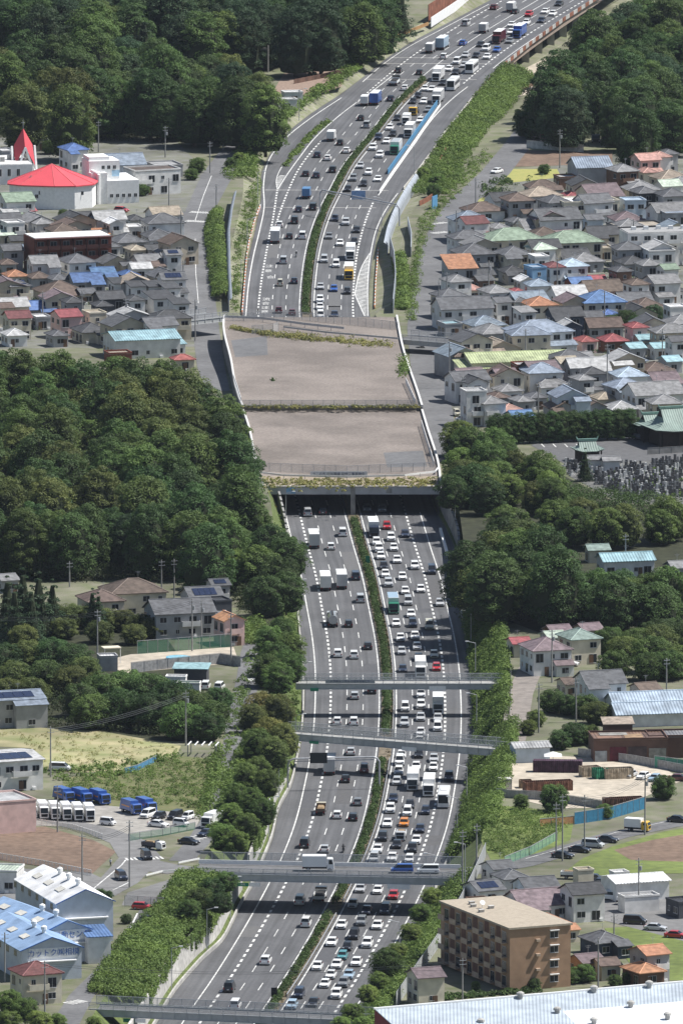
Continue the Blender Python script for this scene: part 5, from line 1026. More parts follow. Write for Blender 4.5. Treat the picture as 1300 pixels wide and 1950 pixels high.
# brown apartment block
c = G(970, 1888); o = block('apartment_block', 'four-storey brown apartment block with balconies and beige flat roof', 'building', c, 24, 0, 0, 0)
BW, BD, BH = 13.2, 33.0, 12.4
MB().box(0, BW, 0, BD, -.3, BH).build('wall', wmat('tan'), o)
MB().box(-.3, BW + .3, -.3, BD + .3, BH + .002, BH + .4).build('roof', mat('flat_roof_tan', (.36,.31,.245), .9, .1), o)
M_BRN = mat('balcony_brown', (.15,.075,.055), .8); M_BAL = mat('balcony_panel', (.42,.32,.24), .8)
for f_ in range(4):
    for k in range(6):
        u = 2.7 + k * 5.5; z0 = .6 + f_ * 2.95
        put('balcony', cached('aptbal', lambda: MB().box(-1.3, -.02, -1.5, 1.5, 0, .14).box(-1.3, -1.2, -1.5, 1.5, .141, 1.1).mesh('balcony', M_BAL)), o, loc=(0, u, z0))
        put('window', window_me(1.7, 1.9), o, loc=(-.012, u, z0 + 1.15), rz=-math.pi/2)
    for k, xx in enumerate((9.6,)): put('window', window_me(1.7, 1.2), o, loc=(xx, -.012, 1.9 + f_ * 2.95)); put('awning', cached('awn', lambda: MB().box(-1.0,1.0,-.55,-.08,0,.12).mesh('awning', M_WHITE)), o, loc=(xx, 0, 2.75 + f_ * 2.95))
    if f_ > 0: put('meter_box', cached('acb', lambda: MB().box(-.45,.45,-.6,-.01,0,.5).mesh('meter_box', M_BAL)), o, loc=(6.0, 0, .8 + f_ * 2.95))
    for k in range(5): put('window', window_me(1.5, 1.2), o, loc=(BW + .012, 3.5 + k * 6, 1.9 + f_ * 2.95), rz=math.pi/2)
for k in range(5): put('wall_panel', cached('brnpan', lambda: MB().box(-.06, -.003, -1.0, 1.0, 0, BH - .1).mesh('wall_panel', M_BRN)), o, loc=(0, 5.45 + k * 5.5, 0))
for xx, yy in ((3,24),(4,27),(5.5,21),(2,18)): put('roof_vent', cached('rvent', lambda: MB().box(-.5,.5,-.4,.4,0,.5).box(-.6,.6,-.5,.5,.501,.6).mesh('roof_vent', M_CONC)), o, loc=(xx, yy, BH + .4))
put('antenna_dish', MB().tube((0,0,0),(0,0,1.0),.05).tube((0,-.1,1.1),(0,-.25,1.2),.5,.55,10).mesh('antenna_dish', M_WHITE), o, loc=(4, 22, BH + .4))
# red-brick flats
c = W(213, 515, 2); o = block('brick_flats', 'three-storey dark red brick flats with recessed balconies and white roof', 'building', c, 17, 0, 0, 0)
BW, BD, BH = 21.5, 10.5, 9.3
MB().box(-BW, 0, 0, BD, -.3, BH).build('wall', wmat('brick'), o); MB().box(-BW + .2, -.2, .2, BD - .2, BH + .002, BH + .25).build('roof', mat('flat_roof_white', (.66,.66,.65), .8), o)
for f_ in range(3):
    for k in range(6):
        u = -BW + 1.8 + k * 3.55; put('window', window_me(1.7, 1.9), o, loc=(u, -.012, 1.5 + f_ * 3.0)); put('balcony', cached('brbal', lambda: MB().box(-1.6,1.6,-1.25,-.05,0,.14).box(-1.6,1.6,-1.25,-1.15,.141,1.1).box(-1.72,-1.601,-1.25,-.01,0,2.9).mesh('balcony', mat('dark_brick', (.085,.032,.026), .85))), o, loc=(u, 0, .3 + f_ * 3.0))
    put('window', window_me(.8, .9), o, loc=(.012, 3, 1.7 + f_ * 3.0), rz=math.pi/2)
MB().box(-BW-.1, .1, -1.3, -.02, BH - .12, BH + .1).build('eaves', mat('dark_brick2', (.10,.035,.03), .85), o)
# white flats in the town
c = W(1208, 508, 2); o = block('white_flats', 'white three-storey flats with balconies beside the grey-roofed houses', 'building', c, 12, 0, 0, 0)
BW, BD, BH = 19, 10, 9.0
MB().box(-2, BW, 0, BD, -.3, BH).build('wall', wmat('white'), o); MB().box(-1.8, BW - .2, .2, BD - .2, BH + .002, BH + .2).build('roof', mat('flat_roof_grey', (.30,.30,.30), .9), o)
for f_ in range(3):
    for k in range(5): u = -.2 + k * 3.6; put('window', window_me(1.7, 1.9), o, loc=(u, -.012, 1.5 + f_ * 2.9)); put('balcony', cached('wbal', lambda: MB().box(-1.5,1.5,-1.2,-.05,0,.14).box(-1.5,1.5,-1.2,-1.1,.141,1.1).mesh('balcony', wmat('white'))), o, loc=(u, 0, .3 + f_ * 2.9))
for k in range(5): put('roof_tank', cached('rtank', lambda: MB().box(-.6,.6,-.5,.5,0,.9).mesh('roof_tank', M_BOXW)), o, loc=(1 + k * 3.4, 6, BH + .2))
# church hall and steeple
c = W(105, 398, 2); o = block('church_hall', 'large white church hall with a bright red eight-sided roof', 'church', c, 0, 0, 0, 0)
M_RED = mat('church_red_roof', (.62,.085,.105), .55, .05, .3); M_CHW = mat('church_white', (.80,.80,.79), .75, .05)
oct_ = [(-12.6,3.5),(-9.2,0.6),(0,-1.5),(5.5,-1.0),(10.3,2.8),(11.2,9.5),(4,15),(-8,15),(-12.6,9)]
mb = MB(); n = len(oct_)
for i in range(n): a, b = oct_[i], oct_[(i+1) % n]; mb.poly([(a[0],a[1],-.3),(b[0],b[1],-.3),(b[0],b[1],6.6),(a[0],a[1],6.6)])
mb.build('wall', M_CHW, o); mb = MB(); ap = (-1.0, 7.5, 11.6)
for i in range(n):
    a, b = oct_[i], oct_[(i+1) % n]; q = [(-1.0 + (p[0]+1)*1.05, 7.5 + (p[1]-7.5)*1.05, 6.62) for p in (a, b)]; mb.poly([q[0], q[1], ap]); mb.poly([q[0], (q[0][0], q[0][1], 6.3), (q[1][0], q[1][1], 6.3), q[1]])
mb.build('roof', M_RED, o)
mb = MB()
for i in range(n): a = oct_[i]; mb.tube((-1.0 + (a[0]+1)*1.05, 7.5 + (a[1]-7.5)*1.05, 6.66), (ap[0], ap[1], ap[2]+.03), .09, n=4)
mb.build('roof_rib', mat('church_red_rib', (.66,.16,.17), .55), o)
for x, y, z in ((-5,-.2,3.6),(-4,-.25,4.6),(7.5,.7,4.4)): put('window', window_me(.8, .9), o, loc=(x, y - .25, z))
tw = block('church_wing', 'white stepped church wing with round-cornered stair tower beside the red-roofed hall', 'church', W(205, 388, 2), 14, 0, 0, 0)
MB().box(0, 9, 0, 16, -.3, 6.4).box(-4.5, 4.2, 3, 12, 6.401, 11.6).box(-4.3, 1.5, 4, 11, 11.601, 12.6).box(-4.6, 0, .2, 10, -.3, 8.6).build('wall', M_CHW, tw)
MB().tube((-2.6,-.3,-.3),(-2.6,-.3,8.3),.55,n=10).tube((-2.6,-.3,8.3),(-4.2,1.5,9.2),.55,.5,10).build('duct', M_WHITE, tw)
MB().box(2.0, 4.19, 2.93, 2.995, 7.2, 8.9).build('sign_panel', mat('sign_pale_blue', (.42,.62,.78), .5), tw)
for k in range(5): put('window', window_me(.8, .9), tw, loc=(1.2 + k * 1.7, -.012, 2.2)); put('window', window_me(.8, .9), tw, loc=(9.012, 2 + k * 2.6, 2.4), rz=math.pi/2)
for k in range(3): put('window', window_me(.8, .9), tw, loc=(-.5 + k * 1.6, 2.98, 9.8))
hl_ = block('church_annex', 'long low white church annex with air units on its flat roof', 'church', W(2, 352, 2), 10, 0, 0, 0)
MB().box(-14, 9, 0, 20, -.3, 5.6).build('wall', M_CHW, hl_); MB().box(-13.8, 8.8, .2, 19.8, 5.602, 5.75).build('roof', mat('flat_roof_pale', (.55,.55,.54), .9), hl_)
for k in range(6): put('air_unit', cached('airu', lambda: MB().box(-.6,.6,-.4,.4,0,1.3).box(-.5,.5,-.42,-.401,.2,1.1).mesh('air_unit', M_CONC)), hl_, loc=(-9 + k * 2.6, 6 + (k % 2) * 4, 5.75))
for k in range(6): put('window', window_me(.8, 1.9), hl_, loc=(-8 + k * 2.6, -.012, 3.4))
sp = block('church_steeple', 'pointed red and white church steeple topped by a cross', 'church', W(45, 342, 2), 12, 0, 0, 0)
h = 3.3; zb, zm, za = 3.6, 6.6, 14.5
def corner(i): return ((-h, -h), (h, -h), (h, h), (-h, h))[i % 4]
mbr = MB(); mbw = MB()
for i in range(4):
    a, b = corner(i), corner(i + 1); m_ = ((a[0]+b[0])/2, (a[1]+b[1])/2)
    pk = (m_[0]*.80, m_[1]*.80, zm + 3.2)                       # gable peak of each side
    mbr.poly([(a[0]*.86, a[1]*.86, zb + .6), pk, (0, 0, za)]); mbr.poly([pk, (b[0]*.86, b[1]*.86, zb + .6), (0, 0, za)])
    for q in (a, b): mbw.bar((q[0], q[1], -.2), (q[0]*.98, q[1]*.98, -.2), .01, .01)
    A0, B0 = Vector((a[0]*1.02, a[1]*1.02, -.2)), Vector((b[0]*1.02, b[1]*1.02, -.2)); pkv = Vector((m_[0]*.98, m_[1]*.98, zm + 2.9))
    for q in (A0, B0):
        mid = q.lerp(pkv, .12); mbw.tube(q, pkv, .42, .36, 4)
mbr.build('spire_roof', M_RED, sp); mbw.build('gable_frame', M_CHW, sp)
MB().box(-h*.72, h*.72, -h*.72, h*.72, -.2, 5.2).build('lantern', mat('steeple_glass', (.07,.08,.10), .3), sp); MB().box(-h*1.15, h*1.15, -h*1.15, h*1.15, -.3, 2.6).build('base', M_CHW, sp)
MB().box(-.07,.07,-.07,.07,za - .2, za + 2.4).box(-.5,.5,-.06,.06,za + 1.5, za + 1.65).build('cross', M_STEEL, sp)
house(290, 322, 13.5, 9, 2, 'flat', 'brown', 'white', rot=22, label='white two-storey building with brown flat roof and red sills beside the church', cat='building', name='clinic_building', fh=3.1)
# light blue factory, green factory, sheds
house(270, 634, 17, 13, 1, 'gable', 'teal', 'white', rot=16, rise=1.4, ribs=True, label='long low factory with bright pale blue metal roof below the brick flats', cat='factory', name='factory', fh=4.6)
house(282, 650, 18, 7, 1, 'shed', 'teal', 'white', rot=16, rise=.8, ribs=True, label='lower wing of the pale blue roofed factory by the street', cat='factory', name='factory', fh=3.0)
house(348, 678, 5, 4, 1, 'hip', 'red', 'cream', rot=16, label='small hut with red roof at the edge of the wood', cat='shed', name='hut')
house(225, 672, 6, 5, 1, 'flat', 'beige', 'brick', rot=16, label='low beige-roofed shed with a red gable beside the wood', cat='shed', name='shed', win=False)
house(985, 674, 27, 15, 1, 'gable', 'lime', 'cream', rot=12, rise=1.5, ribs=True, label='large factory hall with yellowish green metal roof and pale skylights', cat='factory', name='factory_hall', fh=5)
house(930, 692, 16, 9, 1, 'shed', 'lime', 'cream', rot=12, rise=1.0, ribs=True, label='lower green-roofed annex of the factory hall by the lane', cat='factory', name='factory_annex', fh=3.6)
house(1190, 1057, 12.0, 7, 1, 'gable', 'teal', 'white', rot=14, rise=1.3, ribs=True, label='long shed with pale teal metal roof and roof vents among trees', cat='shed', name='long_shed', fh=3.4)
house(1136, 1040, 4.8, 4, 1, 'gable', 'copper green', 'cream', rot=14, label='small green-roofed hut beside the teal-roofed shed', cat='shed', name='hut')
# warehouses, lower left
def warehouse(label, x, y, w, d, h, rs, rc, rot, vents=0, sign=None):
    """front-right lower corner at photo point; gable end faces the lane (+x side)"""
    p = G(x, y); o = empty('warehouse', p, R(rot)); tag(o, label, 'warehouse')
    wm = mat('warehouse_wall', (.50,.54,.60), .7, .08, .5, bands=('Z', .9, .02)); hd = d / 2
    mb = MB(); mb.box(-w, 0, 0, d, -.3, h); 
    for xx in (0, -w): mb.poly([(xx, 0, h), (xx, d, h), (xx, hd, h + rs)])
    mb.build('wall', wm, o); rm = MB(); rmat_ = rmat(rc, True)
    slab(rm, [(-w-.4, -.5, h - .08), (.4, -.5, h - .08), (.4, hd, h + rs + .16), (-w-.4, hd, h + rs + .16)], .14); slab(rm, [(.4, d+.5, h - .08), (-w-.4, d+.5, h - .08), (-w-.4, hd, h + rs + .16), (.4, hd, h + rs + .16)], .14)
    ro = rm.build('roof', rmat_, o); MB().box(-w-.4, .42, hd-.2, hd+.2, h+rs+.14, h+rs+.26).build('ridge_cap', mat('ridge_pale', (.6,.62,.65), .6), ro)
    mb = MB(); mb.tube((.43, -.5, h-.1), (.43, hd, h+rs+.12), .14, n=4); mb.tube((.43, d+.5, h-.1), (.43, hd, h+rs+.12), .14, n=4); mb.build('fascia', mat('blue_trim', (.05,.13,.36), .6), o)
    for k in range(vents): put('roof_vent', cached('vent', lambda: MB().tube((0,0,-.2),(0,0,.6),.42,.42,10).tube((0,0,.6),(0,0,1.15),.62,.62,10).tube((0,0,1.15),(0,0,1.4),.62,.2,10).mesh('roof_vent', M_WHITE)), ro, loc=(-2.6 - k * 3.4, hd, h + rs + .2))
    for k in range(int(w / 3.2)): put('window', window_me(1.7, .9 if False else 1.15), o, loc=(-1.6 - k * 3.2, -.012, h - 1.3))
    put('sliding_door', MB().box(.003, .08, d*.12, d*.48, 0, h*.62).box(.081,.1,d*.29,d*.31,0,h*.62).mesh('sliding_door', mat('door_steel', (.52,.56,.62), .6)), o)
    if sign:
        MB().box(.02, .12, d*.10, d*.9, h*.70, h*.98).build('sign_board', mat('sign_white', (.74,.75,.76), .6), o)
        t = wall_text(sign, h * .25, mat('sign_ink_blue', (.06,.15,.45), .6), o, (.13, d*.5, h*.84), math.pi/2)
    return o
house(120, 1712, 15.5, 11, 1, 'gable', 'green', 'white', rot=-14, rise=1.3, ribs=True, win=False, name='long_shed', label='long shed with dark green roof behind the white-roofed warehouse', cat='shed', fh=3.0)
def wh_front(label, corner, left, rgt, h, rs, rc, vents, sign, ridge_px):
    """gable-fronted hall: front runs between two ground points, depth goes back to the left"""
    a, b = G(*corner), G(*rgt); d = b - a; d.z = 0; wdt = d.length; ang = math.atan2(d.y, d.x); o = empty('warehouse', a, ang); tag(o, label, 'warehouse'); Ld = left
    wm = mat('warehouse_wall', (.50,.54,.60), .7, .08, .5); hd = wdt/2; mb = MB()
    mb.box(0, wdt, 0, Ld, -.3, h); mb.poly([(0,0,h),(wdt,0,h),(hd,0,h+rs)]); mb.poly([(0,Ld,h),(wdt,Ld,h),(hd,Ld,h+rs)]); mb.build('wall', wm, o)
    rm = MB(); slab(rm, [(wdt+.4,-.4,h-.1),(wdt+.4,Ld,h-.1),(hd,Ld,h+rs+.15),(hd,-.4,h+rs+.15)], .14); slab(rm, [(-.4,Ld,h-.1),(-.4,-.4,h-.1),(hd,-.4,h+rs+.15),(hd,Ld,h+rs+.15)], .14)
    ro = rm.build('roof', mat('metal_roof_y_' + rc.replace(' ', '_'), RC[rc], .5, .2, .3, bands=('Y', .9, .07)), o)
    for e in (0, 1): MB().tube((-.4 if e == 0 else wdt+.4, -.42, h-.12), (hd, -.42, h+rs+.12), .13, n=4).build('fascia', mat('blue_trim', (.05,.13,.36), .6), o)
    for k in range(vents): put('roof_vent', cached('vent', lambda: MB().tube((0,0,-.2),(0,0,.6),.42,.42,10).tube((0,0,.6),(0,0,1.15),.62,.62,10).tube((0,0,1.15),(0,0,1.4),.62,.2,10).mesh('roof_vent', M_WHITE)), ro, loc=(hd, 5 + k * 6.5, h + rs + .2))
    for k in range(6): put('window', window_me(1.7, 1.15), o, loc=(-.012, 4 + k * 5.2, h - 1.2), rz=-math.pi/2)
    for k in range(3): put('skylight', cached('skyl', lambda: MB().box(-.8,.8,-1.6,1.6,0,.05).mesh('skylight', mat('skylight_pale', (.6,.58,.52), .5))), ro, loc=(hd*.5, 8 + k * 8, h + rs*.5 + .22)).rotation_euler = (0, -math.atan2(rs, hd), 0)
    MB().box(wdt*.12, wdt*.55, -.1, -.003, 0, h*.55).build('sliding_door', mat('door_steel', (.52,.56,.62), .6), o); MB().box(wdt*.1, wdt*.9, -.9, -.01, h*.60, h*.63).build('canopy', M_WHITE, o)
    if sign: MB().box(wdt*.12, wdt*.93, -.12, -.02, h*.70, h*1.02).build('sign_board', mat('sign_white', (.74,.75,.76), .6), o); wall_text(sign, h * .24, mat('sign_ink_blue', (.06,.15,.45), .6), o, (wdt*.53, -.14, h*.86), 0)
    return o
wh_front('big pale blue warehouse with bright white ribbed roof and three vents', (110, 1798), 30, (216, 1792), 8.3, 2.5, 'white', 3, None, None)
wh_front('blue-roofed warehouse lettered with a centre sign in blue', (82, 1838), 30, (173, 1830), 6.6, 2.0, 'warehouse blue', 2, '相模機動センター', None)
wh_front('blue-roofed warehouse with company sign nearest the maroon-roofed office', (42, 1870), 30, (156, 1863), 6.4, 2.2, 'warehouse blue', 2, 'カットク㈱相模', None)
house(182, 1772, 4.6, 7, 1, 'shed', 'bright blue', 'white', rot=15, rise=-.0 + .9, ribs=True, label='white annex with bright blue sloping roof between the warehouses', cat='annex', name='warehouse_annex', fh=5.2, win=False)
house(69, 1838, 8.0, 7.5, 2, 'hip', 'maroon', 'cream', rot=22, label='cream two-storey office with maroon hipped roof before the warehouses', cat='office', name='office_house', fh=2.9)
house(12, 1655, 6, 8, 1, 'flat', 'pale green', 'white', rot=-10, label='white and green flat-roofed shop beside the ploughed field', cat='shop', name='shop', fh=4)
house(2, 1520, 11, 12, 1, 'flat', 'pale', 'pink', rot=24, label='pink flat-roofed hall beside the white lorries', cat='building', name='pink_hall', fh=6.2, win=False)
house(10, 1435, 12, 14, 2, 'gable', 'pale', 'white', rot=22, rise=.8, label='white box building with solar roof beside the dry field', cat='building', name='white_building', solar=True, fh=3.1)
house(20, 1320, 13, 9, 2, 'gable', 'blue-grey', 'grey', rot=18, rise=1.2, label='long slate grey house with solar roof beside the domed grove', cat='house', name='long_house', solar=True, fh=2.9)
# temple
def temple(label, x, y, w, d, h, rs, rot):
    p = G(x, y); o = empty('temple', p, R(rot)); tag(o, label, 'temple'); hw, hd = w/2, d/2; dk = mat('temple_timber', (.045,.032,.026), .8)
    MB().box(-hw*.78, hw*.78, -hd*.78, hd*.78, -.2, h).build('wall', dk, o)
    for sx in (-1, -.33, .33, 1): put('pillar', cached(('pil', h), lambda: MB().box(-.16,.16,-.16,.16,-.2,h).mesh('pillar', dk)), o, loc=(sx*hw*.9, -hd*.9, 0))
    # sweeping irimoya roof: concave rows
    mb = MB(); N = 7; rows = []
    for i in range(N + 1):
        t = i / N; zz = h + rs * (t ** 1.7); kx = hw * 1.12 * (1 - .38 * min(1, t * 1.7) - .04 * t); ky = hd * 1.2 * (1 - t) + .02; up = .55 * (1 - t) ** 3
        rows.append([(-kx, -ky, zz + up), (-kx*.5, -ky, zz), (kx*.5, -ky, zz), (kx, -ky, zz + up), (kx, ky, zz + up), (kx*.5, ky, zz), (-kx*.5, ky, zz), (-kx, ky, zz + up)])
    for i in range(N):
        for j in range(8): k = (j + 1) % 8; mb.poly([rows[i][j], rows[i][k], rows[i+1][k], rows[i+1][j]])
    mb.poly([(a, b, c_ - .2) for a, b, c_ in reversed(rows[0])])
    ro = mb.build('roof', mat('copper_roof', RC['copper green'], .6, .16, .4, bands=('X', .6, .04)), o)
    L_ = hw * 1.12 * .58; m2 = MB(); m2.box(-L_-.3, L_+.3, -.3, .3, h + rs - .1, h + rs + .45); m2.tube((-L_-.3,0,h+rs+.3),(-L_-.6,0,h+rs+1.0),.22,.1,5); m2.tube((L_+.3,0,h+rs+.3),(L_+.6,0,h+rs+1.0),.22,.1,5); m2.build('ridge_cap', mat('copper_ridge', (.17,.28,.24), .6), ro)
    for s in (-1, 1): MB().poly([(s*(L_+.02)*1.02, -hd*.45, h + rs*.35), (s*(L_+.02)*1.02, hd*.45, h + rs*.35), (s*(L_+.02)*1.01, 0, h + rs*.95)]).build('gable_panel', dk, ro)
    return o
temple('large temple hall with sweeping copper green roof beside the graveyard', 1296, 846, 17, 12, 4.4, 4.8, 20)
temple('temple side hall with green curved roof joined to the great hall', 1244, 838, 9, 8, 3.6, 3.0, 20)
temple('small temple gate with curved green roof in the car park', 1117, 878, 6.6, 5, 2.8, 2.3, 14)
for x, y in ((1128,870),(1162,872)): house(x, y, 3.8, 3, 1, 'gable', 'grey', 'white', rot=10, label='small grey-roofed wash-house between temple gate and graves', cat='hut', name='wash_house', win=False, group='wash-houses by the graves')
# bottom right factory roofs
p = G(735, 1975); o = empty('factory', G(1010, 1980), R(-0)); tag(o, 'huge factory with white and pale blue ribbed roofs and a red wall', 'factory'); L = -o.location
z0 = 7.5
mb = MB(); slab(mb, [W(790,1990,z0+4.0), W(1320,1990,z0+4.0), W(1320,1868,z0+8.0), W(713,1921,z0+8.0)], .2); mb.build('roof', mat('factory_roof_blue', (.40,.45,.50), .5, .12, .3, bands=('X', .7, .05)), o, loc=L)
MB().bar(W(711,1922,z0+7.95), W(1322,1868.5,z0+7.95), .5, .3).build('ridge_cap', M_WHITE, o, loc=L)
mb = MB(); slab(mb, [W(960,1992,z0+4.3), W(1320,1992,z0+4.3), W(1320,1905,z0+7.3), W(1075,1925,z0+6.7), W(972,1948,z0+5.9)], .2); mb.build('roof', mat('factory_roof_white', (.70,.72,.74), .5, .08, .3, blotch=.06), o, loc=L)
q1, q3 = W(713,1921,z0+7.8), W(790,1990,z0+3.8); mb = MB(); mb.poly([q1, q3, (q3.x, q3.y, z0-.3), (q1.x, q1.y, z0-.3)]); mb.build('wall', mat('factory_red_wall', (.24,.025,.04), .6), o, loc=L)
q2 = W(1320,1868,z0+7.8); mb = MB(); mb.poly([(q1.x,q1.y+.2,z0-.3),(q2.x,q2.y+.2,z0-.3),(q2.x,q2.y+.2,z0+7.7),(q1.x,q1.y+.2,z0+7.7)]); mb.build('wall', M_CONC, o, loc=L)
for x, y, z in ((990,1899,8.0),(1130,1887,8.0),(1235,1878,8.0),(915,1950,6.0),(1060,1928,6.7),(1200,1916,7.1),(1270,1938,6.4),(1130,1948,6.0)):
    put('roof_vent', cached('fvent', lambda: MB().tube((0,0,-.3),(0,0,.5),.5,.5,10).tube((0,0,.5),(0,0,.9),.8,.75,10).tube((0,0,.9),(0,0,1.15),.75,.3,10).mesh('roof_vent', M_CONC)), o, loc=W(x, y, z0 + z) + L)

def fillers(poly, group, gapx, gapy, seed, cols):
    rd = random.Random(seed); n = 0; have = [(q[0].location.x, q[0].location.y) for q in HLIST] + EXTRA
    xs = [p[0] for p in poly]; ys_ = [p[1] for p in poly]
    for _ in range(1500):
        x, y = rd.uniform(min(xs), max(xs)), rd.uniform(min(ys_), max(ys_))
        if not inside(x, y, poly): continue
        p = W(x, y, 7)
        if any(abs(p.x - a) < gapx and abs(p.y - b) < gapy for a, b in have): continue
        fl = rd.choice((1, 2, 2)); house(x, y, rd.uniform(7, 10), rd.uniform(7, 9), fl, rd.choice(('hip','hip','gable','front')), rd.choice(cols), rd.choice(('white','cream','grey','beige','white')), rot=18 + rd.uniform(-6, 6), group=group); have.append((p.x, p.y)); n += 1
    return n
EXTRA = [(W(x, y, 6).x, W(x, y, 6).y) for x, y in ((105,340),(60,340),(150,340),(205,350),(213,480),(150,480),(90,480),(1250,490),(1210,490),(985,674),(930,690),(270,634),(290,322),(20,330))]
MUT = ('slate','slate','grey','dark','brown','mauve','grey','pale','blue-grey','tan')
nf1 = fillers([(0,400),(340,395),(345,590),(300,615),(0,630)], A, 7.0, 13, 61, MUT); nf2 = fillers([(885,400),(1000,350),(1300,300),(1300,770),(1000,780),(880,760),(850,620),(850,480)], B, 7.2, 13, 62, MUT)
print('fillers', nf1, nf2)
HS = set()
# house labels told apart by their neighbours
for i, (o, base, rc, cat, group) in enumerate(HLIST):
    best = sorted(((abs(o.location.x - q[0].location.x) + .4 * abs(o.location.y - q[0].location.y)), q[2]) for q in HLIST if q[0] is not o)
    nb = []
    for _, c_ in best[:6]:
        if c_ not in nb: nb.append(c_)
        if len(nb) == 2: break
    if len(nb) < 2: nb = (nb + nb)[:2]
    lab = f"{base} between {nb[0]} and {nb[1]} roofs"
    if lab in HS: lab = f"{base} close to {best[0][1]} and {best[min(3, len(best)-1)][1]} roofs"
    HS.add(lab); tag(o, lab, cat, group)
# ------------------------------------------------------------ streets, lots, fields
def S(o): return tag(o, kind='structure')
M_TOWN = mat('town_yard', (.165,.163,.155), .95, .25, .3, c2=(.115,.120,.085), blotch=.25)
M_FLOOR = mat('wood_floor_shade', (.035,.038,.020), .95, .3, .6)  # soil tone darkened, shade under the trees put into its colour
M_GRASS = mat('grass_bright', (.16,.20,.055), .95, .25, .5, c2=(.10,.13,.04), blotch=.2)
M_DRY = mat('dry_field_grass', (.335,.29,.175), .95, .2, .14, c2=(.18,.20,.085), blotch=.25)
M_SOIL = mat('ploughed_soil', (.165,.115,.085), .95, .18, .7, blotch=.15)
M_SAND = mat('sandy_yard', (.42,.37,.30), .95, .14, .5, blotch=.1)
M_RICE = mat('rice_field', (.34,.31,.11), .95, .15, .6, c2=(.24,.26,.08))
S(lot('town_ground', [(-60,262),(330,262),(395,330),(365,440),(380,600),(395,660),(-60,665)], M_TOWN)); S(lot('town_ground', [(985,330),(1400,250),(1400,790),(860,790),(815,690),(812,600),(850,440)], M_TOWN))
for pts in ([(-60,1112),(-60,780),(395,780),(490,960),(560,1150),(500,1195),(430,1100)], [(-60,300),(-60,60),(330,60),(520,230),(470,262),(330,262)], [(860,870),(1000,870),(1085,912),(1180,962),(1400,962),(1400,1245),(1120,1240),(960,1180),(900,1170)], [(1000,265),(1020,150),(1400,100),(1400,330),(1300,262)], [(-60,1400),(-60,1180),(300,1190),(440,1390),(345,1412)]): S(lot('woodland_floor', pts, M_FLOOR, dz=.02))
S(path_strip('left_street', [(500,240),(468,268),(444,292),(414,334),(383,396),(369,445),(371,507),(382,576),(394,640),(402,700),(415,745)], [7,8,8.5,9,8,8,8,8,7,7,6], M_STREET))
S(path_strip('right_street', [(1005,245),(982,280),(940,332),(884,380),(846,432),(824,492),(809,580),(804,625),(811,696),(827,761),(842,831),(854,880)], [7,8,8.5,8,8,8,8,8,8,8,7,6], M_STREET))
S(path_strip('cross_street', [(340,405),(372,412),(405,408)], 5, M_STREET, dz=.065)); S(path_strip('cross_street', [(820,436),(860,430),(900,420)], 6, M_STREET, dz=.065))
S(path_strip('side_lane', [(486,1225),(480,1245),(473,1291),(455,1368),(446,1429),(430,1509),(411,1553),(380,1601),(345,1640)], 5.2, M_STREET))
S(path_strip('narrow_lane', [(1012,1270),(1000,1296),(990,1322),(977,1403),(968,1440)], 5.6, mat('lane_brownish', (.22,.195,.175), .9, .15, .6)))
S(path_strip('junction_road', [(80,1556),(130,1568),(190,1582),(245,1604),(268,1634),(225,1680),(170,1712)], [6,6.5,7,8,9,8.5,8], M_LOT)); S(path_strip('bridge_approach', [(352,1659),(300,1652),(262,1643)], 10, M_LOT, dz=.075))
S(path_strip('warehouse_lane', [(300,1712),(288,1736),(256,1781),(203,1849),(155,1897),(125,1950),(110,2000)], [5,5,4.6,4.8,5,5.5,6], M_STREET))
S(lot('paved_yard', [(-60,1648),(172,1662),(215,1682),(172,1716),(-60,1730)], M_LOT, dz=.05)); S(lot('paved_yard', [(243,1700),(345,1668),(312,1728),(232,1724)], M_LOT, dz=.04))
S(path_strip('field_road', [(800,1664),(870,1660),(930,1656),(990,1645),(1050,1628),(1106,1611),(1171,1591),(1310,1562)], [9,9,8,7.5,7,7,7,7], M_STREET))
S(lot('dry_field', [(-60,1376),(75,1386),(190,1392),(345,1420),(335,1442),(240,1466),(150,1472),(60,1466),(60,1425),(-60,1420)], M_DRY, dz=.05)); S(lot('ploughed_field', [(-60,1592),(85,1574),(180,1601),(222,1622),(176,1664),(-60,1630)], M_SOIL, dz=.05))
S(lot('allotment', [(120,1482),(240,1466),(345,1440),(405,1446),(432,1470),(395,1558),(300,1548),(120,1530)], mat('allotment_soil', (.16,.15,.075), .95, .3, .5, c2=(.10,.12,.045)), dz=.04)); S(lot('lorry_yard', [(40,1572),(60,1520),(180,1532),(385,1552),(372,1578),(310,1590),(245,1598),(180,1575)], mat('yard_gravel', (.30,.285,.26), .95, .15, .6), dz=.055))
S(lot('green_field', [(1078,1658),(1110,1634),(1165,1612),(1262,1584),(1400,1560),(1400,1660),(1240,1665),(1150,1668)], M_GRASS, dz=.05)); S(lot('ploughed_field', [(1168,1619),(1240,1600),(1400,1572),(1400,1645),(1200,1638)], M_SOIL, dz=.06))
S(lot('container_yard', [(945,1512),(958,1452),(1040,1438),(1245,1452),(1300,1486),(1180,1538),(1060,1540)], M_SAND, dz=.05)); S(lot('grass_plot', [(915,1600),(930,1532),(1060,1545),(1092,1562),(1085,1600),(1000,1636),(935,1640)], M_GRASS, dz=.04))
S(lot('green_field', [(1150,1768),(1210,1764),(1330,1795),(1330,1868),(1220,1866)], M_GRASS, dz=.05)); S(lot('car_yard', [(1140,1716),(1230,1696),(1330,1738),(1330,1800),(1190,1764),(1120,1745)], M_LOT, dz=.055))
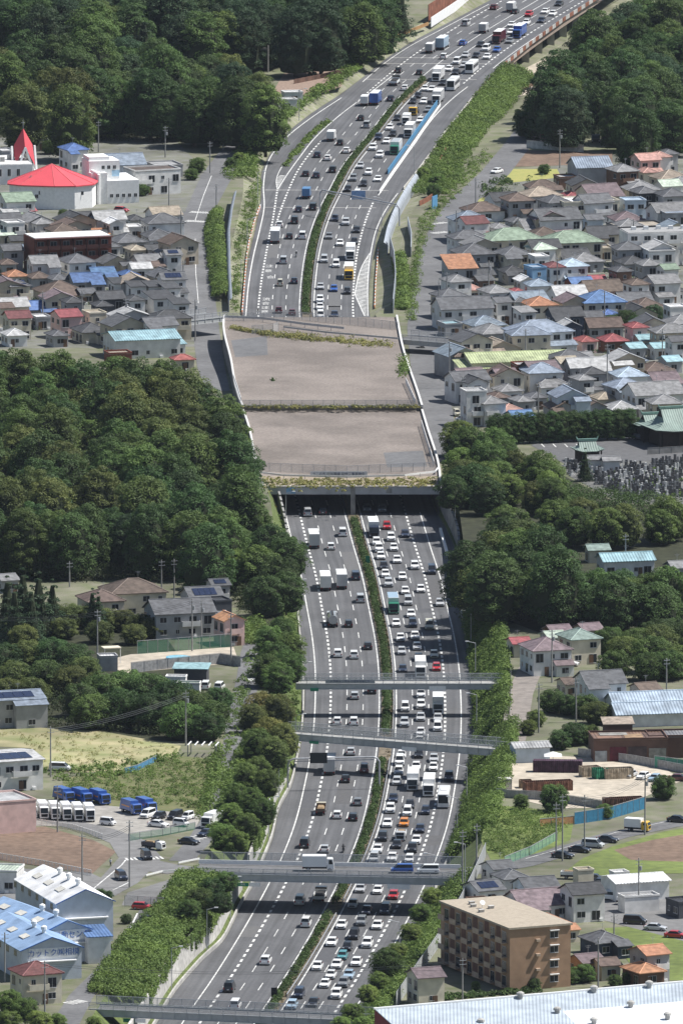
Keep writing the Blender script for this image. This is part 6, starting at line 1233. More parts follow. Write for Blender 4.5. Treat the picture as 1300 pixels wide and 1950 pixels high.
S(lot('temple_car_park', [(1010,848),(1050,834),(1230,828),(1330,842),(1330,874),(1075,884)], mat('car_park_dark', (.11,.11,.113), .9, .12, .6), dz=.05)); S(lot('graveyard_ground', [(1068,886),(1330,872),(1330,962),(1180,958),(1085,908)], mat('grave_gravel', (.13,.13,.125), .95, .3, .7), dz=.05))
S(lot('brown_field', [(985,286),(1165,292),(1165,312),(975,318)], M_SOIL, dz=.05)); S(lot('rice_field', [(950,322),(1060,322),(1068,338),(935,352)], M_RICE, dz=.05)); S(lot('rice_field', [(910,378),(960,372),(945,400),(908,402)], M_RICE, dz=.05)); S(lot('school_yard', [(185,1262),(250,1246),(445,1232),(455,1262),(240,1282)], M_SAND, dz=.05))
S(lot('off_ramp_verge', [(795,330),(850,262),(868,270),(812,345)], mat('verge_concrete', (.30,.295,.265), .9), dz=-1.6)); S(lot('plant_yard', [(520,175),(540,140),(660,130),(650,165),(560,195)], mat('rail_ballast', (.26,.19,.15), .95, .2), dz=.05)); S(lot('works_ground', [(960,150),(1040,110),(1050,160),(985,185)], M_SAND, dz=.05))
def zebra(x0, y0, x1, y1, n, w=.5, ln=3.0, name='zebra_crossing'):
    a, b = G(x0, y0), G(x1, y1); d = (b - a); d.z = 0; d.normalize(); q = Vector((-d.y, d.x, 0)); mb = MB()
    for i in range(n):
        p = a.lerp(b, (i + .5) / n) + Vector((0, 0, .10)); mb.poly([p - d*w/2 - q*ln/2, p + d*w/2 - q*ln/2, p + d*w/2 + q*ln/2, p - d*w/2 + q*ln/2])
    S(mb.build(name, M_LINE))
zebra(354,421,392,423,8); zebra(362,404,402,406,8); zebra(820,427,850,424,6); zebra(822,445,852,442,6); zebra(238,1637,312,1634,9); zebra(128,1912,160,1906,5); zebra(462,1296,496,1294,6); zebra(362,1600,395,1590,5, ln=4)
def pline(name, pts, w=.18): S(path_strip(name, pts, w, M_LINE, dz=.095, step=4))
pline('street_line', [(177,1694),(232,1648),(240,1638)], .3); pline('street_line', [(215,1696),(248,1680)], .3); pline('street_line', [(372,455),(373,520),(378,578)]); pline('street_line', [(1000,1636),(1106,1606),(1171,1586),(1300,1558)]); pline('street_line', [(403,335),(388,372),(372,420)]); pline('street_line', [(245,1776),(262,1740)], .35)
for k in range(5): pline('bay_line', [(1030+k*22,846),(1036+k*22,852)], .3)

# ------------------------------------------------------------ undergrowth
def shrubs(name, label, poly, n, rad, m, dz=0, seed=1, per=30, lsz=.5, cat='undergrowth'):
    rd = random.Random(seed); rg = np.random.default_rng(seed); xs = [p[0] for p in poly]; ys_ = [p[1] for p in poly]; C = []; Rd = []; k = 0
    while len(C) < n and k < n * 20:
        k += 1; x, y = rd.uniform(min(xs), max(xs)), rd.uniform(min(ys_), max(ys_))
        if inside(x, y, poly): p = G(x, y); r = rad * rd.uniform(.5, 1.5); C.append((p.x, p.y, p.z + r * .2 + dz)); Rd.append((r, r, r * rd.uniform(.7, 1.2)))
    me = quads(name, leaves(np.array(C), np.array(Rd), per, lsz, rg), m); return tag(put(name, me), label, cat, kind='stuff')
M_UND = leafmat('understory_shade_leaf', (.060,.080,.030), (.030,.044,.018), .4, 0)  # leaf green darkened to carry the shade at the foot of the woods
shrubs('undergrowth', 'dark undergrowth at the foot of the wood beside the tunnel roof', [(-40,1105),(-40,1070),(420,1075),(520,1140),(480,1180),(430,1110)], 420, 2.4, M_UND, seed=31, per=60, lsz=.45)
shrubs('undergrowth', 'undergrowth at the foot of the wood behind the church', [(-40,268),(-40,235),(300,235),(520,205),(480,250),(330,270)], 380, 2.2, M_UND, seed=32, per=60, lsz=.45)
shrubs('undergrowth', 'undergrowth below the grove above the right shoulder', [(880,1180),(880,1110),(1150,1130),(1300,1150),(1300,1180),(1000,1185)], 300, 2.0, M_UND, seed=33, per=60, lsz=.45)
shrubs('undergrowth', 'undergrowth at the foot of the wood behind the truck yard', [(1000,262),(1010,220),(1300,225),(1300,258)], 240, 1.8, M_UND, seed=34, per=60, lsz=.45)
shrubs('undergrowth', 'leafy undergrowth between graveyard wood and lane', [(850,880),(870,835),(905,860),(1060,930),(1300,955),(1300,985),(1040,965),(900,935)], 320, 1.9, M_HEDGE, seed=35, per=80, lsz=.42)
shrubs('undergrowth', 'dark undergrowth beneath the domed grove', [(-40,1360),(-40,1250),(110,1330),(300,1385),(420,1395),(340,1408),(100,1385)], 260, 1.5, M_UND, seed=36, per=60, lsz=.45)
shrubs('allotment_plants', 'mixed vegetables and shrubs on the allotment beside the lorry yard', [(125,1490),(240,1472),(340,1446),(405,1450),(425,1475),(395,1545),(300,1535),(130,1515)], 420, .8, M_VINE, seed=37, per=50, lsz=.28, cat='plants')
shrubs('verge_shrubs', 'shrubs along the verge between side lane and allotment', [(400,1450),(415,1420),(425,1440),(428,1475),(395,1560),(380,1560)], 150, 1.1, M_VINE, seed=38)
shrubs('tall_grass', 'tall bright grass on the plot beside the creeper bank', [(920,1598),(935,1540),(1060,1548),(1085,1570),(1000,1630),(940,1635)], 330, .9, M_VINE, seed=39, per=60, lsz=.26, cat='grass')
shrubs('clipped_hedge', 'low clipped hedge at the foot of the brown apartment block', [(838,1898),(1030,1884),(1032,1889),(840,1906)], 150, .6, M_HEDGE, seed=40, cat='hedge')
shrubs('roadside_shrubs', 'shrubs around the left street beside the on-ramp', [(425,330),(440,300),(470,265),(520,235),(530,250),(490,290),(460,330),(440,350)], 200, 1.2, M_VINE, seed=41)
shrubs('roadside_shrubs', 'shrubs between the lane and rice field', [(915,360),(935,345),(960,335),(975,350),(940,380),(920,385)], 70, 1.0, M_HEDGE, seed=42)
shrubs('field_weeds', 'weeds along the edge of the dry field', [(60,1466),(140,1462),(250,1452),(345,1430),(340,1445),(230,1480),(120,1490)], 120, .9, M_VINE, seed=43)
shrubs('creeper_slope', 'bright creepers on the slope by the orange-roofed house', [(462,1190),(500,1180),(508,1215),(470,1232)], 120, 1.3, M_VINE, seed=44)

shrubs('garden_shrubs', 'garden shrubs and hedges between the houses of the church town', [(0,420),(345,420),(350,610),(0,640)], 330, .9, M_HEDGE, seed=46, per=24, lsz=.4, cat='shrubs')
shrubs('garden_shrubs', 'garden shrubs and hedges between the houses of the factory town', [(870,420),(1000,340),(1300,300),(1300,770),(900,770),(850,640),(850,480)], 520, .9, M_HEDGE, seed=47, per=24, lsz=.4, cat='shrubs')
shrubs('verge_shrubs', 'mixed shrubs and weeds on the verge beside the striped barrier', [(440,596),(444,480),(452,410),(470,360),(492,330),(496,345),(486,400),(466,470),(458,540),(454,598)], 260, .8, M_VINE, seed=48, dz=-.8, per=40, lsz=.36)
shrubs('verge_shrubs', 'weeds and shrubs between the off-ramp barriers and right street', [(790,470),(800,420),(840,372),(880,330),(905,300),(930,280),(935,300),(880,362),(840,405),(815,450),(800,500)], 300, .9, M_VINE, seed=49, dz=-.3, per=40, lsz=.36)
shrubs('verge_shrubs', 'shrubs lining the right street beside the sunken ramp', [(776,610),(782,520),(792,480),(800,500),(794,560),(790,612)], 120, 1.0, M_VINE, seed=50, per=40, lsz=.36)
shrubs('dry_tufts', 'dry grass tufts and greener patches on the dry field', [(-20,1395),(190,1398),(335,1424),(240,1460),(70,1462),(60,1425)], 200, .5, M_WEED, seed=51, per=26, lsz=.22, cat='grass')
shrubs('lane_weeds', 'weeds along the edges of the warehouse lane', [(215,1850),(262,1784),(292,1742),(300,1750),(270,1800),(225,1862)], 90, .5, M_VINE, seed=52, per=30, lsz=.3, cat='weeds')
shrubs('yard_weeds', 'weeds around the walled yard and side lane', [(440,1330),(468,1250),(490,1230),(495,1250),(470,1330),(455,1400),(440,1440),(425,1440)], 160, .7, M_VINE, seed=53, per=34, lsz=.34, cat='weeds')
# ------------------------------------------------------------ graves
gm = [mat('grave_grey', (.19,.19,.195), .4, .1), mat('grave_dark', (.07,.07,.075), .3, .1), mat('grave_pale', (.50,.50,.49), .5, .1)]
def grave_me(): return MB().box(-.55,.55,-.55,.55,-.05,.35).box(-.36,.36,-.36,.36,.351,.75).box(-.2,.2,-.2,.2,.751,1.75).mesh('gravestone', gm[0])
rd = random.Random(4); gpoly = [(1072,890),(1085,884),(1140,896),(1300,878),(1300,948),(1200,952),(1090,908)]; k = 0; gi = 0
for row in range(22):
    y = 880 + row * 3.3; x = 1070 + (row % 2) * 6
    while x < 1305:
        if inside(x, y, gpoly) and rd.random() < .78 and gi < 298:
            i = rd.choice((0,1,1,1,2)); o = put('gravestone', cached('grave', grave_me), None, loc=G(x + rd.uniform(-2,2), y), rz=R(20 + rd.uniform(-6, 6)), m=gm[i]); o.scale = (rd.uniform(.9,1.3),)*2 + (rd.uniform(.8,1.4),)
            tag(o, f"{('mid grey','dark polished','pale stone')[i]} pillar gravestone in the graveyard below the temple", 'gravestone', f"{('mid grey','dark polished','pale stone')[i]} gravestones"); gi += 1
        x += 9.5
fence('graveyard_wall', 'long grey wall beside the temple steps', gp([(1232,866),(1300,862)]), 1.6, net=M_CONCD, pm=M_CONCD, cat='wall')
shrubs('grave_shrubs', 'green shrubs between the gravestones', [(1120,905),(1300,890),(1300,950),(1200,950)], 90, .7, M_VINE, seed=45)

# ------------------------------------------------------------ poles, lamps, wires
def pole(x, y, h, label, arms=2):
    p = G(x, y); o = empty('utility_pole', p, R(20)); tag(o, label, 'pole', 'utility poles'); 
    put('shaft', cached(('shaft', h), lambda: MB().tube((0,0,-.3),(0,0,h),.20,.13,8).mesh('shaft', M_POLE)), o)
    for k in range(arms): put('crossarm', cached('xarm', lambda: MB().box(-.75,.75,-.05,.05,0,.09).box(-.65,-.6,-.05,.05,.091,.25).box(.6,.65,-.05,.05,.091,.25).mesh('crossarm', M_STEEL)), o, loc=(0, -.2, h - .5 - k * .8))
    if (int(x) % 3) == 0: put('transformer', cached('trf', lambda: MB().tube((0,0,0),(0,0,.9),.28,n=8).mesh('transformer', M_STEEL)), o, loc=(.4, -.1, h - 2.6))
    return o
PT = []
for x, y, h, w in ((60,395,9,'below the church'),(157,625,10,'among the blue roofs'),(82,620,9,'by the red-gabled house'),(240,640,10,'behind the teal-roofed factory'),(322,400,9,'at the crossing by the church wing'),(345,470,10,'at the left street bend'),(349,560,9,'by the white modern houses'),(372,650,11,'at the small bridge'),(400,330,9,'on the left street pavement'),(412,405,8,'at the left zebra crossing'),(188,290,9,'behind the church'),(425,285,10,'beside the beige house'),(472,248,10,'beside the wood edge'),(315,300,9,'below the church wood'),
    (835,620,12,'by the small bridge'),(850,590,10,'at the town edge'),(868,470,10,'at the right crossing'),(905,400,9,'by the rice field'),(1065,320,11,'in the brown field'),(985,480,9,'between the green hip roofs'),(1060,560,10,'among the town houses'),(1150,640,12,'beside the green trees'),(1155,760,14,'behind the temple hedge'),(1000,700,10,'beside the lime roof'),(855,740,12,'on the lane by the warehouse'),(880,800,11,'on the lane by the houses'),(930,560,9,'by the orange roof'),(1260,700,10,'behind the teal roofs'),(1205,480,9,'beside the flats'),(1024,795,9,'by the bright blue roof'),(1082,792,9,'at the temple hedge'),
    (186,1245,10,'in the row of round trees'),(366,1240,12,'in the school yard'),(384,1236,11,'behind the walled yard'),(440,1268,12,'at the walled yard gate'),(354,1420,12,'at the corner of the dry field'),(97,1480,11,'by the white solar building'),(110,1585,10,'by the white lorries'),(247,1690,14,'at the junction'),(157,1698,12,'at the paved yard'),(133,1118,6,'by the conifers'),(308,1140,9,'behind the long house'),(332,1138,9,'by the slate houses'),
    (1050,1300,12,'beside the mauve-roofed house'),(1025,1395,11,'on the narrow lane'),(1096,1375,10,'before the greenhouse'),(1227,1590,13,'at the end of the blue fence'),(1112,1622,12,'on the field road'),(1070,1640,14,'at the road bend'),(1058,1628,11,'at the orange fence'),(1215,1735,11,'by the storage hut'),(880,1700,13,'at the road bridge end'),(907,1660,10,'at the bridge junction'),(1138,1880,10,'by the orange-roofed house'),(1168,1815,8,'in the green field corner'),(880,1910,9,'before the apartment block'),(10,1870,10,'before the blue warehouse'),(86,1945,12,'in front of the maroon-roofed office'),(1268,1330,9,'behind the long greenhouse'),(1190,1090,9,'at the teal shed')):
    pole(x, y, h, f'concrete utility pole {w}'); PT.append((x, y, h))
M_WIRE = mat('wire', (.05,.055,.06), .6)
def wires(label, a, b, n=3, sag=1.0):
    A, B = G(a[0], a[1]), G(b[0], b[1]); A.z += a[2]; B.z += b[2]; o = empty('power_line', A); tag(o, label, 'cable', 'overhead wires'); L = -A
    for k in range(n):
        mb = MB(); pts = []
        for i in range(9): t = i / 8; p = A.lerp(B, t); p.z -= sag * 4 * t * (1 - t) + k * .4; pts.append(p)
        for i in range(8): mb.tube(pts[i], pts[i+1], .035, n=3)
        mb.build('wire', M_WIRE, o, loc=L)
wires('overhead wires from the dry field pole toward the white solar building', (354,1420,11.5), (97,1480,10.5)); wires('overhead wires over the row of round trees', (-60,1262,11), (186,1245,9.5)); wires('overhead wires above the school yard', (186,1245,9.5), (366,1240,11.5)); wires('overhead wires along the blue fence', (1227,1590,12.5), (1112,1622,11.5)); wires('overhead wires along the field road', (1112,1622,11.5), (1058,1628,10.5)); wires('overhead wires from the fence corner to the road edge', (1227,1590,12.5), (1380,1560,12)); wires('overhead wires crossing before the lower bridge', (86,1945,11.5), (880,1910,8.5), 2, 2); wires('overhead wires at the narrow lane', (1025,1395,10.5), (1096,1375,9.5)); wires('overhead wires above the junction', (247,1690,13), (157,1698,11.5))
def lamp(X, Y, z, s, label, h=9.0):
    o = empty('street_lamp', (X, Y, z)); tag(o, label, 'lamp', 'motorway lamps'); put('post', cached(('lpost', h), lambda: MB().tube((0,0,-.2),(0,0,h),.11,.07,6).mesh('post', M_STEEL)), o); put('arm', cached(('larm', s, h), lambda: MB().tube((0,0,h),(s*1.6,0,h+.4),.06,.05,5).mesh('arm', M_STEEL)), o); put('lamp_head', cached(('lhead', s, h), lambda: MB().box(min(s*1.5,s*2.3),max(s*1.5,s*2.3),-.16,.16,h+.33,h+.5).mesh('lamp_head', M_WHITE)), o)
for i, y in enumerate((1890,1815,1755,1600,1530,1440,1340,1180,1010,560,480,390,300,230)): Y = Yr(y); lamp(EL(Y) - .7, Y, 0, 1, f'grey motorway lamp on the left shoulder {seg(Y)}')
for i, y in enumerate((1840,1710,1600,1540,1400,1300,1240,1160,1030,440,340)): Y = Yr(y); lamp(ER(Y) + .9, Y, 0, -1, f'grey motorway lamp on the right shoulder {seg(Y)}')
lamp(*G(885,1690), -1, 'double street lamp at the road bridge corner', 9)
for sgn, x, y, lb in ((1,522,976,'yellow warning sign beside the left tunnel mouth'),):
    p = W(x, y + 20, 0); o = empty('warning_sign', p); tag(o, lb, 'sign'); MB().tube((0,0,0),(0,0,4.2),.06).build('post', M_STEEL, o); b = MB(); b.poly([(0,-.08,3.3),(.65,-.08,3.95),(0,-.08,4.6),(-.65,-.08,3.95)]); b.poly([(0,-.05,3.3),(-.65,-.05,3.95),(0,-.05,4.6),(.65,-.05,3.95)]); b.build('plate', paint('y'), o)
o = empty('median_sign', W(522, 1905, 0)); tag(o, 'black-backed sign board standing at the end of the median hedge', 'sign'); MB().box(-.6,.6,-.05,.05,.6,2.6).build('board', M_DARK, o); MB().tube((0,.1,0),(0,.1,2.5),.07).build('post', M_STEEL, o)
o = empty('median_sign', W(700, 1078, 0)); tag(o, 'green sign board in the median hedge below the tunnel', 'sign'); MB().box(-.5,.5,-.05,.05,.8,2.4).build('board', M_SIGNG, o); MB().tube((0,.1,0),(0,.1,2.3),.07).build('post', M_STEEL, o)

# ------------------------------------------------------------ barriers of the far section
def barrier(name, label, pts, z, h, m, cat='barrier', curl=0.0, alt=None, seg_=4.0, lift=0.0, rib=None):
    P = px(pts, z); o = empty(name, P[0]); tag(o, label, cat); L = -P[0]; k = 0
    for i in range(len(P) - 1):
        A, B = P[i], P[i+1]; n = max(1, int((B - A).length / seg_))
        for j in range(n):
            a, b = A.lerp(B, j/n), A.lerp(B, (j+1)/n); d = (b - a).normalized(); nn = Vector((-d.y, d.x, 0)) ; g = d * .05; mb = MB()
            mb.bar(a + g + Vector((0,0,lift)), b - g + Vector((0,0,lift)), .18, h)
            if curl:
                for t in range(4):
                    a0, a1 = t / 4 * 1.3, (t + 1) / 4 * 1.3; q0 = nn * (curl * (1 - math.cos(a0)) * 2.2) + Vector((0,0,lift + h + abs(curl) * 2.2 * math.sin(a0))); q1 = nn * (curl * (1 - math.cos(a1)) * 2.2) + Vector((0,0,lift + h + abs(curl) * 2.2 * math.sin(a1)))
                    mb.poly([a+g+q0, b-g+q0, b-g+q1, a+g+q1])
            mb.build('panel', m if not alt or k % 2 == 0 else alt, o, loc=L); k += 1
    return o
M_NB = mat('noise_panel', (.34,.37,.41), .5, .12, .5); M_NBL = mat('noise_panel_clear', (.45,.52,.56), .3, .1); M_ORG = mat('barrier_orange', (.55,.17,.05), .6); M_BLU = mat('barrier_blue', (.09,.25,.42), .55); M_RUST = mat('rust_sheet', (.22,.09,.055), .8, .3, .5); M_RUSTB = mat('rust_brown', (.13,.075,.055), .85, .3, .5)
barrier('noise_barrier', 'curved grey noise barrier beside the grassy hedge bank', [(436,602),(433,540),(432,470),(438,425),(445,395)], 1.0, 3.6, M_NB, curl=-.55)
barrier('noise_barrier', 'continuous grey ribbed noise barrier with curved top along the off-ramp', [(737,490),(743,462),(752,436),(764,410),(780,383),(797,358)], .5, 2.8, M_NB, curl=.6, seg_=3)
barrier('ramp_wall', 'tall dark wall shading the sunken ramp beyond the tunnel', [(748,612),(753,560),(750,520),(742,490)], -.1, 6.0, mat('ramp_wall_panel', (.30,.33,.36), .6, .15), cat='wall')
barrier('ramp_wall', 'grey panel wall beside the construction by the right street', [(782,498),(783,470),(776,440)], .8, 4.0, M_NB, cat='wall')
barrier('striped_barrier', 'orange and white striped barrier along the widened lane', [(461,600),(466,540),(470,490),(476,455),(486,420),(496,395)], 0, .9, M_ORG, alt=M_WHITE, seg_=3)
barrier('striped_barrier', 'red and white striped barrier along the sunken ramp', [(713,590),(715,540),(720,478)], 0, .9, M_ORG, alt=M_WHITE, seg_=3)
barrier('blue_barrier', 'long bright blue work barrier between carriageway and off-ramp', [(738,332),(768,290),(800,245),(832,200)], 0, 1.5, M_BLU, seg_=4)
barrier('ramp_kerb', 'white kerb barrier beside the blue work barrier', [(722,368),(742,338),(772,296),(804,250),(838,202)], 0, .8, M_WHITE, seg_=4)
barrier('ramp_barrier', 'pale guard barrier along the outer side of the off-ramp', [(768,362),(795,328),(822,292),(846,256),(880,214),(905,182)], .0, .9, M_WALLW, seg_=4)
barrier('ramp_parapet', 'pale panel parapet where the off-ramp passes over', [(767,378),(797,350)], .2, 2.2, M_WHITE, seg_=5)
barrier('rust_hoarding', 'rust-red hoarding below the bushy bank', [(836,318),(845,300),(853,285)], 1.2, 2.0, M_RUST); barrier('rust_hoarding', 'rusty hoarding beside the right street', [(798,395),(812,388),(836,372)], 1.6, 1.8, M_RUST)
o = barrier('blue_column', 'bright blue site container beside the right street', [(822,402),(832,398)], 1.6, 4.0, M_BLU, cat='container')
barrier('viaduct_edge', 'orange-topped parapet along the far viaduct', [(905,186),(938,148),(965,122),(1012,84),(1076,38),(1135,0),(1200,-50)], .0, 1.2, M_CONC, alt=M_RUST, seg_=6)
va = empty('viaduct', (ER(Yr(100)), Yr(100), 0)); tag(va, 'concrete viaduct carrying the far motorway on tall piers', 'viaduct'); L = -va.location
mb = MB(); vy = list(np.arange(Yr(150), YS1, 8.0))
for i in range(len(vy) - 1): mb.bar((ER(vy[i]) - .4, vy[i], -2.0), (ER(vy[i+1]) - .4, vy[i+1], -2.0), 1.0, 1.94)
mb.build('edge_girder', mat('viaduct_concrete', (.30,.24,.20), .85, .2), va, loc=L)
for yy in (140,118,98,80,62,46,30,14): Y = Yr(yy); MB().box(ER(Y) - 3.2, ER(Y) - .9, Y - 1.2, Y + 1.2, -7.5, -.2).build('pier', M_CONC, va, loc=L)
barrier('rust_hoarding', 'rust-brown scaffold hoarding under the viaduct', [(968,160),(1000,150)], -4.5, 3.0, M_RUST); barrier('rust_hoarding', 'second rusty scaffold panel beside the viaduct piers', [(985,176),(1022,160)], -5, 3.0, M_RUSTB)
barrier('white_wall', 'white wall beside the far carriageway under orange steelwork', [(820,52),(860,26),(905,-5)], 1.0, 3.0, M_WHITE, cat='wall'); barrier('orange_fence', 'sagging orange safety fence beside the far carriageway', [(676,106),(712,96),(745,78),(770,66),(815,48)], 2.2, 1.0, mat('safety_orange', (.36,.21,.09), .7), cat='fence'); barrier('steel_stack', 'red-brown stacked steel frames at the far works', [(815,40),(850,18),(900,-8)], 2.5, 5.0, M_RUST, cat='steelwork')
# power plant portal and hut
o = empty('power_portal', W(478, 138, 2)); tag(o, 'pale steel power portal standing behind the wood', 'gantry'); MB().tube((0,0,0),(0,0,7),.25).build('post', M_POLE, o); MB().tube((5,0,-1),(5,0,8),.25).build('post', M_POLE, o); MB().box(0,5,-.3,.3,6.6,7.3).build('beam', M_POLE, o)
for x, y in ((545,190),(556,176)): house(x, y, 5.5, 4, 1, 'flat', 'white', 'white', rot=15, label='small white hut at the rail yard behind the on-ramp', cat='hut', name='rail_hut', group='rail yard huts')
house(425, 222, 4.0, 5, 2, 'gable', 'mauve', 'cream', rot=20, label='narrow tall beige house beside the left street and wood', name='narrow_house')
barrier('rail_hut_wall', 'low white rail-yard wall with brown roofing', [(560,160),(610,150),(655,140)], 2, 1.4, M_RUSTB, cat='wall')
o = empty('net_cage', W(1158, 252, 0)); tag(o, 'green golf net cage on tall poles beside the wood', 'net')
for dx, dy in ((0,0),(10,0),(10,14),(0,14)): MB().tube((dx,dy,0),(dx,dy,9),.12).build('pole', M_STEEL, o)
MB().poly([(0,0,.3),(10,0,.3),(10,0,8.8),(0,0,8.8)]).build('net', M_NETG, o); MB().poly([(10,0,.3),(10,14,.3),(10,14,8.8),(10,0,8.8)]).build('net', M_NETG, o)
fence('yard_wall', 'pale block wall before the parked trucks of the far yard', gp([(1002,282),(1110,290)]), 2.2, net=M_WALLW, pm=M_WALLW, cat='wall')
for i, (x, c) in enumerate(((1078,'s'),(1105,'w'),(1133,'k'),(1152,'k'),(1171,'k'),(1190,'w'),(1214,'s'),(1035,'m'))): parked('tww' if c == 'w' else 'D' + c + 'k', x, 268 + (i % 3), 0, f"{PAINT[c][0]} truck parked in the far yard before the wood", 'trucks in the far yard')
# ------------------------------------------------------------ yards
fence('steel_fence', 'tall corrugated steel fence around the walled yard', gp([(250,1282),(300,1276),(420,1264),(458,1270)]), 2.4, net=mat('sheet_grey', (.33,.33,.33), .6, .2), cat='fence'); fence('green_fence', 'green net fence behind the school yard', gp([(262,1246),(340,1240),(440,1232)]), 3.0, net=M_NETG)
o = empty('paddling_pool', G(340, 1256)); tag(o, 'blue paddling pool in the sandy yard', 'pool'); MB().tube((0,0,0),(0,0,.6),2.8,n=20).build('rim', mat('pool_blue', (.10,.40,.62), .4), o); MB().tube((0,0,.6),(0,0,.62),2.5,n=20).build('water', mat('pool_water', (.30,.60,.75), .1), o)
o = empty('shade_canopy', G(212, 1262), R(15)); tag(o, 'cream shade canopy on white posts in the school yard', 'canopy'); MB().box(-2,2,-1.5,1.5,3.4,3.6).build('canopy', wmat('cream'), o)
for sx in (-1.8, 1.8): MB().tube((sx,-1.3,0),(sx,-1.3,3.4),.08).build('post', M_WHITE, o)
house(365, 1268, 7.2, 5, 1, 'shed', 'teal', 'dark', rot=-6, rise=.4, label='dark workshop with pale teal sloping roof in the walled yard', cat='workshop', name='workshop', win=False); house(336, 1290, 4.4, 3, 1, 'flat', 'white', 'white', rot=-6, label='white prefab hut in the walled yard', cat='hut', name='prefab_hut', win=False); house(360, 1302, 5, 3, 1, 'flat', 'green', 'white', rot=-6, label='low hut with green roof beside two white vans', cat='hut', name='prefab_hut', win=False, fh=2.2); house(205, 1250, 4, 4, 1, 'flat', 'white', 'grey', rot=10, label='small white-roofed hut beside the shade canopy', cat='hut', name='prefab_hut', win=False)
parked('vw', 392, 1312, 175, 'white van parked beside the green-roofed hut'); parked('vw', 418, 1314, 170, 'white minibus parked at the corner of the walled yard')
o = empty('frame_shed', G(388, 1437), R(-8)); tag(o, 'open shed frame with bare white rafters beside the lane', 'shed')
for k in range(5): MB().box(-3.2 + k*1.5, -3.0 + k*1.5, -2.5, 2.5, 2.3, 2.5).build('rafter', M_WHITE, o)
for sx in (-3.1, 3.1):
    for sy in (-2.4, 2.4): MB().box(sx-.1, sx+.1, sy-.1, sy+.1, 0, 2.3).build('post', M_POLE, o)
fence('blue_sheet', 'blue sheet fence along the allotment', gp([(238,1474),(262,1468),(298,1450)]), 1.3, net=M_BLU)
for i in range(6): parked('tww', 60 + i * 22, 1556 + i * 1.2, 8, 'white box lorry parked in the row beside the pink hall', 'white lorries beside the pink hall', size=(6.2, 1.95, 3.3))
for i, (x, y) in enumerate(((122,1526),(156,1528),(190,1530),(250,1549),(278,1546))): parked('Pb', x, y, 28, ('blue refuse truck with orange stripe parked behind the white lorries', 'blue refuse truck with orange stripe parked by the minivan')[i > 2], ('refuse trucks behind the lorries', 'refuse trucks by the minivan')[i > 2])
for c, x, y, rz, lb in (('vw',282,1557,-25,'white minivan parked beside the blue refuse trucks'),('hk',303,1560,-25,'black hatchback parked between minivan and black van'),('vk',334,1560,-25,'black van parked in the lorry yard'),('kw',358,1561,-25,'white small box car parked at the yard corner'),('sw',302,1575,60,'white sedan parked along the yard fence'),('kw',345,1574,60,'white small box car parked along the yard fence'),('kw',206,1572,60,'white small box car parked before the lorries'),('sk',360,1608,60,'black sedan waiting at the junction by the bank'),('vk',279,1636,12,'dark minivan stopped at the zebra crossing'),('vn',231,1675,15,'dark minivan driving from the junction'),('vw',45,1678,20,'white van parked beside the shop'),('kg',8,1680,20,'grey small car parked beside the shop'),('sn',392,1592,-30,'dark car queueing behind the junction car'),('hr',271,1732,75,'red hatchback turning by the fenced ramp'),('sk',278,1757,-25,'black car on the warehouse lane'),('vk',70,1910,70,'black minivan parked before the maroon-roofed office'),('hr',232,404,60,'red car parked beside the church wing'),('sw',945,330,-30,'white car on the right street by the rice field'),
    ('sk',1071,1634,68,'black car first in the field road queue'),('sk',1103,1623,68,'black car second in the field road queue'),('vs',1128,1614,68,'silver minivan in the field road queue'),('sk',1156,1604,68,'black car behind the silver minivan'),('sk',1290,1566,70,'black car following the yellow-cabbed truck'),('ss',1199,1480,-22,'silver car parked by the cream container'),('sw',1224,1483,-22,'white car parked between two pale cars'),('sl',1246,1487,-22,'pale blue car parked in the container yard'),('sm',1292,1487,80,'maroon car at the yard corner'),('vk',1208,1760,75,'black box-shaped car by the storage hut'),('ss',1247,1772,72,'silver car parked beside the green field'),('sr',1286,1786,72,'red car parked beside the green field'),('un',1132,1680,80,'dark utility car behind the white houses'),('sn',1146,1686,80,'navy car beside the flatbeds'),('vw',1164,1714,60,'white van parked by the dark-roofed house'),
    ('sw',1082,1268,75,'white car beside the mauve-roofed house'),('sw',1056,1284,75,'white car half hidden behind the pole'),('sw',1232,418,80,'white car beside the pale blue box house'),('kc',869,792,10,'cream small car parked on the lane by the houses'),('sw',884,803,60,'white car parked at the lane corner'),('kw',803,662,0,'white small car under the street bridge'),('vw',115,1468,80,'white van beside the solar building'),('hn',1218,838,60,'pale car before the temple hall')): parked(c, x, y, rz, lb)
parked('Fwn', 293, 1618, 60, 'white flatbed tow truck turning at the junction'); parked('tww', 403, 1575, -25, 'white truck waiting on the side lane'); parked('tyw', 1213, 1583, 68, 'small white truck with yellow cab on the field road', size=(5.4, 2.0, 2.7)); parked('Fe', 1090, 1674, 80, 'green flatbed truck beside the beige hut'); parked('Fwe', 1184, 1695, 70, 'white truck with green bed by the metal shed'); parked('Fw', 1196, 1724, 60, 'small white truck parked by the storage hut')
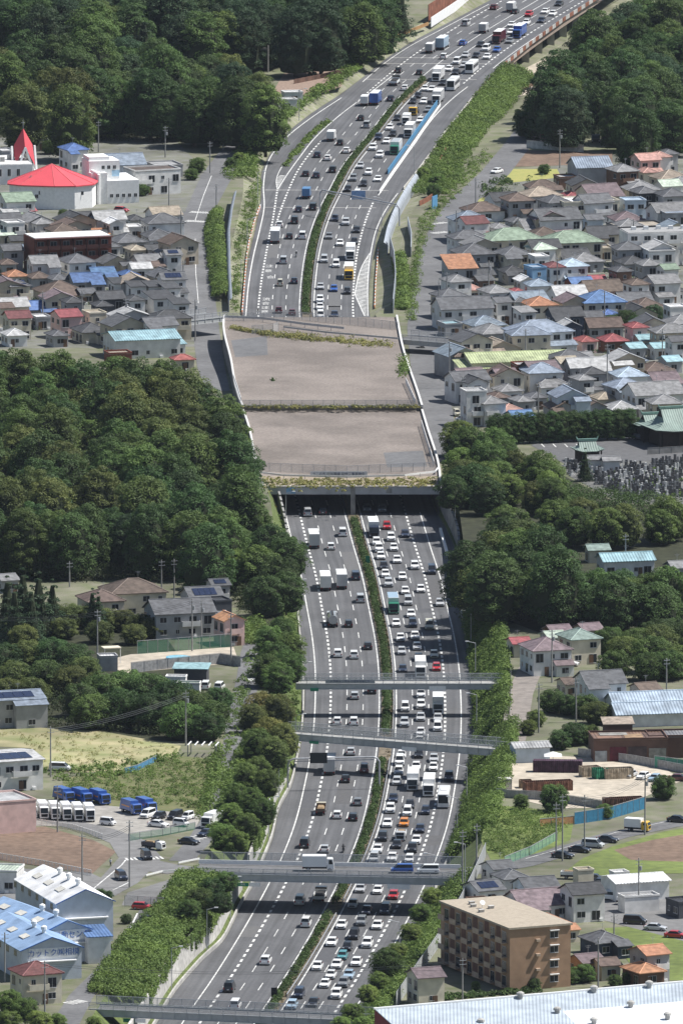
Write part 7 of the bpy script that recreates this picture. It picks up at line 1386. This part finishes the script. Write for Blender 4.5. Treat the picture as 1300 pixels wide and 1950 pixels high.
def container(label, x, y, L_, c, rz, h=2.5, open_=False):
    p = G(x, y); o = empty('steel_container', p, R(rz)); tag(o, label, 'container'); hw, hd = L_/2, 1.2
    m = mat('container_' + '_'.join('%d' % (v*100) for v in c), c, .75, .4, .9, bands=('X', .45, .05)); mb = MB()
    if open_: mb.box(-hw,hw,-hd,-hd+.1,0,h).box(-hw,hw,hd-.1,hd,0,h).box(-hw,-hw+.1,-hd+.1,hd-.1,0,h).box(hw-.1,hw,-hd+.1,hd-.1,0,h).box(-hw+.1,hw-.1,-hd+.1,hd-.1,0,.15)
    else: mb.box(-hw,hw,-hd,hd,0,h)
    mb.build('body', m, o)
    for k in range(int(L_ / 1.2) + 1): put('rib', cached(('crib', h), lambda: MB().box(-.06,.06,-.06,-.001,0,h).mesh('rib', M_RUSTB)), o, loc=(-hw + .1 + k * (L_ - .2) / int(L_ / 1.2), -hd, 0), m=m)
container('long dark purple container with white parasol behind', 1061, 1470, 10.5, (.06,.03,.05), -4, 2.6); container('rusty cream open container beside the green one', 1122, 1478, 4.2, (.42,.34,.25), 20, 2.2, True); container('green open container between rusty ones', 1142, 1482, 3.0, (.03,.20,.11), 20, 2.2, True); container('cream open container with rust streaks by the silver car', 1176, 1482, 6.2, (.46,.38,.28), 12, 2.3, True); container('rusty brown open container at the front of the yard', 1042, 1506, 10.5, (.18,.085,.055), 14, 2.2, True); container('small pale container at the yard corner', 960, 1502, 2.8, (.50,.49,.46), 8, 2.3); container('rust-brown low container beside the grass plot', 1185, 1536, 8.5, (.16,.085,.06), 14, 2.0, True); container('small rusty skip before the purple container', 1000, 1500, 2.6, (.30,.21,.14), 8, 1.7, True)
house(1008, 1416, 7.6, 5, 1, 'gable', 'pale', 'pale blue', rot=14, rise=.7, ribs=True, win=False, label='weathered pale blue metal shed at the head of the container yard', cat='shed', name='metal_shed', fh=3.0)
o = empty('parasol', G(1052, 1462)); tag(o, 'white square parasol behind the purple container', 'parasol'); MB().frustum((-1.9,1.9,-1.9,1.9),(-.1,.1,-.1,.1),2.7,3.5).build('canopy', M_WHITE, o); MB().tube((0,0,0),(0,0,2.7),.05).build('pole', M_STEEL, o)
WC['rust'] = (.12,.07,.055); RC['rust'] = (.17,.105,.075)
rw = house(1195, 1402, 16, 10, 1, 'flat', 'rust', 'rust', rot=6, label='rusty brown workshop with patched flat roof beside the greenhouse', cat='workshop', name='rusty_workshop', win=False, fh=4.3)
for k, (x0, x1, z1, c_) in enumerate(((-7.8,-5.2,2.4,(.30,.33,.35)),(-4.6,-1.0,3.2,(.10,.02,.03)),(-.6,3.4,3.2,(.07,.05,.05)),(3.9,7.6,2.8,(.24,.23,.21)))): MB().box(x0, x1, -5.09, -5.004, 0, z1).build('shutter', mat('shutter_%d' % k, c_, .7, .25, .8, bands=('X', .3, .02)), rw)
for k, (x0, x1, y0, y1, c_) in enumerate(((-7,-2,-4,0,(.20,.12,.085)),(-1,3,-3,2,(.30,.20,.12)),(3.5,7.5,-4,3,(.13,.085,.07)),(-6,0,.5,4,(.25,.24,.22)))): MB().box(x0, x1, y0, y1, 4.78, 4.84 + k * .01).build('roof_sheet', mat('roof_sheet_%d' % k, c_, .8, .3, .6), rw)
DUCT = rw; house(1275, 1398, 10, 8, 1, 'flat', 'grey', 'rust', rot=6, label='rusty scrap bay with silver ducts beside the workshop', cat='workshop', name='scrap_bay', win=False, fh=4.2)
house(1175, 1372, 6, 4, 1, 'shed', 'tan', 'rust', rot=6, label='tan lean-to roof on top of the rusty workshop', cat='workshop', name='lean_to', win=False, fh=4.9)
for k in range(2): house(1262 + k * 6, 1322 + k * 20, 24, 8, 1, 'gable', 'pale blue', 'white', rot=13, rise=1.8, label=('long pale greenhouse roof beside the brown-roofed house', 'second long greenhouse roof behind the rusty workshop')[k], cat='greenhouse', name='greenhouse', win=False, fh=2.6, ribs=True)
fence('blue_fence', 'long deep blue panel fence along the field road', gp([(1093,1570),(1160,1560),(1228,1540)]), 2.6, net=mat('fence_blue', (.035,.16,.27), .6, .15), cat='fence'); fence('orange_fence', 'orange plastic fence beside the blue fence', gp([(1027,1574),(1092,1568)]), 1.6, net=mat('fence_orange', (.46,.24,.12), .7), cat='fence')
fence('yard_fence', 'grey sheet fence along the front of the container yard', gp([(944,1518),(1040,1524),(1145,1540)]), 1.8, net=mat('sheet_grey', (.33,.33,.33), .6, .2)); fence('yard_fence', 'grey sheet fence behind the container yard', gp([(1100,1440),(1210,1455),(1300,1472)]), 1.8, net=mat('sheet_grey', (.33,.33,.33), .6, .2)); fence('green_panel_wall', 'green panel wall by the rusty scrap bay', gp([(1245,1462),(1310,1470)]), 2.6, net=mat('panel_green', (.10,.30,.22), .6), cat='wall')
fence('sound_fence', 'tall grey panel fence along the bank beside the apartment block', [Vector((ER(Y) + 11.0, Y, 7.5)) for Y in np.linspace(Yr(1990), Yr(1700), 14)], 3.0, net=mat('sheet_pale', (.42,.43,.43), .6, .12), post=2)
fence('white_fence', 'white railing along the ploughed field', gp([(-10,1634),(85,1650),(174,1668)]), 1.2, pm=M_WHITE, post=1.2); fence('white_fence', 'thin railing between ploughed field and junction road', gp([(60,1568),(140,1580),(195,1598)]), 1.1, pm=M_WHITE, post=1.4); guardrail('guardrail', 'white guardrail around the fenced ramp', gp([(278,1672),(310,1664),(350,1662)])); fence('net_fence', 'grey net fence before the fenced ramp', gp([(238,1726),(312,1730)]), 2.2)
fence('green_fence', 'green net fence along the lorry yard', gp([(245,1602),(310,1592),(372,1580)]), 1.6, net=M_NETG); fence('green_fence', 'pale green fence beside the grass plot', gp([(960,1648),(1010,1628),(1060,1600)]), 1.8, net=mesh_net('fence_green', (.20,.38,.28), .6)); guardrail('guardrail', 'white guardrail at the road bridge approach', gp([(340,1648),(380,1640)]))
wall_along('bank_fence', 'wire fence line on top of the bank beside the narrow lane', lambda Y: ER(Y) + 8.4, 1430, 1200, lambda Y: 8.8, .06, M_NET, 'fence', z0=7.4)
# pedestrian
def pedestrian():
    J = [(0,0,.92),(0,0,1.15),(0,.01,1.40),(0,.01,1.5),(0,-.01,1.58),(0,-.01,1.70)]; E = [(0,1),(1,2),(2,3),(3,4),(4,5)]; rad = [.15,.14,.15,.06,.095,.08]
    for s in (-1, 1):
        k = len(J); J += [(s*.19,.01,1.38),(s*.24,.05*s,1.12),(s*.25,-.1*s,.88),(s*.25,-.13*s,.78),(s*.1,0,.86),(s*.11,-.1*s,.48),(s*.11,.05*s,.1),(s*.11,-.10+.05*s,.05)]; rad += [.07,.055,.04,.045,.10,.07,.05,.045]; E += [(2,k),(k,k+1),(k+1,k+2),(k+2,k+3),(0,k+4),(k+4,k+5),(k+5,k+6),(k+6,k+7)]
    me = bpy.data.meshes.new('body'); me.from_pydata(J, E, []); ob = bpy.data.objects.new('tmp', me); COL.objects.link(ob); ob.modifiers.new('s', 'SKIN')
    for i, d in enumerate(me.skin_vertices[0].data): d.radius = (rad[i], rad[i])
    me.skin_vertices[0].data[0].use_root = True; ob.modifiers.new('u', 'SUBSURF').levels = 1; dg = bpy.context.evaluated_depsgraph_get(); dg.update(); m2 = bpy.data.meshes.new_from_object(ob.evaluated_get(dg)); bpy.data.objects.remove(ob)
    m2.materials.clear()
    for m in (mat('skin', (.50,.31,.22), .6), mat('white_shirt', (.75,.75,.74), .8), mat('dark_trousers', (.03,.03,.04), .85)): m2.materials.append(m)
    for f_ in m2.polygons: z = f_.center.z; f_.material_index = 2 if z < .92 and abs(f_.center.x) < .2 else (1 if .92 <= z < 1.46 and abs(f_.center.x) < .24 or 1.1 < z < 1.4 else 0)
    p = G(211, 1650); o = empty('person', p, R(160)); tag(o, 'pedestrian in white shirt and dark trousers walking beside the ploughed field', 'person'); put('body', m2, o); put('hair', MB().tube((0,.01,1.66),(0,.015,1.80),.10,.05,8).mesh('hair', M_DARK), o)
pedestrian()
# ------------------------------------------------------------ haze
hz = MB().box(-9200, 9200, -9200, 12200, -9.0, 640).build('haze', mat('haze_dummy', (.5,.5,.5)))
hm = bpy.data.materials.new('haze_air'); hm.use_nodes = True; nt = hm.node_tree
for n in list(nt.nodes):
    if n.type != 'OUTPUT_MATERIAL': nt.nodes.remove(n)
pv = nt.nodes.new('ShaderNodeVolumePrincipled'); pv.inputs['Color'].default_value = (.74,.84,1,1); pv.inputs['Density'].default_value = .000007; pv.inputs['Anisotropy'].default_value = 0
nt.links.new(pv.outputs[0], [n for n in nt.nodes if n.type == 'OUTPUT_MATERIAL'][0].inputs['Volume'])
hz.data.materials.clear(); hz.data.materials.append(hm); tag(hz, 'thin pale summer haze in the air', 'haze', kind='stuff')
